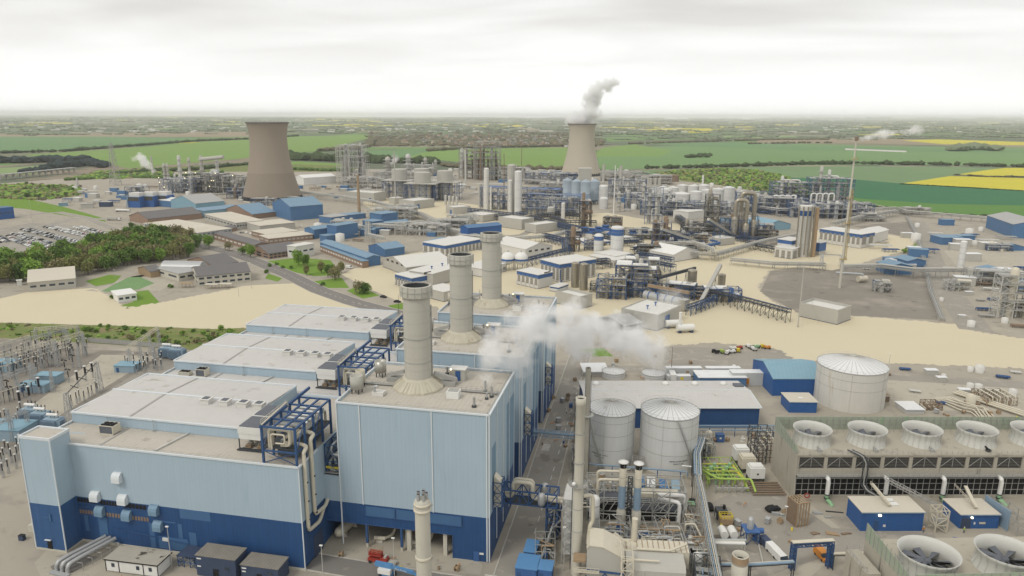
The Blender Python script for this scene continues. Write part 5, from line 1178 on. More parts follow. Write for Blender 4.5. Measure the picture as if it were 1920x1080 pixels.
for i,x in enumerate((25.5,23.6)):M().pipe([(x-6+i*2,1.5,7.8-i),(x+1.6,1.5-i*2,7.8-i),(x+1.6,1.2-i*2,1)],.55,10).build('down_pipe','white_paint',t)
t = thing('exhaust_plinth','grey box exhaust with white steam behind the gantry structure','duct',(9.6,191,0),R(8));M().box(0,0,0,3.4,3,4.2).box(4,0,0,6,2,2.4).build('body','render_grey',t);M().box(3.9,-.1,2.4,6.1,2.1,2.5).build('green_lid','pipe_green',t)
for i,(x,y,lb)in enumerate([(-6.4,172.2,'bright blue fan housing at the foot of the left flue'),(1.0,171.8,'bright blue fan housing at the foot of the right flue'),(-1.0,189.5,'blue rounded blower behind the twin flues')]):
 t = thing('blower',lb,'blower',(x,y,0),U(-.2,.2),'bright blue blowers');m = M().ext([(0,0),(3,0),(3.4,1.6),(2.4,3.2),(.6,3.2),(-.3,1.8)],'y',0,1.8).box(-1.8,.2,2.2,.6,1.6,3.6).build('housing','plant_blue',t);M().tube((1.5,1.8,1.7),(1.5,3.2,1.7),.6,10).build('motor','lift_blue',t);M().bar((3.3,.4,.9),(5.6,1.2,.4),.7,.5).build('belt_guard','plant_blue',t)
t = thing('boiler_casing','grey sloping topped boiler casing beside the thick chimney','boiler',(-11.6,151,-1.0),R(4))
M().ext([(0,3.5),(8.8,5.0),(8.8,10.2),(3.8,12.8),(0.6,13.0),(0,12.2)],'y',0,7.5).build('casing','render_grey',t)
M().ext([(-.1,12.3),(.6,13.1),(3.8,12.9),(8.9,10.3),(8.9,9.0),(8.7,9.0),(8.7,10.1),(3.8,12.7),(.6,12.9),(0,12.1)],'y',-.15,7.65).build('cap','pipe_cream',t)
m = M();m.bar((0,-.2,6.6),(8.8,-.2,6.2),.35);m.bar((.5,-.2,.5),(4.4,-.2,6),.22);m.bar((4.4,-.2,6),(8.5,-.2,.5),.22)
for x in(0,8.8):
 for y in(0,7.5):m.bar((x,y,0),(x,y,5),.35)
m.build('frame','steel_blue',t);m = M();m.rail([(-3,-1.2,6.6),(3,-1.2,6.6)],1.2,.1,1);m.bar((-3,-.6,6.5),(3,-.6,6.5),1.3,.15);m.rail([(-2,-1.2,2.6),(10,-1.2,2.6)],1.2,.1,1);m.bar((-2,-.6,2.5),(10,-.6,2.5),1.3,.15);m.build('platform','pipe_cream',t)
M().box(-3.2,1,7.6,-.2,4,8.2).build('landing','wood',t)
M().pipe([(6.5,8.5,11),(8.9,9,8.8),(10.8,9.2,8.8),(11.4,9.4,9.4),(11.4,9.6,15.2)],.75,12).build('elbow_duct','pipe_cream',t)
t = thing('boiler_casing','broad pale boiler casing with ribbed top at the bottom of the yard','boiler',(-2.2,149.6,-.9),R(6))
M().box(0,0,1,13.6,7,8.6).ext([(0,8.6),(7,8.6),(6,9.8),(1,9.8)],'x',0,13.6).build('casing','render_grey',t)
M().box(-.2,7.3,5,15.4,12,9.2).build('rear_casing','pipe_cream',t)
m = M()
for i in range(12):m.bar((i*1.3+.5,7.3,9.25),(i*1.3+.5,12,9.25),.15)
m.build('rib','wood',t);M().pipe([(2.8,6.2,10.3),(10.6,6.2,10.3),(14.8,8.6,10.8)],.32).build('pipe','pipe_cream',t);M().pipe([(.3,1.2,9.6),(.3,1.2,10.6),(7.5,1.2,10.6)],.26).build('pipe','pipe_cream',t);M().bar((4,-.1,1),(4,-.1,8.6),.2).build('rib','steel_pale',t)
m = M().grid(-1.2,-1.5,1.4,7,[3,6,9.4,12],1,2,.22);m.rail([(-1.2,-1.5,12),(1.4,-1.5,12)],1.1,.1,1);m.build('access_tower','pipe_cream',t)
t = thing('access_tower','tall grey ladder and platform tower hugging the thick chimney','steel structure',(-18.6,160,0));M().grid(0,0,2.6,8,[3,6,9,12,15,18],1,3,.2).build('frame','steel_grey',t);m = M()
for z_ in(3,6,9,12,15,18):m.box(.1,.1,z_,2.5,7.9,z_+.1)
m.build('grating','steel_pale',t)
for i in range(4):M().pipe([(.4+i*.5,9,1),(.4+i*.5,9,14-i),(3+i,10,14-i)],.22).build('pipe','pipe_cream',t)
t = thing('low_pipe_trench','pair of long dark pipes running down the street side of the unit','pipes',(-24.5,158,0));
for i in range(3):M().pipe([(0+i*.9,0,1.8),(2.2+i*.9,24,5.4)],.32).build('pipe','steel_dark' if i!=1 else 'pipe_silver',t)
m = M()
for i in range(6):m.bar((i*.5,i*4.4+1,0),(i*.5,i*4.4+1,2.2+i*.6),.25);m.bar((i*.5+2,i*4.4+1,0),(i*.5+2,i*4.4+1,2.2+i*.6),.25)
m.build('post','steel_dark',t)
for i,(x,y,w,d,lb)in enumerate([(-28.0,158.5,3,5.5,'tall blue tank box by the street lamp'),(-28.8,151.5,5.2,6,'bright blue roofed kiosk nearest the bottom edge'),(-23.4,152.0,3.4,4,'smaller bright blue kiosk next to the larger one')]):
 t = thing('blue_kiosk',lb,'kiosk',(x,y,0),0,'blue kiosks along the street');M().box(0,0,0,w,d,3.2).build('wall','plant_blue',t);M().box(-.15,-.15,3.2,w+.15,d+.15,3.4).build('roof','lift_blue',t);M().box(.4,-.06,.2,1.4,-.01,2.3).build('door','steel_blue',t)
for i,(x,y,r_,h_,lb)in enumerate([(-11.0,189,.9,11,'grey stub vessel with open dark top behind the thick chimney'),(-12,178,1.4,9,'pale vertical vessel touching the thick chimney'),(24.0,158.5,1.9,9.5,'wide open topped pale stack at the bottom right of the unit'),(14.6,161.5,1.1,6,'white domed vessel among the pale pipes')]):
 t = thing('process_vessel',lb,'vessel',(x,y,0));M().lathe([(r_,0),(r_,h_),(r_*.85,h_),(r_*.8,h_-2)]if i in(0,2)else[(r_,0),(r_,h_),(r_*.7,h_+r_*.5),(0,h_+r_*.7)],20).build('shell',['galv','white_paint','concrete_pale','white_paint'][i],t)
 if i in(0,2):M().disc((0,0,h_-1.6),r_*.82).build('mouth','black',t);M().lathe([(r_*1.01,h_-2.2),(r_*1.01,h_-.1)],20).build('stained_rim','wood',t)
 m = M();m.ring((0,0,h_*.4),r_,.08,18);m.ring((0,0,h_*.8),r_,.08,18);m.build('band','steel_grey',t)
def rack(label,pts,w,h,n=4,levels=1,cols=('pipe_silver','pipe_cream'),steel='steel_grey',sp=6.,r=.2,cat='pipe rack',t_=.22,group=None,name='pipe_rack',brace=False):
 p0 = Vector((*pts[0],0));t = thing(name,label,cat,tuple(pts[0]),0,group);m = M();P_ = [Vector((*p,0))-p0 for p in pts]
 for a,b_ in zip(P_,P_[1:]):
  d = b_-a;ln = d.length;d = d.normalized();s = Vector((-d.y,d.x,0))*w/2;k = max(1,int(ln/sp))
  for i in range(k+1):
   c = a.lerp(b_,i/k)
   for q in(c+s,c-s):m.bar(q,q+Vector((0,0,h)),t_)
   for l in range(levels):z = Vector((0,0,h-l*1.8));m.bar(c+s+z,c-s+z,t_*.9)
   if brace and i<k:
    e = a.lerp(b_,(i+1)/k)
    for q in(s,-s):m.bar(c+q,e+q+Vector((0,0,h)),t_*.5);m.bar(c+q+Vector((0,0,h)),e+q,t_*.5)
  for q in(s,-s):
   for l in range(levels):z = Vector((0,0,h-l*1.8));m.bar(a+q+z,b_+q+z,t_*.8)
 m.build('frame',steel,t)
 for l in range(levels):
  for i in range(n):
   o = (i+.5)/n*.86+.07-.5;path = []
   for j,p in enumerate(P_):
    a = P_[max(j-1,0)];b_ = P_[min(j+1,len(P_)-1)];d = (b_-a).normalized();path.append(p+Vector((-d.y,d.x,0))*o*w+Vector((0,0,h+.15+r-l*1.8)))
   M().pipe(path,r*(1 if i%3 else 1.4),6).build('pipe',cols[i%len(cols)],t)
 return t
rack('tall blue pipe rack running away between the unit and the road',[(18.6,150),(17.8,168),(17.2,186),(16.4,200)],1.6,7.6,3,2,('pipe_silver','pipe_cream','pipe_bluegrey'),'steel_grey',4,.13)
rack('pipe rack passing behind the right water tank',[(16.4,200),(16.8,214),(19,226)],2.6,7.5,4,1,('pipe_silver','pipe_bluegrey'),'steel_dark',5,.2)
rack('low pipe bridge crossing to the brown stack',[(12,170.5),(20,172),(27,173.2)],1.6,3.2,2,1,('white_paint','pipe_cream'),'steel_grey',4,.3)
rack('light blue pipe line on single posts toward the blue frame',[(18,160.5),(27,162.3),(37.5,165.6)],1.0,4.4,2,1,('pipe_bluegrey','pipe_cream'),'steel_dark',7,.25)
rack('light pipe line on posts from the blue frame to the cooling cells',[(48,171.8),(57,174)],1.0,4.0,2,1,('pipe_cream','pipe_cream'),'steel_dark',5,.2)
t = thing('cable_gantry','dark blue trussed goalpost frame over the yard road','gantry',(37.6,169.3,0),R(17));m = M();m.lattice((.5,0,0),(.5,0,6.6),1.0,1.0,6,.15,.26);m.lattice((10.2,0,0),(10.2,0,6.6),1.0,1.0,6,.15,.26);m.truss((0,0,6.5),(10.7,0,6.5),1.0,1.0,9,.15);m.build('frame','steel_blue',t);m = M();m.bar((-.1,0,7.75),(10.8,0,7.75),1.2,.18);m.build('cable_tray','pipe_cream',t)
t = thing('heat_exchanger','pair of silver drums on a skid by the blue frame unit','pipe skid',(22.6,178.4,0),RG);M().tube((0,0,2),(0,3.2,2),1.1,14).tube((2.6,0,2),(2.6,3.2,2),1.1,14).build('drum','white_paint',t);M().grid(5.2,-1.5,8.6,2.6,[3.6],1,1,.24).build('frame','steel_blue',t);M().box(5,-1.6,3.6,8.8,2.8,3.8).build('platform','plant_blue',t);M().lathe([(.9,3.8),(.9,6.4),(.5,7),(0,7)],12,(6.8,.6,0)).build('vessel','galv',t);M().tube((-6,-2,1.8),(5,-2,1.8),.45).build('pipe','pipe_silver',t);M().tube((8.6,.6,3),(10.4,.6,3),.8,10).build('pump_body','plant_blue',t)
def skid(lb,x,y,w,d,h,seed,cols=('pipe_cream','pipe_silver','steel_pale','wood'),st='steel_grey'):
 g_ = random.Random(seed);t = thing('pipe_skid',lb,'pipe skid',(x,y,0),R(g_.uniform(4,12)));M().grid(0,0,w,d,[h*.45,h],max(2,int(w/2.5)),max(2,int(d/3)),.16).build('frame',st,t)
 for i in range(int(w*d/5)):
  X,Y,z = g_.uniform(0,w),g_.uniform(0,d),g_.uniform(.3,1.1)*h;M().pipe([(X,Y,.2),(X,Y,z),(g_.uniform(0,w),Y,z),(g_.uniform(0,w),g_.uniform(0,d),z*.6)],g_.uniform(.1,.28),6).build('pipe',g_.choice(cols),t)
 for i in range(int(w*d/22)):r = g_.uniform(.4,.9);M().lathe([(r,0),(r,h*g_.uniform(.4,1)),(0,h*1.02)],10,(g_.uniform(1,w-1),g_.uniform(1,d-1),0)).build('vessel',g_.choice(['render_grey','pipe_cream','plant_blue','galv']),t)
 m = M()
 for i in range(6):m.box(g_.uniform(0,w-2),g_.uniform(0,d-2),h*.45,g_.uniform(1,w),g_.uniform(1,d),h*.45+.12)
 m.build('grating','fan_grey',t)
for a_ in(('dense pipework between the shelter and the sloping boiler casing',-9.5,164,8,10,7,1),('dark machinery and pipes at the foot of the capped flues',.5,164.5,12,12,6,2),('pipework around the pipe bridge landing',-22,170,7,12,9,3),('small pipe skid behind the thick chimney',-19,186,10,9,6,4),('steel framed pipes between the shelter and the containers',-10,192,12,6,5,5),('pipe cluster below the grey exhaust',13.2,163,6,14,5,6),('low pipes left of the first tall rack',12.5,178,5,12,4,7),('pipes along the left side of the water tanks',-22,208,5,16,4,8),('pipes right of the larger water tank',17.5,226,6,12,5,9),('pipe skid at the street foot of the blue bridge',-25,158,5,9,4,10)):skid(*a_)
t = thing('generator_set','dark generator set with a yellow guarded platform','generator',(22.0,186,0),RG);M().box(0,2.6,.3,3,5.4,3).build('engine','steel_dark',t);M().box(.3,0,.3,3.6,2.4,2.0).build('skid','wood',t);M().rail([(.3,0,2),(3.6,0,2),(3.6,2.4,2),(.3,2.4,2),(.3,0,2)],1,.12,.8).build('guard_rail','yellow',t);M().tube((2.2,4,3),(2.2,4,4.2),.4,8).build('exhaust','black',t)
t = thing('pipework_cluster','dense cream and dark pipework right of the broad boiler casing','pipe skid',(13.6,148,0));M().grid(0,0,6,12,[2.4,4.8,7.4],2,3,.2).build('frame','steel_dark',t)
for i in range(12):M().pipe([(.3+i*.5,1,.3),(.3+i*.5,1,2.6+(i%4)),(.3+i*.5,9,2.6+(i%4)),(1+i*.5,11.5,1)],.18+.05*(i%3)).build('pipe',['pipe_cream','steel_pale','pipe_silver','pipe_bluegrey'][i%4],t)
for j in range(4):M().box(.3,.3+j*2.8,4.9,5.7,2+j*2.8,5.0).build('grating','steel_grey',t)
def van(label,px,py,rz,col,cat='van',name='parked_van',xy=None):
 x,y = xy or K(px,py);t = thing(name,label,cat,(x,y,0),rz)
 if cat=='van':b_ = M().ext([(-2.4,.4),(2.4,.4),(2.5,1.1),(1.9,1.3),(1.2,2.2),(-2.4,2.3)],'y',-.95,.95)
 else:b_ = M().ext([(-2.1,.35),(2.1,.35),(2.15,.85),(1.2,.95),(.5,1.42),(-1.2,1.42),(-2.0,.95),(-2.15,.8)],'y',-.88,.88)
 b_.build('body',col,t);M().ext([(1.92,1.33),(1.25,2.15),(1.1,2.1),(1.1,1.33)]if cat=='van' else[(1.15,.98),(.48,1.38),(-1.15,1.38),(-1.8,.98)],'y',-.9 if cat!='van' else-.97,.9 if cat!='van' else .97).build('window','glass_dark',t)
 m = M()
 for a in(-1.4,1.4):
  for b2 in(-.85,.85):m.tube((a,b2-.12,.33),(a,b2+.12,.33),.34,10)
 m.build('wheel','tyre',t);return t
van('white van parked at the end of the bunded pen by the road',0,0,-1.1,'white_paint',xy=(35.9,172.6));van('white van behind the first one in the concrete pen',0,0,-1.1,'white_paint',xy=(34.7,175.4));van('dark pickup van at the far end of the pen',0,0,-1.1,'cabin_navy',xy=(33.4,178.2))
M().box(31.2,170,0,31.5,182,.5).box(31.5,170,0,38.0,170.3,.5).build('pen_wall','kerb').__setitem__('label','low concrete kerb wall of the vehicle pen');bpy.data.objects['pen_wall']['category'] = 'wall'
van('black car parked on the paved verge right of the main road',719,558,-.3,'black','car','parked_car');van('black car parked at the small green corner',745,567,0,'black','car','parked_car');van('white ambulance like van with orange stripe at the blue sheds',655,503,0,'white_paint');van('white van on bare ground left of the blue gabled huts',1624,505,0,'white_paint');van('white van at the bottom edge below the blue gantry',0,0,.4,'white_paint',xy=(31.5,149));van('orange and black truck at the blue frame foot',0,0,-1.2,'orange',xy=(46.5,176.2))
van('dark small car right of the shipping containers',0,0,1.5,'black','car','parked_car',xy=(15.0,196.2));van('dark car farther right of the shipping containers',0,0,1.7,'black','car','parked_car',xy=(19.8,195.0));van('black car on the road bend near the green pipework',0,0,.5,'black','car','parked_car',xy=(37.6,197.6))
t = thing('pipe_stock','cream and rusty piping loops on the bare yard right of the stained tank','pipework',(117,283,0),RG)
for i in range(8):M().pipe([(i*.9,16,.6+i*.1),(i*.9+3,4,.8+(i%3)),(i*.9+6,2,.8+(i%3)),(i*.9+6,-2,.4)],.28).build('pipe','pipe_cream',t)
t = thing('pipe_stock','dense yellowish coil of pipework at the right yard edge','pipework',(133,290,0),RG);M().grid(0,6,12,16,[1.6,3.4],4,3,.16).build('frame','rusty',t)
for i in range(12):M().pipe([(i,6,.5),(i,6,1.8+(i%3)),(i,15,1.8+(i%3)),(i+1,17,.5)],.26).build('pipe','pipe_cream' if i%3 else 'wood',t)
for i in range(3):M().pipe([(-6+i,18,1+i*.4),(8+i,-8,1+i*.4),(14,-10,.6)],.4).build('long_pipe','pipe_cream',t)
t = thing('pipe_stock','brown valve cluster between the white roofed hut and the cream pipes','pipework',(107,286,0),RG);M().grid(0,0,6,5,[1.4,2.6],3,2,.2).build('frame','rusty',t)
for i in range(6):M().tube((i,.5,.5),(i,4.5,1+.3*(i%3)),.3).build('pipe','wood' if i%2 else 'pipe_cream',t)
shed('white_hut','low flat white roofed hut on the yard right of the stained tank',98,281,7,8,1.6,'container_white','tank_roof',RG,None,'hut')
shed('small_hut','small brown box hut between the stained tank and the low white hut',92.5,292,3,2.4,2.4,'rusty','wood',RG,None,'hut')
t = thing('small_vessel','cream upright vessel standing among the cream pipes','vessel',(126,296,0));M().lathe([(1.8,0),(1.8,4),(0,4.8)],16).build('shell','pipe_cream',t);M().lathe([(1,0),(1,2),(0,2.4)],12,(10,6,0)).build('twin_vessel','rusty',t)
def small(kind,label,x,y,rz,wh):
 t = thing(kind,label+' '+wh,kind.replace('_',' '),(x,y,0),rz,'loose items '+wh)
 if kind=='cable_drum':M().tube((0,0,.8),(0,.1,.8),.8,14).tube((0,.9,.8),(0,1,.8),.8,14).tube((0,.1,.8),(0,.9,.8),.4,12).build('reel','wood',t)
 elif kind=='pallet_stack':[M().box(0,0,i*.2,1.2,1.0,i*.2+.14).build('pallet','wood',t)for i in range(4)]
 elif kind=='oil_drum':M().lathe([(.3,0),(.3,.9),(0,.9)],10).build('barrel',rng.choice(['plant_blue','rusty','yellow']),t)
 elif kind=='barrier':M().bar((0,0,.9),(2,0,.9),.12,.25).build('board','orange',t);M().bar((.2,-.3,0),(.2,0,.9),.08).bar((1.8,-.3,0),(1.8,0,.9),.08).build('trestle','steel_grey',t)
 else:M().box(0,0,.2,1.6,1.2,1.6).box(-.05,-.05,1.6,1.65,1.25,1.7).build('crate',rng.choice(['white_paint','galv','plant_blue','wood']),t)
SK = [('cable_drum','wooden cable drum'),('pallet_stack','stack of wooden pallets'),('oil_drum','steel oil drum'),('barrier','orange striped barrier'),('equipment_crate','closed equipment crate')]
for(x0,y0,x1,y1),n,wh in(((-36,225,-23,290),22,'on the street between boiler houses and tanks'),((22,180,42,200),14,'on the yard before the cooling cells'),((-22,255,60,262),0,''),((66,181,110,189),12,'along the road behind the nearest cooling cells'),((98,262,150,300),20,'on the bare pipe yard'),((-78,148,-40,155),8,'before the boiler house overhang'),((-165,120,-90,133),12,'on the ground before the long hall'),((20,240,48,247),8,'at the foot of the navy warehouse'),((-20,296,60,330),14,'on the dirt behind the white trailers')):
 for i in range(n):k = rng.choice(SK);small(*k,U(x0,x1),U(y0,y1),U(0,3),wh)
m = M()
for i in range(6):m.box(-36.5+i*.0,146+i*1.1,.037,-33.5,146.5+i*1.1,.041)
for y in range(160,325,6):m.box(-27.6,y,.034,-27.4,y+3,.038)
for i in range(5):m.box(-33.5,222+i*1.0,.034,-31,222.5+i*1.0,.038)
tag(m.build('road_marking','line_white'),'zebra bars and dashes painted on the works street',None,None,'structure')
m = M()
for i in range(26):x,y,r_ = (-29+U(-4,4),U(130,320),U(.6,2.4))if i%2 else(U(20,45),U(165,200),U(.6,2.2));k = 10;m.add([(x+math.cos(j*.628)*r_*U(.6,1.2),y+math.sin(j*.628)*r_*U(.7,1.5),.042+i*.0004)for j in range(k)],[tuple(range(k))])
tag(m.build('oil_stain','gravel_dark'),'dark oil stains and patches on the works roads',None,None,'stuff')
#  SWITCHYARD
def post_proto(name,label,ph,ih,r,cap=True,grp=None,twin=0):
 t = thing(name,label,'insulator',(0,0,-300),0,grp);M().lattice((0,0,0),(0,0,ph),.5,.4,3,.05,.08).build('pedestal','galv',t)
 m = M();n = int(ih/.3)
 for i in range(n):m.lathe([(r*.55,i*.3),(r,i*.3+.12),(r*.55,i*.3+.24)],8,(0,0,ph))
 m.build('insulator','insul_black',t)
 if cap:M().lathe([(0,ph+ih+.5),(r*1.3,ph+ih+.35),(r*1.3,ph+ih),(0,ph+ih)],8).build('cap','white_paint',t)
 if twin:M().tube((-1.2,0,ph+ih+.3),(-.3,.1,ph+ih+.5),.3,8).tube((.4,0,ph+ih+.5),(1.4,-.1,ph+ih+.3),.3,8).build('interrupter','insul_black',t)
 return t
pA = post_proto('insulator_post','x',2.4,2.4,.24,True,'slim insulator posts of the switchyard')
pB = post_proto('circuit_breaker','x',3.0,3.6,.52,True,'fat black insulator columns')
pC = post_proto('disconnector','x',2.8,2.8,.26,False,'T shaped breakers of the switchyard',1)
for i,(px,py)in enumerate([(175,708),(162,715),(147,725),(75,738),(57,755),(39,765)]):
 dup(pB,K(px,py),0,['fat black insulator column, right of the far three','fat black insulator column, middle of the far three','fat black insulator column, left of the far three','fat black insulator column, right of the near three','fat black insulator column, middle of the near three','fat black insulator column, left of the near three'][i])
for i,(px,py)in enumerate([(138,690),(123,700),(110,670),(133,668),(118,655),(30,722),(16,740),(48,745),(20,752),(96,655),(85,660),(130,718)]):dup(pC,K(px,py),U(-.3,.3),'black T shaped breaker on a lattice foot in the switchyard')
for poly,n,lb in[([(20,660),(165,648),(175,665),(20,700)],34,'slim insulator post in the far rows behind the breakers'),([(0,690),(120,668),(100,690),(0,720)],20,'slim insulator post under the twin pale busbars'),([(230,680),(305,670),(310,695),(255,705)],22,'slim insulator post in front of the transformers'),([(130,770),(190,738),(180,735),(125,765)],9,'slim insulator post along the side of the nearest hall'),([(0,790),(45,775),(40,800),(0,830)],8,'slim insulator post beyond the stair tower'),([(0,850),(40,840),(40,880),(0,900)],13,'slim insulator post at the left picture edge')]:
 for p in fill(poly,n,2.0):dup(pA,p,0,lb)
for pr in(pA,pB,pC):
 for ch in list(pr.children):bpy.data.objects.remove(ch)
 bpy.data.objects.remove(pr)
KIDS.clear()
def mast(label,px,py,h,w=1.8,arms=True,name='lattice_mast',cat='lattice mast',m_='galv',n=8,t_=.1,group=None):
 x,y = K(px,py);t = thing(name,label,cat,(x,y,0),0,group);M().lattice((0,0,0),(0,0,h),w,w*.45,n,t_).build('lattice',m_,t);return t
mast('grey lattice mast near the corner of the nearest hall',134,812,15,2.2);mast('grey lattice mast beside the edge of the second hall',188,735,13,2.0);mast('grey lattice mast left of the far breakers',108,688,12,1.8);mast('grey lattice mast right of the far gantry',160,668,11,1.6);mast('thin lattice mast by the blue transformers',292,690,10,1.4);mast('thin lattice mast above the blue control huts',62,725,10,1.4)
t = thing('cable_strings','sagging black insulator strings hanging between lattice masts','cables',(*K(134,812),0));a = Vector((0,0,14.5));b_ = Vector((*K(188,735),12.5))-Vector((*K(134,812),0));m = M()
m.bar(a,b_,.25)
for k_ in(.25,.5,.75):c = a.lerp(b_,k_);m.tube(c+Vector((-1.6,0,0)),c+Vector((1.6,0,-.7)),.16,6)
m.build('string','steel_dark',t)
def gantry(label,a,b_,h,w=1.4,n=14,m_='pipe_cream',twin=0):
 x0,y0 = K(*a);x1,y1 = K(*b_);t = thing('busbar_gantry',label,'gantry',(x0,y0,0));d = Vector((x1-x0,y1-y0,0));m = M();m.truss((0,0,h),d+Vector((0,0,h)),w,w,n,.09)
 m.build('girder',m_,t)
 m = M()
 for k_ in(0,.33,.67,1):c = d*k_;m.lattice(c,c+Vector((0,0,h)),1.2,.9,6,.08)
 m.build('leg','galv',t);return t
gantry('long pale lattice girder across the middle of the switchyard',(-60,735),(160,665),10)
gantry('second pale lattice girder behind the long one',(-60,705),(60,668),9,1.2)
gantry('pale girder above the blue transformers',(245,690),(300,650),9,1.2,8)
gantry('short dark topped girder at the far end of the switchyard',(70,652),(150,645),9,1.0,8)
gantry('lattice girder over the left breakers',(-40,770),(70,728),9,1.2,10,'galv')
gantry('lattice girder over the slim posts',(10,678),(130,650),8,1.0,10,'galv')
gantry('lattice girder left of the stair tower',(-40,860),(55,812),8,1.0,8,'galv')
for i_,(a_,b__)in enumerate([(35,700),(80,690),(150,690),(5,735),(100,735),(20,812)]):mast('small grey lattice mast '+['behind the left switch house','above the farther control hut','left of the far black columns','at the left picture edge','right of the control huts','beyond the stair tower'][i_],a_,b__,9,1.3)
for i,(a,b_,z_)in enumerate([((-40,720),(125,668),6.5),((-40,730),(130,675),6.5),((0,690),(90,655),7.0),((60,640),(150,632),5),((0,760),(70,735),5)]):
 x0,y0 = K(*a);x1,y1 = K(*b_);t = thing('busbar',['pale tubular busbar nearest the big girder','pale tubular busbar just in front of the first','pale tubular busbar at the left of the far rows','pale pipe busbar along the back of the yard','pale tubular busbar over the blue huts'][i],'busbar',(x0,y0,0));d = Vector((x1-x0,y1-y0,0));M().tube((0,0,z_),d+Vector((0,0,z_)),.14,6).build('tube','pipe_cream',t);m = M()
 for k_ in range(9):c = d*(k_/8);m.bar(c,c+Vector((0,0,z_)),.14);m.tube(c+Vector((0,0,z_-2)),c+Vector((0,0,z_)),.17,6)
 m.build('post','steel_dark',t)
for i,(px,py,w,d,h_,lb)in enumerate([(62,738,11,5,3.2,'nearer light blue control hut in the switchyard'),(88,722,9.5,5,3.6,'farther light blue control hut in the switchyard'),(-10,700,16,7,4,'long light blue switch house at the left picture edge'),(235,700,9,6,3,'grey blue relay room beside the transformers'),(5,830,14,9,4,'grey blue annex left of the stair tower')]):
 x,y = K(px,py);shed('control_hut',lb,x-w*.6,y,w,d,h_,'container_pale','shed_teal_roof',.12,None,'hut',None,None,(1,1.2,2.2,'steel_blue'))
for i,(px,py,lb)in enumerate([(308,672,'left blue finned transformer behind the second hall'),(326,675,'right blue finned transformer behind the second hall'),(68,800,'blue finned transformer behind the stair tower'),(92,812,'second blue finned transformer behind the stair tower'),(50,792,'grey blue transformer farther behind the stair tower')]):
 x,y = K(px,py);t = thing('transformer',lb,'transformer',(x-2,y,0),.05,'big blue transformers');M().box(0,0,.4,5.5,3.6,5).build('tank','container_pale',t);m = M()
 for j in range(11):m.box(j*.5,-1.3,1,j*.5+.18,0,4.8)
 for j in range(7):m.box(5.5,j*.5,1,6.7,j*.5+.18,4.8)
 m.build('radiator','pipe_bluegrey',t);M().tube((.5,1.8,6.2),(4.8,1.8,6.2),.55,10).build('conservator','white_paint',t)
 for j in range(3):M().tube((1.2+j*1.5,2.5,5),(1.2+j*1.5,2.7,7.4),.16,6).build('bushing','insul_black',t)
t = thing('yard_fence','grey mesh fence along the back of the switchyard','fence',(*K(165,642),0));p = Vector((*K(165,642),0));q = Vector((*K(335,655),0))-p;m = M()
for i in range(25):c = q*(i/24);m.bar(c,c+Vector((0,0,2.6)),.1)
for z_ in(.3,1.4,2.6):m.bar(Vector((0,0,z_)),q+Vector((0,0,z_)),.07)
m.build('post','galv',t);M().add([(0,0,.2),tuple(q+Vector((0,0,.2))),tuple(q+Vector((0,.05,2.4))),(0,.05,2.4)],[(0,1,2,3)]).build('mesh_panel','steel_grey',t)
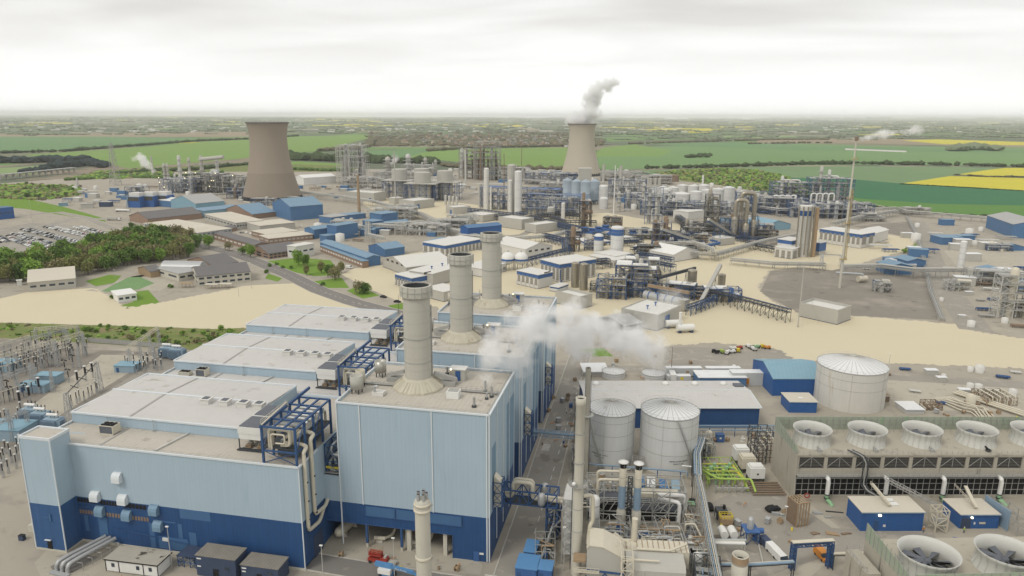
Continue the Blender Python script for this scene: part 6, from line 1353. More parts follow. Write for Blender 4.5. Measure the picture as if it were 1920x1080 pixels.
#  NEW WHITE PLANT ON THE SAND PLOTS AND THE OLDER BLUE WORKS
def pframe(Np,Lp,Rp):
 n = Vector(K(*Np));r = (Vector(K(*Rp))-n)if not isinstance(Rp,(int,float))else None;l = (Vector(K(*Lp))-n)if not isinstance(Lp,(int,float))else None
 if r is None:u = Vector((l.y,-l.x)).normalized();w = Rp;d = l.length
 elif l is None:u = r.normalized();w = r.length;d = Lp
 else:
  u1 = r.normalized();u2 = Vector((l.y,-l.x)).normalized();u = (u1*r.length+u2*l.length).normalized();w = r.dot(u);d = l.dot(Vector((-u.y,u.x)))
 return tuple(n),math.atan2(u.y,u.x),w,d
def pb(name,label,cat,Np,Lp,Rp,top,wall='render_grey',roof='render_white',para=0.,band=None,lou=None,group=None,doors=(),ridge=None,vents=0,foot=True,lights=0,win=None,trim=None):
 o,rz,w,d = pframe(Np,Lp,Rp);h = HT(*Np,top)if top>60 else top
 t = thing(name,label,cat,(*o,0),rz,group);m = M().box(0,0,0,w,d,h)
 if ridge=='x':rh = d*.13;m.ext([(0,h),(d,h),(d/2,h+rh)],'x',0,w)
 elif ridge=='y':rh = w*.13;m.ext([(0,h),(w,h),(w/2,h+rh)],'y',0,d)
 m.build('wall',wall,t);e = .4
 if ridge=='x':M().ext([(-e,h-.05),(d/2,h+rh),(d+e,h-.05),(d+e,h+.25),(d/2,h+rh+.3),(-e,h+.25)],'x',-e,w+e).build('roof',roof,t)
 elif ridge=='y':M().ext([(-e,h-.05),(w/2,h+rh),(w+e,h-.05),(w+e,h+.25),(w/2,h+rh+.3),(-e,h+.25)],'y',-e,d+e).build('roof',roof,t)
 elif para:M().box(-.01,-.01,h,w+.01,.35,h+para).box(-.01,d-.35,h,w+.01,d+.01,h+para).box(-.01,.35,h,.35,d-.35,h+para).box(w-.35,.35,h,w+.01,d-.35,h+para).build('parapet',wall,t);M().box(.35,.35,h,w-.35,d-.35,h+.1).build('roof',roof,t)
 else:M().box(-e,-e,h,w+e,d+e,h+.35).build('roof',roof,t)
 if foot:M().box(-.15,-.15,0,w+.15,d+.15,.3).build('plinth','cabin_navy',t)
 if band:M().box(-.06,-.06,h-band,w+.06,d+.06,h-.02).build('band','plant_blue',t)
 if lou:
  z0,z1,nx,ny = lou;m = M()
  for i in range(nx):a = w*(i+.2)/nx;m.box(a,-.14,h*z0,a+w/nx*.6,-.03,h*z1)
  for j in range(ny):a = d*(j+.2)/ny;m.box(-.14,a,h*z0,-.03,a+d/ny*.6,h*z1)
  m.build('louvre','louver_mid',t)
  m = M()
  for i in range(nx+1 if nx else 0):m.box(max(0,w*i/nx-.25),-.5,0,w*i/nx+.25,-.02,h*z0+.8)
  for j in range(ny+1 if ny else 0):m.box(-.5,max(0,d*j/ny-.25),0,-.02,d*j/ny+.25,h*z0+.8)
  m.build('buttress',wall,t)
 for f,a,ww,z0,z1,mm_ in doors:
  m = M();m.box(w*a,-.1,z0,w*a+ww,-.02,z1)if f=='x' else m.box(-.1,d*a,z0,-.02,d*a+ww,z1);m.build('door' if z0<.4 else 'window',mm_,t)
 if win:
  for r_ in range(win[0]):
   zc = h*(r_+.55)/win[0];m = M();wh = min(1.3,h/win[0]*.45)
   for i in range(win[1]):a = w*(i+.18)/win[1];m.box(a,-.08,zc-wh/2,a+w/win[1]*.64,-.01,zc+wh/2)
   for j in range(win[2]):a = d*(j+.18)/win[2];m.box(-.08,a,zc-wh/2,-.01,a+d/win[2]*.64,zc+wh/2)
   m.build('window_row',win[3],t)
 for i in range(vents):m = M().tube((w*(i+1)/(vents+1),d*.5,h),(w*(i+1)/(vents+1),d*.5,h+1.8),.35,8).tube((w*(i+1)/(vents+1),d*.5,h+1.8),(w*(i+1)/(vents+1),d*.5,h+2.3),.8,8);m.build('roof_vent','plant_blue',t)
 for i in range(lights):
  m = M();a = w*(i+.5)/lights;m.box(a-.8,d*.2,h+.36+(rh*.45 if ridge else 0),a+.8,d*.35,h+.6+(rh*.45 if ridge else 0));m.build('roof_light','tank_roof',t)
 if trim:m = M();m.bar((-e,-e,h+.15),(w+e,-e,h+.15),.35);m.bar((-e,-e,h+.15),(-e,d+e,h+.15),.35);m.build('trim',trim,t)
 return t
pb('plant_building','grey box building with two blue roof vents and blue louvred end','building',(1232,621),(1168,605),(1268,599),593,vents=2,para=.7,doors=(('y',.72,1.6,.3,3.6,'plant_blue'),('x',.3,5.5,1.5,6.5,'plant_blue')))
pb('plant_building','plain grey parapet building in front of the stainless silos','building',(1088,580),(1041,568),(1110,574),560,para=1.4)
pb('plant_building','plain grey parapet building beside the guyed mast','building',(1569,609),(1501,592),(1587,598),586,para=1.4)
pb('louvred_building','small white building with blue band and eight dark louvres','building',(1009,542),(968,533),(1037,536),516,'render_white',band=2.6,lou=(.25,.78,0,5),doors=(('x',.4,6,9,10.4,'louver_dark'),))
pb('louvred_building','tall white building with blue corners and louvre columns behind the silos','building',(1049,530),(1017,519),(1113,518),496,'render_white',band=3.0,lou=(.1,.80,7,5),doors=(('x',0,2.2,0,9,'plant_blue'),))
pb('louvred_building','long white building with blue band and dark louvres by the flare mast','building',(1612,466),(1540,453),(1628,460),440,'render_white',band=3.2,lou=(.25,.82,2,9))
pb('plant_building','white roofed hall joined behind the long louvred building','building',(1634,458),18,(1664,449),9,'render_white',ridge='x')
pb('plant_building','low white building with blue edge below the louvred pair','building',(1047,548),(1032,545),(1064,541),3,'render_white',band=1)
pb('white_warehouse','white ridged warehouse left of the nearest stack top','warehouse',(762,517),(720,500),(846,505),502,'render_grey',ridge='x',foot=True,doors=tuple(('y',.12+.2*i,3.5,6,7.5,'louver_dark')for i in range(4)))
pb('louvred_building','blue banded white louvre building peeping over the nearest stack','building',(773,542),(744,533),(811,533),522,'render_white',band=3.2,lou=(.1,.75,0,6),doors=(('x',.55,6,8,9.6,'louver_dark'),))
pb('plant_building','grey building with blue roof cowls between the first two stacks','building',(812,538),20,(870,520),514,'render_grey',vents=2)
pb('louvred_building','long white roofed louvre hall left of the farthest stack','building',(835,480),26,(905,466),461,'render_white',band=2.6,lou=(.1,.7,10,4))
pb('white_warehouse','white ridged warehouse right of the farthest stack','warehouse',(985,487),(930,472),(1031,478),468,'render_white',ridge='y',doors=tuple(('x',.12+.22*i,3.2,5.5,7,'louver_dark')for i in range(4)))
pb('plant_building','grey building behind the skirt of the nearest stack','building',(832,566),(806,555),(858,556),548,'render_grey')
pb('plant_building','low white building with dark openings between the two right stacks','building',(905,520),20,(950,508),505,'render_white',lou=(.2,.6,5,0))
pb('plant_building','white building with dark opening at the foot of the round silos','building',(1150,502),(1112,490),(1190,492),489,'render_white',lou=(.25,.7,8,7))
pb('plant_building','upper storey block carrying the two round silos','building',(1155,495),(1120,487),(1178,488),481,'render_white','render_white')
pb('control_block','pale box building first of the row by the blue framed tanks','building',(702,379),(662,373),(706,374),363,'render_grey',para=.8,foot=False,doors=(('y',.1,4,1,5,'plant_blue'),))
pb('control_block','pale box building with blue windows below the blue framed tanks','building',(777,393),(760,388),(804,387),378,'render_grey',para=.8,foot=False,doors=(('x',.1,5,.3,6,'plant_blue'),('y',.2,4,.3,6,'plant_blue')))
pb('control_block','pale box building third of the row by the steel columns','building',(850,403),(835,399),(883,401),390,'render_grey',para=.8,foot=False,doors=(('y',.2,5,.3,5,'plant_blue'),))
pb('control_block','plain pale container like block right of the third box building','building',(905,417),(884,411),(922,411),405,'render_grey',para=.8)
pb('control_block','pale box building with a blue door by the lattice rack','building',(978,431),(941,424),(994,426),413,'render_grey',para=.8,doors=(('x',.3,5,.3,6,'plant_blue'),))
pb('control_block','plain pale block with dark base right of the blue door building','building',(1005,438),(993,433),(1036,431),423,'render_grey',para=.8)
pb('control_block','pale block behind the conveyor landing','building',(1350,461),(1334,455),(1368,456),449,'render_grey',para=.6,doors=(('y',.2,9,2.5,4.2,'plant_blue'),))
pb('small_cabin','small pale equipment cabin next to the guyed pole','cabin',(740,383),(734,381),(753,381),372,'render_grey',foot=False)
pb('white_tent','low white pavilion roof behind the pipe rack','pavilion',(1262,492),(1212,482),(1312,484),478,'render_white','white_paint',ridge='y')
pb('white_tent','long white tunnel tent beside the brown cooling tower','tent',(570,347),30,(630,343),334,'white_paint','white_paint',ridge='x',foot=False)
pb('white_warehouse','white flat building behind the process plant on the right plot','building',(1290,412),(1262,408),(1320,408),398,'render_white',foot=False)
def vessel(name,label,px,py,top,wpx,m_='tank_white',dome=.35,bands=(),group=None,legs=0.,n=24,cat='silo',capm=None,hoops=(.3,.6,.85),cone=False):
 x,y = K(px,py);h = HT(px,py,top)if top>60 else top;dep = math.cos(PITCH)*(y*math.cos(YAW)-x*math.sin(YAW))+math.sin(PITCH)*CAMH;r = wpx/2*dep/F
 x+=r*.0;y+=r
 t = thing(name,label,cat,(x,y,0),0,group);z0 = legs*h
 hr = r*dome;M().lathe(([(0,z0-r*.8),(r,z0)]if legs else[])+[(r,z0),(r,h-hr)],n).build('shell',m_,t)
 pr = [(r*1.01,h-hr),(r*.12,h),(0,h)]if cone else[(r,h-hr)]+[(r*math.cos(a*.1745),h-hr+hr*math.sin(a*.1745))for a in range(1,10)]
 M().lathe(pr,n,sm=not cone).build('roof',capm or m_,t)
 m = M()
 for k in hoops:m.ring((0,0,z0+(h-hr-z0)*k),r,.07,n)
 m.bar((r*1.02,-.2,z0),(r*1.02,-.2,h),.15);m.build('hoop','steel_grey',t)
 for z_a,z_b,c_ in bands:M().lathe([(r*1.012,h*z_a),(r*1.012,h*z_b)],n).build('band',c_,t)
 if legs:
  m = M()
  for i in range(8):a = i*PI/4;m.bar((r*math.cos(a),r*math.sin(a),0),(r*math.cos(a),r*math.sin(a),z0+1),.35);m.bar((r*math.cos(a),r*math.sin(a),0),(r*math.cos(a+PI/4),r*math.sin(a+PI/4),z0),.18)
  m.build('support_frame','steel_blue',t)
 return t
vessel('round_silo','taller round white silo with wide blue ring under its dome',1155,483,425,24,'tank_white',.3,((.70,.90,'plant_blue'),),'pair of ringed silos');vessel('round_silo','shorter round white silo with blue ring and pointed dome',1121,480,439,18,'tank_white',.6,((.70,.88,'plant_blue'),),'pair of ringed silos')
for i,(x,lb)in enumerate([(975,'white sphere tank with blue belt beside the small louvre building'),(950,'white sphere tank with blue belt half behind the farthest stack')]):
 X,Y = K(x,508);t = thing('sphere_tank',lb,'sphere tank',(X,Y+4,0),0,'white sphere tanks');M().blob((0,0,8.6),5.0,rng,2,.95,0).build('shell','white_paint',t);M().lathe([(5.05,7.2),(5.05,8.6)],20).build('belt','plant_blue',t);m = M()
 for k in range(8):a = k*PI/4;m.bar((4.6*math.cos(a),4.6*math.sin(a),0),(4.6*math.cos(a),4.6*math.sin(a),8),.4)
 m.tube((0,0,13),(0,0,14.6),.5,8);m.build('support_frame','render_grey',t)
for i,x in enumerate((1062,1079,1096,1113)):vessel('grain_silo',['blue grey silo at the left end of the four','blue grey silo second from the left','blue grey silo third from the left','blue grey silo at the right end of the four'][i],x,[378,383,386,383][i],[334,336,337,336][i],18.5,'silo_bluegrey',.5,group='four blue grey silos before the cream tower',legs=.16,cone=True)
pb('plant_building','grey bucket house on top behind the blue grey silos','building',(1085,372),10,(1108,372),316,'render_grey',foot=False)
TP = [(1228,374,351,21),(1249,377,353,22),(1277,387,361,34),(1304,388,358,22),(1325,385,355,21),(1346,382,353,21),(1366,378,350,22),(1243,362,349,14),(1262,364,350,20),(1280,360,346,20),(1300,362,347,20),(1320,363,346,20),(1386,372,350,8)]
for i,(x,b_,tp,w)in enumerate(TP):vessel('storage_tank',['white tank at the left end of the tank farm','white tank with a spiral stair second in the farm','broadest white tank at the front of the farm','white tank right of the broadest one','middle white tank of the front row','white tank last but one on the right','white tank at the right end of the farm','small tank behind the left end of the farm','back row tank behind the stair tank','back row tank behind the broadest one','back row tank with centre vent mast','back row tank farthest right','slim vessel past the right end of the farm'][i],x,b_,tp,w,'tank_white',.2,group='white tank farm',cone=True,cat='tank')
for i,(x,b_,tp,w)in enumerate([(1228,352,334,6),(1219,352,334,6),(1236,352,335,6),(1215,352,334,5)]):vessel('grey_vessel','%s narrow grey vessel from the left behind the tank farm'%['third','second','fourth','first'][i],x,b_,tp,w,'render_grey',.2,cat='vessel')
for i,(x,lb)in enumerate([(1242,'rusty open topped tank left of the pair by the scrubland'),(1262,'rusty open topped tank right of the pair by the scrubland')]):vessel('rusty_tank',lb,x,341,328,22,'rusty',.1,cat='tank')
for i,(x,b_,tp,w,lb)in enumerate([(745,372,317,29,'left grey tank standing inside blue steelwork'),(788,378,323,31,'front grey tank standing inside blue steelwork'),(831,375,320,29,'right grey tank standing inside blue steelwork'),(787,360,316,28,'back grey tank behind the front framed one')]):
 t = vessel('framed_tank',lb,x,b_,tp,w,'render_grey',.08,group='grey tanks in blue frames',cat='tank');h = HT(x,b_,tp);s = 20
 if i<3:
  m = M().grid(-s,-s*.7,s,s*.6,[h*.22,h*.44,h*.60],4,2,.55);m.build('frame','steel_blue',t);M().box(-s-1,-s*.7-1,h*.60,s+1,s*.6+1,h*.60+.8).build('deck','render_grey',t)
  for k in range(3):M().lathe([(3,0),(3,h*.5)],12,(-s*.7+k*s*.6,-s*.4,0)).build('inner_vessel','concrete_stain',t)
cols_ = [(911,395,315,10,'render_white','tallest white column with rings left of the two chimneys'),(900,388,344,7,'render_grey','shorter grey column left of the tallest'),(920,396,350,3.5,'render_white','thin white pipe column right of the tallest'),(956,402,337,8,'render_white','ringed white column in blue lattice'),(970,404,320,14,'tank_white','fat ringed white column with dome, rightmost of the group'),(957,400,308,15,'render_grey','fat grey column with dark dome behind the ringed ones'),(835,384,366,4.5,'steel_pale','first of four short grey absorbers'),(842,385,367,4.5,'steel_pale','second of four short grey absorbers'),(849,386,368,4.5,'steel_pale','third of four short grey absorbers'),(856,387,369,4.5,'steel_pale','fourth of four short grey absorbers'),(1068,405,370,16,'render_grey','square looking pale tower by the small stack'),(1032,411,388,14,'render_grey','pale stumpy column beside the rack end'),(1055,413,380,7,'render_white','slender white stack with conical shoulder'),(1130,385,347,17,'tank_white','cream tower vessel right of the blue grey silos'),(1131,392,370,16,'tank_white','short cream tank below the cream tower vessel'),(874,310,279,5,'rusty','brown furnace stack on the far plant'),(1802,508,452,11,'white_paint','plain white cylindrical silo on the right yard'),(1296,551,506,17,'stainless','stainless silo with conveyor feed'),(1352,545,514,14,'stainless','stainless silo beside the tall inclined conveyor'),(1077,540,492,15,'stainless','left stainless silo of the front pair'),(1093,545,494,15,'stainless','right stainless silo of the front pair'),(1120,470,447,9,'tank_white','small white tank beside the ringed silos'),(1283,440,428,13,'tank_white','low white tank under the lattice store'),(1298,441,429,12,'tank_white','second low white tank under the lattice store'),(1512,478,385,11,'render_white','right flank column of the tall banded silo')]
for x,b_,tp,w,c_,lb in cols_:vessel('process_column',lb,x,b_,tp,w,c_,.4 if w>9 else .6,cat='column',hoops=(.2,.4,.6,.8),n=16)
t = vessel('banded_silo','tall white silo with blue band and dark ducts beside the flare mast',1504,482,386,22,'render_white',.08,((.80,.90,'plant_blue'),),hoops=(.25,.5,.95));m = M()
for k in range(5):a = -2.4+k*.45;m.tube((7.6*math.cos(a),7.6*math.sin(a),2),(7.6*math.cos(a),7.6*math.sin(a),41),.6,6)
m.build('duct','stainless',t);M().box(7,-3,0,10,0,40).build('lift_shaft','wood',t)
pb('plant_building','stacked pale and blue filter house left of the banded silo','building',(1484,486),(1456,480),(1496,478),468,'render_white',foot=True,lou=(.05,.8,2,3));pb('plant_building','pale upper filter box on blue supports left of the banded silo','building',(1482,479),(1460,474),(1495,473),452,'render_white',band=3)
pb('plant_building','small blue and grey box at the foot of the banded silo','building',(1535,479),(1527,476),(1539,475),456,'render_grey',band=7,foot=False)
def pole(name,label,px,py,top,r0,r1,m_='render_grey',guy=False,cat='mast'):
 x,y = K(px,py);h = HT(px,py,top);t = thing(name,label,cat,(x,y,0));M().tube((0,0,0),(0,0,h),r0,8,r1).build('pole',m_,t)
 if guy:
  m = M()
  for k in range(3):a = k*2.094+.5;m.bar((0,0,h*.9),(h*.4*math.cos(a),h*.4*math.sin(a),0),.06)
  m.build('guy_wire','steel_grey',t)
 m = M();m.box(-r0*1.4,-r0*1.4,0,r0*1.4,r0*1.4,.4);m.build('foot','steel_grey',t);return t,h
pole('guyed_mast','slim guyed mast with small head beside the parapet building',1496,613,498,.35,.25,'render_grey',True)
pole('guyed_mast','tall slender pale mast in front of the framed tanks',742,382,284,.9,.7,'render_grey',True)
pole('guyed_mast','white mast standing on the sand before the tank farm',1150,414,310,.7,.4,'white_paint',True)
pole('furnace_stack','pale furnace stack behind the cream tower, left one',1131,346,308,2.2,2.0,'render_grey',cat='chimney');pole('furnace_stack','pale furnace stack behind the cream tower, right one',1163,352,311,2.4,2.2,'render_grey',cat='chimney')
pole('furnace_stack','brown streaked stack left of the blue sheds',674,407,328,2.0,1.4,'wood',cat='chimney');pole('furnace_stack','pale stack on the far plant right of the brown tower',656,340,284,3,2,'steel_pale',cat='chimney');pole('furnace_stack','short green topped stack on the far left plant',287,330,293,2,1.6,'render_grey',cat='chimney')
pole('furnace_stack','bright slim stack by the tall lattice columns',873,342,281,1.8,1.5,'steel_pale',cat='chimney');pole('guyed_mast','dark thin mast standing on the bright green field edge',978,316,238,.8,.5,'rusty');pole('guyed_mast','dark crane jib leaning over the far plant',945,350,288,.8,.5,'rusty')
pole('furnace_stack','white thin stack behind the tank farm',1317,352,328,1.6,1.5,'white_paint',cat='chimney')
x,y = K(1574,540);h = HT(1574,540,264);t = thing('flare_stack','very tall slightly leaning flare stack with yellowish ladders','flare stack',(x,y,0));q = Vector((0,0,h))
M().tube((0,0,0),q,.85,12,.5).build('stack','concrete_pale',t);m = M();m.lattice((1.4,0,h*.2),(1.2,0,h*.68),1.1,1.0,30,.1);m.build('ladder','gold',t)
for k in(.2,.45,.62,.88):c = q*k;m = M();m.lathe([(1,0),(2.1,0),(2.1,.25),(1,.25)],10,tuple(c));m.rail([(c.x-2,c.y-2,c.z),(c.x+2,c.y-2,c.z),(c.x+2,c.y+2,c.z)],1.2,.12,1.5);m.build('platform','gold',t)
M().tube(q,q+Vector((0,0,2.5)),1.2,10).build('flare_tip','rusty',t);M().bar((q.x-6,0,h*.945),(q.x+30,0,h*.935),.25,.9).build('boom','white_paint',t)
def tower(label,px,py,top,w,m_='steel_grey',n=9,name='transmission_tower'):
 x,y = K(px,py);h = HT(px,py,top);t = thing(name,label,'lattice tower',(x,y,0));M().lattice((0,0,0),(0,0,h),w,w*.25,n,.35,.5).build('lattice',m_,t)
 if name=='transmission_tower':m = M();[m.bar((-w*.7,0,h*k),(w*.7,0,h*k),.5)for k in(.62,.75,.88)];m.build('cross_arm',m_,t)
 return t
tower('thin transmission tower on the far left fields',217,347,268,12,'steel_grey',12);tower('low steel mast beside the lagoon road',146,352,333,3,'steel_pale',name='radio_mast')
def unit(label,px,py,w,d,h,seed,steel='steel_grey',cols=('render_grey','steel_pale'),nv=6,npipe=6,levels=3,rz=0.,group=None,deck='steel_grey',hv=1.3,name='process_unit',cat='process plant',lamps=0,blk=None):
 x,y = K(px,py);g_ = random.Random(seed);t = thing(name,label,cat,(x,y,0),rz,group);nx = max(2,int(w/7));ny = max(1,int(d/8))
 zs = [h*(i+1)/levels for i in range(levels)];M().grid(0,0,w,d,zs,nx,ny,.38).build('frame',steel,t)
 m = M()
 for z in zs:
  for i in range(nx):
   for j in range(ny):
    if g_.random()<.5:m.box(w*i/nx+.3,d*j/ny+.3,z+.2,w*(i+1)/nx-.3,d*(j+1)/ny-.3,z+.4)
 m.build('deck',deck,t)
 for i in range(nv):
  r = g_.uniform(.9,2.2);X = g_.uniform(r,w-r);Y = g_.uniform(r,d-r);k = g_.random();hh = h*g_.uniform(.5,hv)
  if k<.62:M().lathe([(r,0),(r,hh),(r*.7,hh+r*.5),(0,hh+r*.7)],12,(X,Y,0)).ring((X,Y,hh*.5),r,.1,12).build('vessel',g_.choice(cols),t)
  else:z = g_.choice(zs[:-1]or zs)+r+.3;L_ = g_.uniform(4,min(10,w));X = min(X,w-L_*.8);M().tube((X,Y,z),(X+L_,Y,z),r,12).build('drum',g_.choice(cols),t)
 for i in range(npipe):
  z = g_.uniform(.3,1.05)*h;Y = g_.uniform(0,d);X = g_.uniform(0,w*.5);e = g_.uniform(.5,1)*w;r = g_.uniform(.2,.55)
  M().pipe([(X,Y,.5),(X,Y,z),(e,Y,z),(e,g_.uniform(0,d),z),(e,g_.uniform(0,d),z*.4)],r,6).build('pipe',g_.choice(cols+('pipe_silver',)),t)
 m = M()
 for z in zs:m.rail([(0,-.3,z),(w,-.3,z)],1.1,.14,3.5)
 m.build('railing',cols[-1],t)
 if blk:M().box(w*.1,d*.2,.2,w*.9,d*.8,h*.35).build('machine_block',blk,t)
 for i in range(lamps):M().blob((g_.uniform(0,w),-.5,g_.choice(zs)+2),.5,g_,0,1,0).build('lamp','lamp_glow',t)
 return t
SS = ('stainless','stainless_lt')
unit('stainless process block with vertical drums behind the parapet building',1118,560,18,14,13,11,'steel_blue',SS,9,8,3,.0,deck='white_paint',blk='stainless')
unit('stainless mill block with a blue beam roof in the middle of the plot',1152,556,20,16,20,12,'steel_blue',SS,10,10,4,.0,deck='white_paint',blk='stainless',hv=1.1)
unit('stainless tower block with goose neck duct',1186,558,14,12,18,13,'steel_blue',('stainless_lt','render_grey'),7,6,3,.0,deck='white_paint',hv=1.25)
unit('low stainless block behind the big horizontal drum',1222,556,26,10,9,14,'steel_blue',SS,8,8,2,-.2,deck='white_paint',blk='stainless')
unit('white roofed block between the round silos and the stainless mill',1170,520,24,12,13,15,'steel_grey',('stainless_lt','render_grey'),6,6,2,.0,deck='white_paint')
unit('blue steel loading structure at the foot of the inclined conveyor',1320,566,22,10,8,16,'steel_blue',('stainless','plant_blue'),4,8,2,.1,deck='white_paint')
unit('small stainless skid with white deck right of the silo pair',1106,548,9,7,6,17,'steel_dark',SS,4,4,2,deck='white_paint')
unit('flat white decked platform at the foot of the conveyor silo',1345,556,14,9,3,18,'steel_dark',SS,2,3,1,-.2,deck='white_paint')
x,y = K(1209,566);x2,y2 = K(1278,582);t = thing('rotary_drum','long grey horizontal drum with blue hoops on the sand plot','drum',(x,y,0),math.atan2(y2-y,x2-x));ln = math.hypot(x2-x,y2-y);M().tube((0,0,4.6),(ln,0,4.6),2.7,24).build('shell','galv',t);m = M()
for k in(.15,.6,.8):m.tube((ln*k-.3,0,4.6),(ln*k+.3,0,4.6),2.9,24)
m.build('hoop','plant_blue',t);M().box(ln*.97,-2.6,1.4,ln+3.5,2.6,7).ext([(ln,0),(ln+3,0),(ln+3.4,1.5),(ln-.3,1.5)],'y',-2,2).build('hood','stainless_lt',t);m = M()
for k in(.15,.5,.8):m.box(ln*k-1,-2.2,0,ln*k+1,2.2,2.2)
m.build('saddle','steel_dark',t);M().bar((ln*.42,-3,0),(ln*.42,-3,8),.5).box(ln*.42-1.6,-3.5,7.6,ln*.42+1.6,-2.5,8.2).build('blue_post','plant_blue',t)
def goose(label,px,py,w,h,r,seed):
 x,y = K(px,py);t = thing('duct_tower',label,'duct tower',(x,y,0));M().pipe([(0,0,0),(0,0,h),(w,0,h),(w,0,h*.35)],r,12,r*1.8).build('duct','stainless',t);M().lathe([(r*1.7,0),(r*1.7,h*.5),(r,h*.58)],14,(0,0,0)).lathe([(r*1.7,0),(r*1.7,h*.35),(r,h*.42)],14,(w,0,0)).build('cyclone','stainless',t);M().grid(-r*2,-r*2,w+r*2,r*3,[h*.25,h*.5],2,1,.35).build('frame','steel_blue',t);return t
goose('stainless arched duct pair on the blue framed mill, left arch',1375,448,10,36,1.9,1);goose('stainless arched duct pair on the blue framed mill, taller right arch',1385,446,12,42,2.0,2);goose('fat goose neck duct over the big drum',1190,556,9,19,1.7,3);goose('thin goose neck duct left of the goose neck tower',1150,560,6,13,1.0,4)
unit('blue steel mill base with stainless machinery right of the arched ducts',1395,447,26,16,13,21,'steel_blue',SS,7,8,2,-.1,blk='stainless')
unit('tall stainless tower with lattice floors behind the low store',1320,428,14,12,34,22,'steel_dark',SS,8,8,6,0)
unit('dark lattice store building on posts',1275,443,44,22,12,23,'steel_dark',('steel_grey','stainless'),3,4,3,-.1,deck='steel_dark')
unit('brown process tower where the long conveyor starts',1222,462,16,16,20,24,'steel_blue',('stainless','rusty'),9,8,4,0)
unit('low blue frame deck around the brown process tower',1225,470,44,22,6,25,'steel_blue',('stainless','steel_pale'),5,8,2,.1)
unit('rows of pale drums in a dark frame left of the brown tower',1170,448,40,18,8,26,'steel_dark',('stainless_lt','render_grey'),12,6,2,0)
unit('brown trussed process tower on the sand left of the silos',1085,425,12,10,26,27,'steel_dark',('stainless','rusty'),6,4,4,0)
unit('small brown silo cluster left of the ringed silos',1067,472,8,8,12,28,'steel_dark',('stainless','rusty'),5,3,2,0,hv=1.9)
unit('long blue topped air cooler bank with stacks of drums',900,392,96,26,26,29,'steel_blue',('render_grey','steel_pale'),16,14,3,-.12,hv=.95,deck='plant_blue')
unit('blue topped cooler bank right of the ringed columns',985,403,70,20,24,30,'steel_blue',('render_grey','steel_pale'),14,12,3,-.12,hv=.95,deck='plant_blue')
unit('grey column group with open frame by the tall vent pipes',1208,420,18,10,38,31,'steel_blue',('render_grey','steel_pale'),6,3,4,0,hv=1.05)
for i,(px,py)in enumerate([(1085,442),(1098,444),(1111,441),(1124,438),(1137,446),(1175,447),(1190,446),(1205,445)]):
 x,y = K(px,py);t = thing('air_cooler',['leftmost blue flared air cooler on the white bank','second blue flared air cooler from the left','third blue flared air cooler from the left','fourth blue flared air cooler from the left','blue flared air cooler touching the big silo','blue flared air cooler right of the big silo','blue flared air cooler second right of the big silo','rightmost blue flared air cooler of the bank'][i],'air cooler',(x,y,0),-.2,'blue flared air coolers');M().box(0,0,0,9,9,4.5).build('base','render_white',t);M().box(-.1,-.1,3.2,9.1,9.1,4.52).build('band','plant_blue',t)
 M().lathe([(3.6,4.5),(3.0,6.0),(4.2,7.6),(3.8,7.6),(2.8,6),(3.2,4.6)],8,(4.5,4.5,0),sm=False).build('flare','plant_blue',t)
pb('cooler_bank','long white low bank with blue edge under the flared coolers','building',(1100,462),(1068,455),(1205,458),455,'render_white',band=1.5,lou=(.1,.5,10,0));pb('cooler_bank','white low bank with blue edge right of the big silo','building',(1205,473),(1190,470),(1212,466),464,'render_white',band=1.5)
def conveyor(label,a,za,b_,zb,w=1.6,m_='stainless_lt',posts=4,steel='steel_blue'):
 x0,y0 = K(*a,za);x1,y1 = K(*b_,zb);t = thing('conveyor',label,'conveyor',(x0,y0,0),0);p = Vector((0,0,za));q = Vector((x1-x0,y1-y0,zb));M().bar(p,q,w,w).build('gallery',m_,t);M().bar(p-Vector((0,0,w*.7)),q-Vector((0,0,w*.7)),w*.6,w*.4).build('truss',steel,t);m = M()
 for i in range(posts):c = p.lerp(q,(i+1)/(posts+1));m.bar((c.x-1,c.y,0),(c.x,c.y,c.z-w),.3);m.bar((c.x+1,c.y,0),(c.x,c.y,c.z-w),.3)
 m.build('trestle',steel,t);return t
conveyor('steep grey inclined conveyor rising to the small stainless silo',(1307,580),1,(1351,497),17,2.2);conveyor('dark conveyor feeding the stainless silo from the mill',(1232,521),12,(1304,502),13,1.4,'steel_dark',3);conveyor('long conveyor from the brown tower down to the landing',(1240,429),18,(1308,452),5,2.2,'stainless_lt',6);conveyor('blue conveyor from the landing into the pale block',(1322,461),4,(1350,455),5,1.6,'plant_blue',2);conveyor('grey conveyor running down to the arched duct mill',(1328,411),26,(1372,439),5,2.2,'stainless_lt',3);conveyor('brown sloping pipe gallery above the big drum',(1215,535),11,(1292,549),6,1.8,'wood',3)
def trestle(label,pts,w,h,n,steel='steel_blue',group='blue lattice trestles on the sand plots',sp=5,cols=('steel_dark','steel_blue'),lv=2):return rack(label,[K(*p)for p in pts],w,h,n,lv,cols,steel,sp,.2,'pipe rack',.26,group,'pipe_trestle',True)
trestle('long blue lattice trestle ending at the guyed mast',[(1335,566),(1400,583),(1477,605)],4,7.5,2,'steel_dark');trestle('blue lattice trestle curving round the loading structure',[(1340,572),(1310,585),(1290,592)],3,6,2);trestle('blue trestle behind the tall louvred building',[(985,500),(1040,485),(1070,478)],5,6,3,'steel_blue');trestle('blue trestle right of the ringed silos',[(1180,492),(1230,505),(1262,512)],6,6,3);trestle('blue trestle behind the blue trestle of the silos',[(1195,486),(1260,498)],5,6,3)
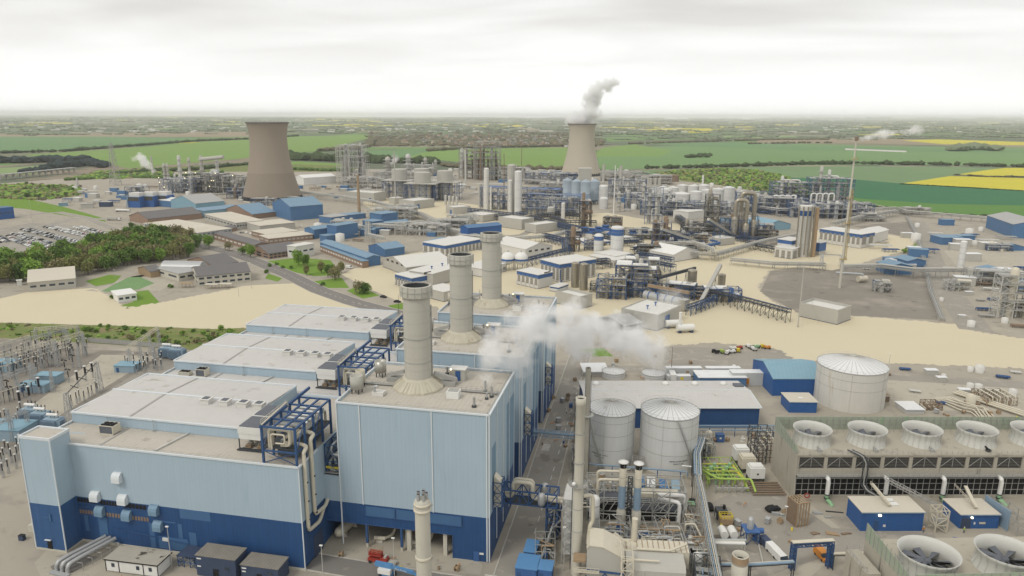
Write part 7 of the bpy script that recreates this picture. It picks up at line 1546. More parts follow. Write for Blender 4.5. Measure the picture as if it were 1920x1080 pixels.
trestle('blue lattice trestle in front of the flared coolers',[(1185,478),(1262,468),(1262,455)],5,6,3,'steel_dark');trestle('dark lattice rack in front of the pale box buildings',[(925,413),(1000,418),(1090,437)],6,6,3,'steel_dark');trestle('dark lattice rack passing the brown trussed tower',[(1035,415),(1060,425),(1118,425)],6,6,3,'steel_dark');trestle('blue rack along the stainless mill on the right plot',[(1250,442),(1340,448),(1430,457)],5,5,3);trestle('dark rack below the banded silo',[(1400,465),(1460,476)],5,5,3,'steel_dark')
MR = 'grey pipe racks across the works'
def prack(label,pts,w=6,h=5.5,n=5,steel='steel_grey',lv=2,cols=('steel_grey','pipe_silver','steel_grey','pipe_cream')):return rack(label,[K(*p)for p in pts],w,h,n,lv,cols,steel,8,.21,'pipe rack',.24,MR)
prack('grey pipe rack crossing the right plot to the yard edge',[(1265,484),(1340,488),(1430,462),(1500,448)]);prack('grey pipe rack before the white pavilion',[(1225,474),(1300,471),(1335,484),(1337,492)],4,8,4,'pipe_cream');prack('grey pipe rack across the gravel yard below the louvred hall',[(1370,496),(1450,504),(1545,506)],6,5,5);prack('pipe rack portal over the yard road',[(1538,508),(1540,499),(1575,501),(1578,508)],2,9,3,'steel_pale',1);prack('grey pipe rack from the portal to the blue gabled huts',[(1578,515),(1650,514),(1710,522),(1830,522),(1920,530)],6,7,5);prack('double pipe line down the pipe track',[(1700,408),(1720,445),(1736,505),(1745,550),(1766,603)],3,1.6,3,'steel_grey',1);prack('pipe rack along the boundary right of the flare',[(1600,402),(1680,398),(1700,405),(1800,413),(1860,418)],8,6,5)
prack('long grey pipe rack below the sand plot on the left',[(860,452),(940,460),(1040,452),(1060,445)],7,6,6);prack('grey rack crossing behind the blue works',[(700,385),(790,410),(845,440),(900,455)],8,6,6);prack('silver rack zigzag through the blue works, left run',[(632,425),(680,440),(700,436),(760,440)],6,8,6,'steel_pale');prack('silver rack zigzag through the blue works, right run',[(700,436),(790,430),(840,436)],6,8,6,'steel_pale');prack('rack leading down to the blue gable works',[(690,430),(690,455),(720,462)],5,8,5,'steel_pale');prack('rack between the brown tower and the box buildings',[(560,370),(640,378),(700,388)],8,8,6,'steel_pale');prack('rack in front of the left refinery units',[(372,376),(450,370),(560,380)],8,7,6);prack('rack behind the framed tanks',[(600,342),(700,340),(860,342)],10,8,6);prack('rack in front of the cream tower',[(1120,372),(1190,376),(1240,392)],8,8,6,'steel_blue');prack('rack behind the blue grey silos',[(980,345),(1060,352),(1200,350)],10,8,6);prack('rack along the right blue chemical plant',[(1390,395),(1460,405),(1540,404),(1620,410)],8,8,6,'steel_blue');prack('rack running up to the flare foot',[(1560,430),(1620,415),(1680,405)],7,7,5)
CH = ('steel_pale','render_grey');k = 0
for px,py,w,d,h,st,nv,lb in[(236,374,20,22,16,'steel_blue',4,'open frame left of the blue louvred cooler house'),(300,362,50,30,20,'steel_blue',14,'left refinery unit with lamps nearest the blue cooler house'),(345,360,60,34,26,'steel_dark',16,'left refinery unit in the middle'),(390,362,60,34,24,'steel_dark',16,'left refinery unit next to the brown tower'),(425,372,40,26,14,'steel_blue',8,'low unit with round brown tanks at the tower foot'),(632,345,44,34,62,'steel_pale',14,'tall pale tower block right of the brown cooling tower'),(640,352,60,30,16,'steel_pale',10,'low pale unit at the foot of the tower block'),(700,338,70,34,14,'steel_grey',12,'far low unit behind the framed tanks'),(752,330,60,30,20,'steel_grey',12,'far unit with short towers'),(860,335,40,30,52,'steel_grey',10,'far grey tower with dense floors, left of two'),(888,338,44,34,66,'steel_grey',12,'tallest far grey lattice tower'),(905,338,80,36,22,'steel_grey',14,'far grey unit below the lattice tower'),(985,345,80,40,18,'steel_blue',14,'far unit left of the cream cooling tower'),(1010,362,60,34,14,'steel_grey',12,'grey unit left of the blue grey silos'),(1125,340,70,40,16,'steel_grey',12,'far unit right of the cream cooling tower'),(1190,345,60,34,14,'steel_grey',10,'far unit before the scrubland'),(1140,370,50,26,24,'steel_blue',12,'blue unit right of the cream vessels'),(1170,392,60,28,18,'steel_blue',14,'blue pipework unit left of the tank farm'),(1200,403,60,26,16,'steel_blue',14,'blue pipework unit below the tank farm, left'),(1245,404,60,24,14,'steel_blue',12,'blue pipework unit below the tank farm, middle'),(1300,402,60,24,14,'steel_blue',12,'blue pipework unit below the tank farm, right'),(1380,388,50,30,18,'steel_blue',14,'blue unit at the right end of the tank farm'),(1410,400,60,30,18,'steel_blue',14,'blue unit before the reactor towers'),(1445,392,44,28,32,'steel_blue',12,'left reactor tower block with white loops'),(1515,394,50,30,38,'steel_blue',14,'right reactor tower block with white loops'),(1480,408,70,28,16,'steel_blue',14,'blue unit in front of the reactor towers'),(1555,408,46,26,16,'steel_blue',12,'blue unit reaching the flare stack'),(620,432,24,14,9,'steel_pale',8,'silver vessels yard behind the long blue gable works'),(740,440,50,18,10,'steel_pale',12,'pipe yard right of the long blue gable works'),(690,410,50,20,12,'steel_pale',10,'silver unit behind the blue sheds'),(800,432,40,16,10,'steel_pale',8,'silver unit left of the dark blue hall'),(838,425,30,14,11,'steel_pale',8,'beige framed unit above the dark blue hall'),(735,402,26,14,10,'steel_grey',6,'grey unit at the left sand edge'),(1690,402,30,12,8,'steel_grey',6,'pipe node at the boundary fence'),(1600,415,34,14,8,'steel_grey',6,'valve yard under the flare'),(470,385,30,14,8,'steel_blue',6,'blue steelwork at the foot of the brown tower'),(1640,548,10,6,6,'steel_grey',4,'valve node on the gravel yard'),(1815,535,30,12,10,'steel_grey',8,'rack structure left of the dark machine tower')]:
 k+=1;unit(lb,px,py,w,d,h,100+k,st,CH if k not in(5,10,11)else('rusty','steel_grey'),nv,10,2 if h<12 else(3 if h<30 else 7),U(-.1,.1),'older chemical plant units',hv=1.25 if h<30 else 1.05,lamps=4 if k in(2,3,4)else 0)
for i,(px,py,h,r)in enumerate([(1462,392,40,2.2),(1478,392,36,2),(1533,392,52,2.4),(1548,393,48,2.2),(311,348,34,2.4),(317,348,34,2.2),(340,348,46,3),(358,346,42,2.2),(381,345,44,3.4),(410,345,42,3),(1205,396,34,2),(1160,398,24,2),(1253,395,26,1.6),(683,330,24,3),(728,328,32,6),(766,326,36,6),(798,326,30,4),(817,326,26,3),(867,330,50,4)]):
 x,y = K(px,py);t = thing('distillation_column','pale distillation column standing %s'%['left of the first reactor tower','right of the first reactor tower','left of the second reactor tower','right of the second reactor tower','first at the left refinery','second at the left refinery','third and thick at the left refinery','fourth at the left refinery','under the left end of the pale bridge vessel','under the right end of the pale bridge vessel','among the blue pipework','by the silver exchangers','below the tank farm','far behind near the tent','far behind with fat body, steaming','far behind, fat and yellowish','far behind, slim','far behind, last on the right','beside the far lattice tower'][i],'column',(x,y,0),0,'pale distillation columns')
 M().lathe([(r,0),(r,h*.55),(r*.8,h*.6),(r*.8,h),(0,h+r*.5)],12).build('shell','render_grey' if i%3 else 'steel_pale',t);m = M()
 for z_ in(.3,.5,.7,.88):m.lathe([(r,h*z_),(r*1.7,h*z_),(r*1.7,h*z_+.3),(r,h*z_+.3)],10)
 m.build('platform','steel_grey',t)
for i,(px,py,s)in enumerate([(1448,392,1),(1518,393,1.15)]):
 for j in range(4):
  x,y = K(px+j*11,py+4);t = thing('reactor_loop','%s white inverted U pipe loop from the left on the %s reactor block'%(['first','second','third','fourth'][j],['left','right'][i]),'pipe loop',(x,y,0),0,'white reactor loops');M().pipe([(0,0,4),(0,0,19*s),(6,0,19*s),(6,0,7)],.9,8,2.4).build('loop','white_paint',t)
 x,y = K(px+6,py-2);t = thing('reactor_loop','long white top loop above the %s reactor block'%['left','right'][i],'pipe loop',(x,y,0),0,'white reactor loops');M().pipe([(0,0,16),(0,0,27*s),(26,0,27*s),(26,0,35*s),(6,0,35*s),(6,0,40*s)],.9,8,2.4).build('loop','white_paint',t)
x,y = K(383,346);t = thing('bridge_vessel','pale horizontal vessel bridging two columns at the left refinery','vessel',(x,y,0));M().tube((0,0,40),(38,0,44),3,12).build('shell','render_grey',t)
x,y = K(1258,623)
for i,(dx,dy)in enumerate(((0,0),(-6,7))):
 t = thing('gas_vessel',['front white horizontal vessel with a stub chimney beside the grey box building','back white horizontal vessel half behind the front one'][i],'vessel',(x+dx+3,y+dy,0),.35);M().tube((0,0,2.6),(9,0,2.6),1.9,18).build('shell','white_paint',t);M().box(.5,-1.6,0,2,1.6,1.2).box(7,-1.6,0,8.5,1.6,1.2).build('saddle','cabin_navy',t)
 if not i:M().tube((1.5,0,4),(1.5,0,11),.8,12).build('chimney','white_paint',t)
pb('works_shed','pale blue double gable shed right of the arched ducts','shed',(1433,434),(1400,425),(1472,428),424,'shed_teal_roof','shed_teal_roof',ridge='y',foot=False);pb('works_shed','pale blue gable shed behind the arched ducts','shed',(1372,428),(1352,420),(1392,424),420,'shed_teal_roof','shed_teal_roof',ridge='y',foot=False)
for i,(p_,lb)in enumerate([([(1020,452),(1060,462),(1062,478)],'between the pale block and the ringed silos'),([(1115,450),(1165,462),(1205,461)],'behind the flared coolers'),([(1205,440),(1262,452),(1270,462)],'right of the pale drums'),([(1185,500),(1225,520),(1232,530)],'running down to the stainless mill'),([(1040,430),(1100,444)],'left of the flared coolers'),([(1270,415),(1290,430),(1340,436)],'under the lattice store'),([(1395,455),(1395,440),(1440,436)],'round the arched duct mill'),([(1060,498),(1110,505),(1140,502)],'behind the stainless silo pair'),([(880,402),(960,412),(985,408)],'below the tall white columns'),([(990,418),(1050,408),(1085,412)],'beside the pale stumpy column')]):trestle('dark lattice rack '+lb,p_,6,7,3,'steel_dark' if i%2 else 'steel_blue',lv=3)
for i,(px,py,w,d,h,lb)in enumerate([(1095,470,16,12,9,'dark pipe unit left of the shorter ringed silo'),(1195,482,18,10,9,'blue pipe unit at the right foot of the ringed silos'),(1245,455,22,12,8,'dark pipe unit between conveyor and drums'),(1300,455,14,8,7,'dark pipe unit under the long conveyor'),(1350,432,18,12,12,'dark pipe unit left of the arched ducts'),(1420,450,18,10,9,'blue pipe unit right of the arched duct mill'),(1060,450,14,10,8,'dark pipe unit behind the pale block'),(1130,430,18,10,12,'dark pipe unit above the flared coolers'),(1265,560,20,8,7,'dark machinery behind the blue hooped drum'),(1195,545,14,10,14,'dark hopper unit beside the goose neck duct'),(1470,462,14,8,6,'blue skid left of the filter house'),(940,420,18,8,6,'dark skid by the pale blocks')]):unit(lb,px,py,w,d,h,500+i,'steel_dark' if i%2 else 'steel_blue',('stainless','rusty','steel_grey'),7,9,3,U(-.1,.1),'dark pipe units on the sand','steel_dark')
#  OLD WORKS, OFFICES, COOLING TOWERS, CAR PARK
def cooling_tower(label,px0,px1,pyb,top,wtop,lo,hi,split):
 xl,yl = K(px0,pyb);xr,yr = K(px1,pyb);r0 = math.hypot(xr-xl,yr-yl)/2;x = (xl+xr)/2;y = (yl+yr)/2+r0*.1
 h = HT((px0+px1)/2,pyb+3,top);rt = r0*wtop;rw = rt*.955;zw = h*.80;b = (zw-6)/math.sqrt((r0/rw)**2-1)
 f = lambda z:rw*math.sqrt(1+((z-zw)/(b if z<zw else b*.62))**2)
 t = thing('cooling_tower',label,'cooling tower',(x,y,0));z_ = lambda a,b_:[(f(z),z)for z in[a+(b_-a)*i/14 for i in range(15)]]
 M().lathe(z_(6,h*split),72).build('lower_shell',lo,t);M().lathe(z_(h*split,h),72).lathe([(f(h),h),(f(h)+.7,h-.1),(f(h)+.7,h-1.6),(f(h)-.4,h-1.6)],72).build('upper_shell',hi,t)
 M().lathe([(f(z)-.8,z)for z in[6+(h-6)*i/24 for i in range(25)]],72).build('inner_shell','ct_band',t);M().lathe([(f(h)+.75,h-1.7),(f(h)+.75,h-.2)],72).build('rim_band','slate',t)
 m = M()
 for i in range(44):
  a = 2*PI*i/44;c = a+PI/44;e = a-PI/44;R0 = f(6)+2;p = (f(6)*math.cos(a),f(6)*math.sin(a),6.2)
  m.bar(p,(R0*math.cos(c),R0*math.sin(c),0),.8);m.bar(p,(R0*math.cos(e),R0*math.sin(e),0),.8)
 m.build('support_frame','steel_dark',t);M().lathe([(f(6)+2.6,0),(f(6)+2.6,1.4),(f(6)+2,1.4),(f(6)+2,0)],60).build('basin','concrete_pale',t);M().disc((0,0,.5),f(6),40).build('fill','louver_dark',t)
 return x,y,h,rt
cooling_tower('tall brown hyperbolic cooling tower on the left',455,562,375,229,.66,'ct_band','ct_brown',.36)
CT2 = cooling_tower('cream hyperbolic cooling tower with steam pouring off its top',1052,1125,330,232,.66,'ct_cream','ct_cream',.5)
BL = 'shed_blue';BR = 'shed_blue_roof'
def q(lb,N_,L_,R_,top,wall=BL,roof=BR,ridge=None,**k):return pb('works_shed' if wall==BL else 'office_building',lb,'shed' if wall==BL else 'building',N_,L_,R_,top,wall,roof,ridge=ridge,foot=False,**k)
q('wide blue workshop with pale ridged roof right of the brown tower',(546,414),(518,404),(604,408),388,ridge='x');q('blue shed with light flat roof below the workshop',(622,420),(604,416),(648,415),408,roof='grey_roof');q('small blue shed behind the silver racks',(650,413),16,(686,409),404)
q('tall blue block at the middle of the blue works',(716,425),(706,420),(736,419),402);q('blue stepped shed left of the tall blue block',(700,432),(688,428),(712,428),416);q('blue shed with gable under the tall blue block',(728,434),(718,430),(765,428),421,ridge='x');q('blue lean-to along the silver rack',(700,440),12,(725,437),429);q('left blue shed of the pair in front of the car strip',(590,448),(583,443),(620,441),431,ridge='x');q('right taller blue shed of the pair',(632,451),(622,447),(665,443),424);q('blue box at the corner of the long gable works',(612,454),10,(640,450),443)
q('long blue gable works with rust flecked roof',(688,500),(604,468),(712,496),484,ridge='y',win=(1,0,12,'panel_blue'));q('brick fronted annex along the long blue gable works',(680,503),(601,472),5,5,'brick',BR,win=(1,0,16,'render_white'));q('low blue gable shed behind the long works',(722,482),(700,473),(753,475),468,ridge='x')
q('dark blue hall with stepped roof above the far stack',(878,452),(861,448),(942,446),428,wall='bright_blue',roof='shed_blue',ridge='x');q('grey lean-to shed in front of the dark blue hall',(845,470),(806,462),(860,460),458,'shed_teal_roof',BR)
q('pale blue roofed shed beside the tower foot',(474,411),(436,400),(505,404),402,'brick',BR,ridge='x');q('blue gabled shed by the left refinery',(330,390),(314,384),(343,385),378,roof='tank_roof',ridge='y');q('pale blue workshop with stained roof behind the slate hall',(368,397),(338,388),(412,390),382,'shed_teal_roof','grey_roof',ridge='x');q('low teal roofed shed below the pale blue workshop',(384,408),(372,402),(454,398),396,'shed_teal_roof',BR)
q('slate roofed brick hall behind the flat roofed office',(278,421),(263,412),(370,408),411,'brick','slate',ridge='x');t = q('large flat cream roofed office nearest the wood, emblem on its roof',(372,453),(309,429),(413,440),437,'render_grey','office_roof',win=(2,8,12,'glass_blue'),trim='render_white')
for a0 in(0,PI):M().lathe([(2.2,0),(3.0,0),(3.0,.12),(2.2,.12),(2.2,0)],14,(11+(2 if a0 else-2)*.7,16,11.2),False,a0+.6,a0+4.2).build('roof_emblem','white_paint',t)
q('second flat cream roofed office with dark glass front',(444,431),(401,412),(488,424),418,'render_grey','office_roof',win=(1,10,10,'glass_dark'),trim='render_white');q('small slate link roof between the flat offices',(425,437),14,(445,432),431,'brick','slate',ridge='x');q('long slate roofed brick office with pale window strip',(478,472),(412,442),(492,465),460,'brick','slate',ridge='y',win=(1,2,12,'render_white'));q('slate roofed brick block with white windows by the road',(505,486),(478,474),(560,476),476,'brick','slate',ridge='x',win=(2,8,3,'glass_dark'));q('white rendered end block with small square windows',(556,485),10,(590,478),463,'render_white','render_white',win=(1,3,1,'glass_dark'))
q('pale flat roofed long block behind the white end block',(505,458),(480,452),(590,450),448,'brick','office_roof',win=(1,10,2,'render_grey'));q('second pale flat roofed block with plant on it',(500,450),(470,443),(560,443),440,'brick','office_roof',win=(1,10,2,'render_grey'));q('grey store with flat pale roof behind the offices',(488,436),(470,428),(550,428),424,'render_grey','office_roof')
q('brick and concrete office with strip windows at the sand plot',(372,537),(366,520),(470,526),519,'concrete_pale','slate',win=(2,7,2,'glass_dark'),ridge='x');q('slate roofed rear wing of the brick office',(400,508),(366,494),(438,498),499,'brick','slate',ridge='x',win=(1,6,2,'render_white'));q('cream low canopy building left of the brick office',(336,528),(309,512),(368,518),514,'concrete_pale','grey_roof',win=(1,3,2,'glass_dark'));q('small dark roofed cabin by the lawn path',(283,521),(270,512),(300,516),510,'wood','slate',ridge='x')
x,y = K(305,514);t = thing('barrel_hall','pale barrel vaulted hall joined to the brick office','building',(x,y,0),.12);M().box(0,0,0,27,9,4).build('wall','concrete_pale',t);M().ext([(4.5+5.4*math.cos(a*.3142),4.4+4.4*math.sin(a*.3142))for a in range(11)],'x',-.6,28).build('barrel_roof','galv',t);M().box(.3,-.1,3,27,-.02,3.8).build('window','glass_dark',t)
q('long cream shed with ridged roof at the left sand plot',(55,548),(52,528),(143,541),530,'render_grey','office_roof',ridge='x',win=(1,5,0,'glass_dark'));q('tiny white substation with dark band on the lawn',(222,568),(216,558),(256,562),555,'white_paint','white_paint',win=(1,3,0,'glass_dark'));q('small white kiosk left of the cream shed',(33,536),3,(42,535),527,'white_paint','white_paint')
for i,(px,lb)in enumerate([(384,'first canopy on the terrace of the brick office'),(410,'second canopy on the terrace of the brick office'),(335,'brown canopy left of the terrace')]):
 x,y = K(px,542-i);t = thing('terrace_canopy',lb,'canopy',(x,y,0),.15,'terrace canopies');M().box(0,0,2.8,8,4,3.0).build('roof','office_roof' if i<2 else 'wood',t);M().grid(.2,.2,7.8,3.8,[2.8],3,1,.15,False).build('post','wood',t)
for i in range(3):
 o = K(241+i*26,389-i*1.3);t = thing('cooler_house',['left bay','middle bay','right bay'][i]+' of the blue cooler house with white fan cowl','cooling unit',(*o,0),.02,'blue cooler house bays');M().box(0,0,0,16,14,13).build('wall','bright_blue',t);M().box(1,-.2,8,15,-.05,12.4).build('louvre','louver_dark',t);M().box(1,2,13,14.5,12,17.5).build('cowl','render_white',t);m = M();m.bar((0,-.4,13),(16,-.4,13),.8);m.bar((0,-.4,0),(0,-.4,13),.9);m.bar((0,-4,0),(0,0,12),.6);m.build('frame','pipe_bluegrey',t)
q('blue louvred hall at the left picture edge beyond the road',(0,412),14,(28,409),391,wall='bright_blue',roof='panel_blue',win=(1,4,0,'louver_dark'));q('dark container block on the lagoon yard',(152,391),8,(175,390),383,'render_grey','grey_roof');q('navy container block on the lagoon yard',(186,388),8,(207,388),379,wall='cabin_navy',roof='grey_roof');q('teal low cabin on the lagoon yard',(111,387),8,(128,386),381,'shed_teal_roof','grey_roof')
q('blue hall with grey ribbed roof at the right picture edge',(1896,446),(1874,428),(1960,445),421,roof='grey_roof',wall='shed_blue',ridge='y')
for lb,a in(('larger blue hut of the pair beyond the gravel yard',((1664,515),(1656,506),(1702,512),500)),('smaller blue hut behind the larger one',((1700,503),(1690,495),(1724,499),490)),('blue shed with two roof cowls on the right yard',((1764,459),(1754,453),(1798,457),446)),('blue shed behind the one with cowls',((1800,452),8,(1828,451),443)),('blue gabled hut by the brown machine tower',((1838,522),(1835,514),(1892,521),511)),('small blue hut at the far right works',((1880,470),8,(1920,470),463))):q(lb,*a[:3],a[3],ridge='y' if 'hut' in lb else None)
for i,(px,py,w,d,h,st,lb)in enumerate([(1868,596,24,10,24,'steel_pale','tall brown and silver machine tower at the right edge'),(1850,470,20,10,5,'steel_blue','blue low plant on the right works slab'),(1775,545,14,8,6,'steel_pale','silver pipework cluster left of the machine tower'),(1640,545,8,6,6,'steel_blue','blue valve platform on the gravel yard'),(1890,540,30,8,9,'steel_pale','yellowish pipe frame above the machine tower')]):unit(lb,px,py,w,d,h,300+i,st,('pipe_cream','steel_grey'),8,10,5 if h>20 else 2,0)
x,y = K(1608,530);t = thing('knockout_drum','pale round drum lying among pipes on the gravel yard','drum',(x,y,0));M().tube((0,0,2.6),(6,3,2.6),2,14).build('shell','pipe_cream',t);M().pipe([(3,1,4),(3,1,6),(-14,2,6)],.7).build('pipe','pipe_silver',t)
q('roof wreck of a half demolished shed in the steam',(1170,628),(1118,612),(1206,622),612,'louver_dark','grey_roof',ridge='x');q('lower collapsed shed roof nearer the track',(1180,640),7,(1206,636),630,'louver_dark','grey_roof',ridge='x');q('pale flat canopy left of the long warehouse',(1095,706),(1082,690),(1142,708),698,'render_grey','tank_roof')
KC = [('storage_shed','grey flat roofed'),('storage_shed','blue flat roofed'),('stock_tank','small white'),('pipe_skid','low rusty')]
ZN = [((560,350),(900,372),46,'in the old works right of the brown tower'),((890,322),(1230,346),60,'on the far works by the cream tower'),((1160,350),(1420,372),26,'around the white tank farm'),((100,352),(330,384),34,'on the far left works yard'),((600,322),(860,345),40,'on the far works behind the framed tanks'),((1620,420),(1900,505),30,'on the right hand works yard'),((1750,500),(1920,620),26,'near the right edge works road'),((570,420),(860,455),26,'within the blue works'),((1140,375),(1560,410),34,'among the blue chemical units'),((1500,692),(1900,760),20,'on the bare right foreground yard'),((300,350),(560,385),20,'below the left refinery')]
for a,b_,n,wh in ZN:
 for i in range(n):
  x,y = K(U(a[0],b_[0]),U(a[1],b_[1]));k = rng.choice((0,0,2,3,3,3,1))if y>500 else rng.choice((0,2,3,3));s = U(.5,1.3)if y>500 else U(.25,.55);t = thing(KC[k][0],KC[k][1]+' '+KC[k][0].replace('_',' ')+' '+wh,KC[k][0].split('_')[1],(x,y,0),U(-.2,.2),'clutter '+wh);m = M();w = 11*s;d = 6*s;h = 5*s
  if k<2:m.box(0,0,0,w,d,h).build('wall',('render_grey','shed_blue')[k],t);M().box(-.2,-.2,h,w+.2,d+.2,h+.3).build('roof',('tank_roof','shed_blue_roof')[k],t)
  elif k==2:m.lathe([(d*.6,0),(d*.6,h*1.2),(0,h*1.4)],12).build('shell','render_white',t)
  else:m.grid(0,0,w,d,[h*.5],3,1,.2);[m.tube((0,d*j/4,h*.55),(w*1.3,d*j/4,h*.55),.3,5)for j in range(4)];m.build('pipework',rng.choice(['steel_grey','rusty','steel_pale','steel_blue']),t)
sheet('car_park',PX((-150,475),(0,428),(60,418),(130,421),(226,446),(190,462),(100,480),(60,492),(-150,520)),.05,'asphalt_lt')
CM_ = []
for c_,nm in(('white_paint','white'),('galv','silver'),('black','black'),('cabin_navy','dark blue'),('steel_grey','grey'),('red','red')):
 m = M();m.use(c_).ext([(-2.1,.35),(2.1,.35),(2.15,.85),(1.2,.95),(.5,1.42),(-1.2,1.42),(-2.0,.95),(-2.15,.8)],'y',-.88,.88);m.use('glass_dark').ext([(1.15,.98),(.48,1.38),(-1.15,1.38),(-1.8,.98)],'y',-.9,.9);m.use('tyre')
 for a in(-1.4,1.4):m.tube((a,-.9,.33),(a,.9,.33),.33,6)
 me = m.mesh('parked_car');[me.materials.append(MATS[k_])for k_ in m.mats];CM_.append((me,nm))
rows = [((0,444),(15,454),'at the left edge'),((139,427),(217,448),'first from the kerb side'),((84,426),(180,449),'second from the kerb side'),((41,431),(139,457),'in the middle of the car park'),((24,439),(101,465),'second from the lower aisle'),((22,450),(79,470),'along the lower aisle'),((-60,440),(0,456),'in the lower left corner')]
CL = []
for ri,(a,b_,wh)in enumerate(rows):
 p = Vector(K(*a));e = Vector(K(*b_));d = e-p;n = min(44,int(d.length/2.6));ang = math.atan2(d.y,d.x)+PI/2
 for side in(0,1):
  for i in range(n):
   if U(0,1)<.12:continue
   c = p.lerp(e,(i+.5)/n)+Vector((math.cos(ang),math.sin(ang)))*(side*6.2);me,nm = CM_[rng.choices(range(6),(30,26,16,12,12,5))[0]]
   CL.append((c.length,c,ang+(PI if U(0,1)<.5 else 0),me,nm,wh))
CL.sort(key=lambda a:a[0]);m = M()
for i,(_,c,ang,me,nm,wh)in enumerate(CL):
 if i<285:o = bpy.data.objects.new('parked_car',me);C.objects.link(o);o.location = (c.x,c.y,.05);o.rotation_euler.z = ang;tag(o,nm+' car in the car park row '+wh,'car','cars parked in the staff car park')
 else:Q = Matrix.Translation((c.x,c.y,.05))@Matrix.Rotation(ang,4,'Z');m.use(rng.choice(['white_paint','galv','black'])).add([Q@v.co for v in me.vertices],[tuple(p.vertices)for p in me.polygons])
tag(m.build('far_cars'),'farthest cars of the staff car park',None,None,'stuff')
for i,(px,py,c_)in enumerate([(548,427,'white_paint'),(564,426,'white_paint'),(581,427,'galv'),(453,437,'galv'),(462,437,'white_paint'),(470,439,'white_paint'),(478,440,'galv'),(330,436,'galv')]):van(['white car first on the strip by the blue workshop','white car second on the strip by the workshop','silver car third on the strip by the workshop','silver car first beside the second flat office','white car second beside the second flat office','white car third beside the second flat office','silver car last beside the second flat office','silver car at the slate hall'][i],px,py,U(0,3),c_,'car','parked_car')
truck('lorry','long white tanker lorry on the lagoon yard road',*K(218,397),.05,'white_paint','white_paint',15,True);truck('lorry','white tipper lorry parked below the tanker',*K(202,413),.1,'render_grey','white_paint',12)
lamp_post('tall lamp post at the car park edge',62,424,26);lamp_post('lamp post on the far left verge',72,385,22)
x,y = K(0,337);x2,y2 = K(140,322);t = thing('road_bridge','long low road viaduct beyond the dark conifers','bridge',(x,y,0));m = M();m.bar((0,0,8),(x2-x,y2-y,8),10,1.5);m.bar((-300,20,8),(0,0,8),10,1.5);m.build('deck','grey_roof',t);m = M();[m.bar(((x2-x)*k/12,(y2-y)*k/12,0),((x2-x)*k/12,(y2-y)*k/12,8),3)for k in range(13)];m.build('pier','render_grey',t)
#  STEAM
sm = bpy.data.materials.new('steam');sm.use_nodes = True;t = sm.node_tree;t.nodes.clear();N = t.nodes.new;L = t.links.new
o_ = N('ShaderNodeOutputMaterial');pv = N('ShaderNodeVolumePrincipled');pv.inputs['Color'].default_value = (.97,.97,.97,1);L(pv.outputs[0],o_.inputs['Volume'])
tc = N('ShaderNodeTexCoord');ln = N('ShaderNodeVectorMath');ln.operation = 'LENGTH';L(tc.outputs['Object'],ln.inputs[0])
g = N('ShaderNodeNewGeometry');nz = N('ShaderNodeTexNoise');nz.inputs['Detail'].default_value = 5;nz.inputs['Roughness'].default_value = .62;L(g.outputs['Position'],nz.inputs['Vector'])
oi = N('ShaderNodeObjectInfo');sc = N('ShaderNodeSeparateColor');L(oi.outputs['Color'],sc.inputs[0])
def sm_(op,a,b,c=None):
 n = N('ShaderNodeMath');n.operation = op
 for i,v in enumerate((a,b,c)):
  if v is None:continue
  if isinstance(v,(int,float)):n.inputs[i].default_value = v
  else:L(v,n.inputs[i])
 return n.outputs[0]
L(sc.outputs[1],nz.inputs['Scale'])
fall = sm_('SUBTRACT',1.0,ln.outputs['Value']);v = sm_('MULTIPLY_ADD',sm_('SUBTRACT',nz.outputs[0],.5),4.2,sm_('MULTIPLY',fall,1.5));v = sm_('SUBTRACT',v,.42);v = sm_('MINIMUM',sm_('MAXIMUM',v,0.0),.6);v = sm_('MULTIPLY',v,sm_('GREATER_THAN',fall,0.0));L(sm_('MULTIPLY',v,sc.outputs[0]),pv.inputs['Density'])
MATS['steam'] = sm;SPH = M().blob((0,0,0),1.0,rng,2,1,0).mesh('puff');SPH.materials.append(sm)
def plume(label,dens,scale,puffs):
 t = thing('steam_plume',label,'steam',(puffs[0][0],puffs[0][1],0));t['kind'] = 'stuff';o0 = t.location
 for x,y,z,r,*k in puffs:
  o = bpy.data.objects.new('puff',SPH);C.objects.link(o);o.parent = t;o.location = (x-o0.x,y-o0.y,z);r*=1.12;o.scale = (r*(k[0]if k else 1),r,r*(k[1]if len(k)>1 else 1));o.color = (dens,scale,0,1)
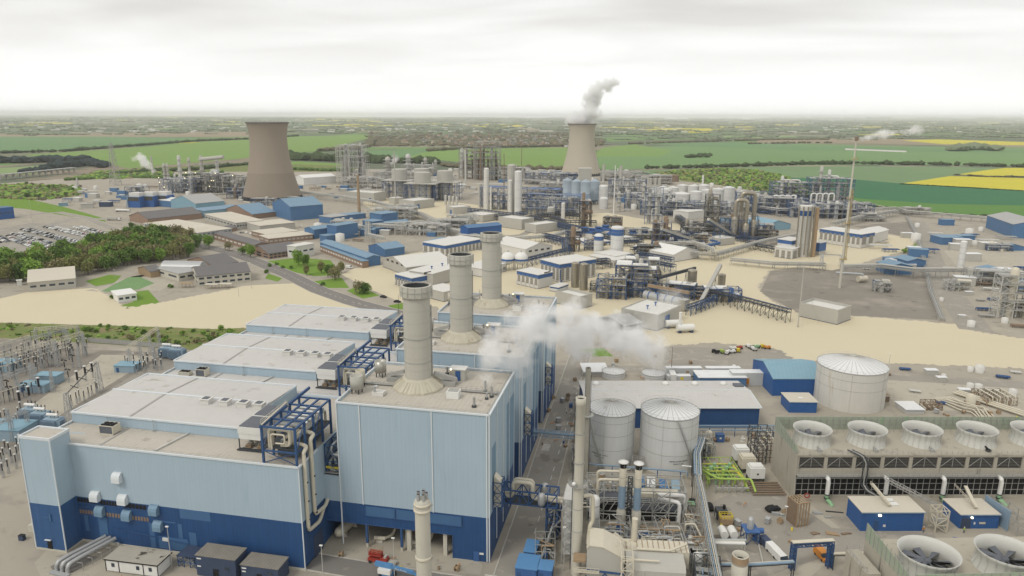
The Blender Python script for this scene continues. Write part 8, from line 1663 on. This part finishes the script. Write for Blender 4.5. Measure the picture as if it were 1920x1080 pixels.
plume('white steam drifting from the nearest boiler house roof across the street',.43,.17,[(-41.5,177,42,2.6),(-41.5,180,45.5,4.2),(-40,183,49,5.5),(-35.5,187,52,6.5),(-31,191,55,6.5),(-27,192,51,6.0),(-22,196,54,7),(-17,200,50,6.5,1.2),(-11,204,48,7,1.2),(-5,208,45,6.5,1.3),(1,212,41,5.5,1.3),(-36,190,44,6),(-20,203,44,5.5,1.3)])
plume('thin steam rising over the round tanks behind the warehouse',.10,.12,[(5,292,8,6),(4,296,18,7),(2,300,26,8),(-6,292,16,7,1.5),(8,300,34,7,1.2)])
x,y,h,r = CT2
plume('broad steam cap and column above the cream cooling tower',.3,.06,[(x-4,y,h+7,r*1.15,1.25,.5),(x+8,y,h+15,r*1.0,1.3,.55),(x+18,y,h+28,20),(x+16,y,h+42,20),(x+28,y,h+56,19),(x+44,y,h+66,15),(x+56,y,h+73,11)])
def pl2(label,a,b_,ya,n,r0,r1,dens):
 x0,y0 = K(*a[:2]);h0 = HT(*a[:2],a[2]);c = K(b_[0],b_[1],h0);d = (y0*math.cos(YAW)-x0*math.sin(YAW));ps = []
 for i in range(n):
  k = i/(n-1);ps.append((x0+(b_[0]-a[0])/F*d*k,y0,h0+(a[2]-b_[1])/F*d*k,r0+(r1-r0)*k,1.4))
 plume(label,dens,.07,ps)
pl2('pale smoke streaming right from the flare tip',(1574,540,262),(1668,243),0,11,2.2,4.6,.45)
pl2('cream steam puff rising from the left refinery',(292,352,320),(262,298),0,6,4,9,.22)
pl2('small steam wisp at the far plant between the towers',(735,330,305),(741,297),0,3,5,7,.2);pl2('small steam wisp beside the pale bridge vessel',(398,358,330),(408,324),0,3,6,7,.12)
#  HAZE
hm = bpy.data.materials.new('haze');hm.use_nodes = True;t = hm.node_tree;t.nodes.clear()
o_ = t.nodes.new('ShaderNodeOutputMaterial');pv = t.nodes.new('ShaderNodeVolumePrincipled')
pv.inputs['Color'].default_value = (.97,.985,1,1);pv.inputs['Density'].default_value = 4.8e-5;pv.inputs['Anisotropy'].default_value = .1
t.links.new(pv.outputs[0],o_.inputs['Volume']);MATS['haze'] = hm
mm = M();mm.box(-S-50,-S-50,-2.2,S+50,S+50,196);tag(mm.build('haze','haze'),'pale air haze over the whole site',None,None,'stuff')
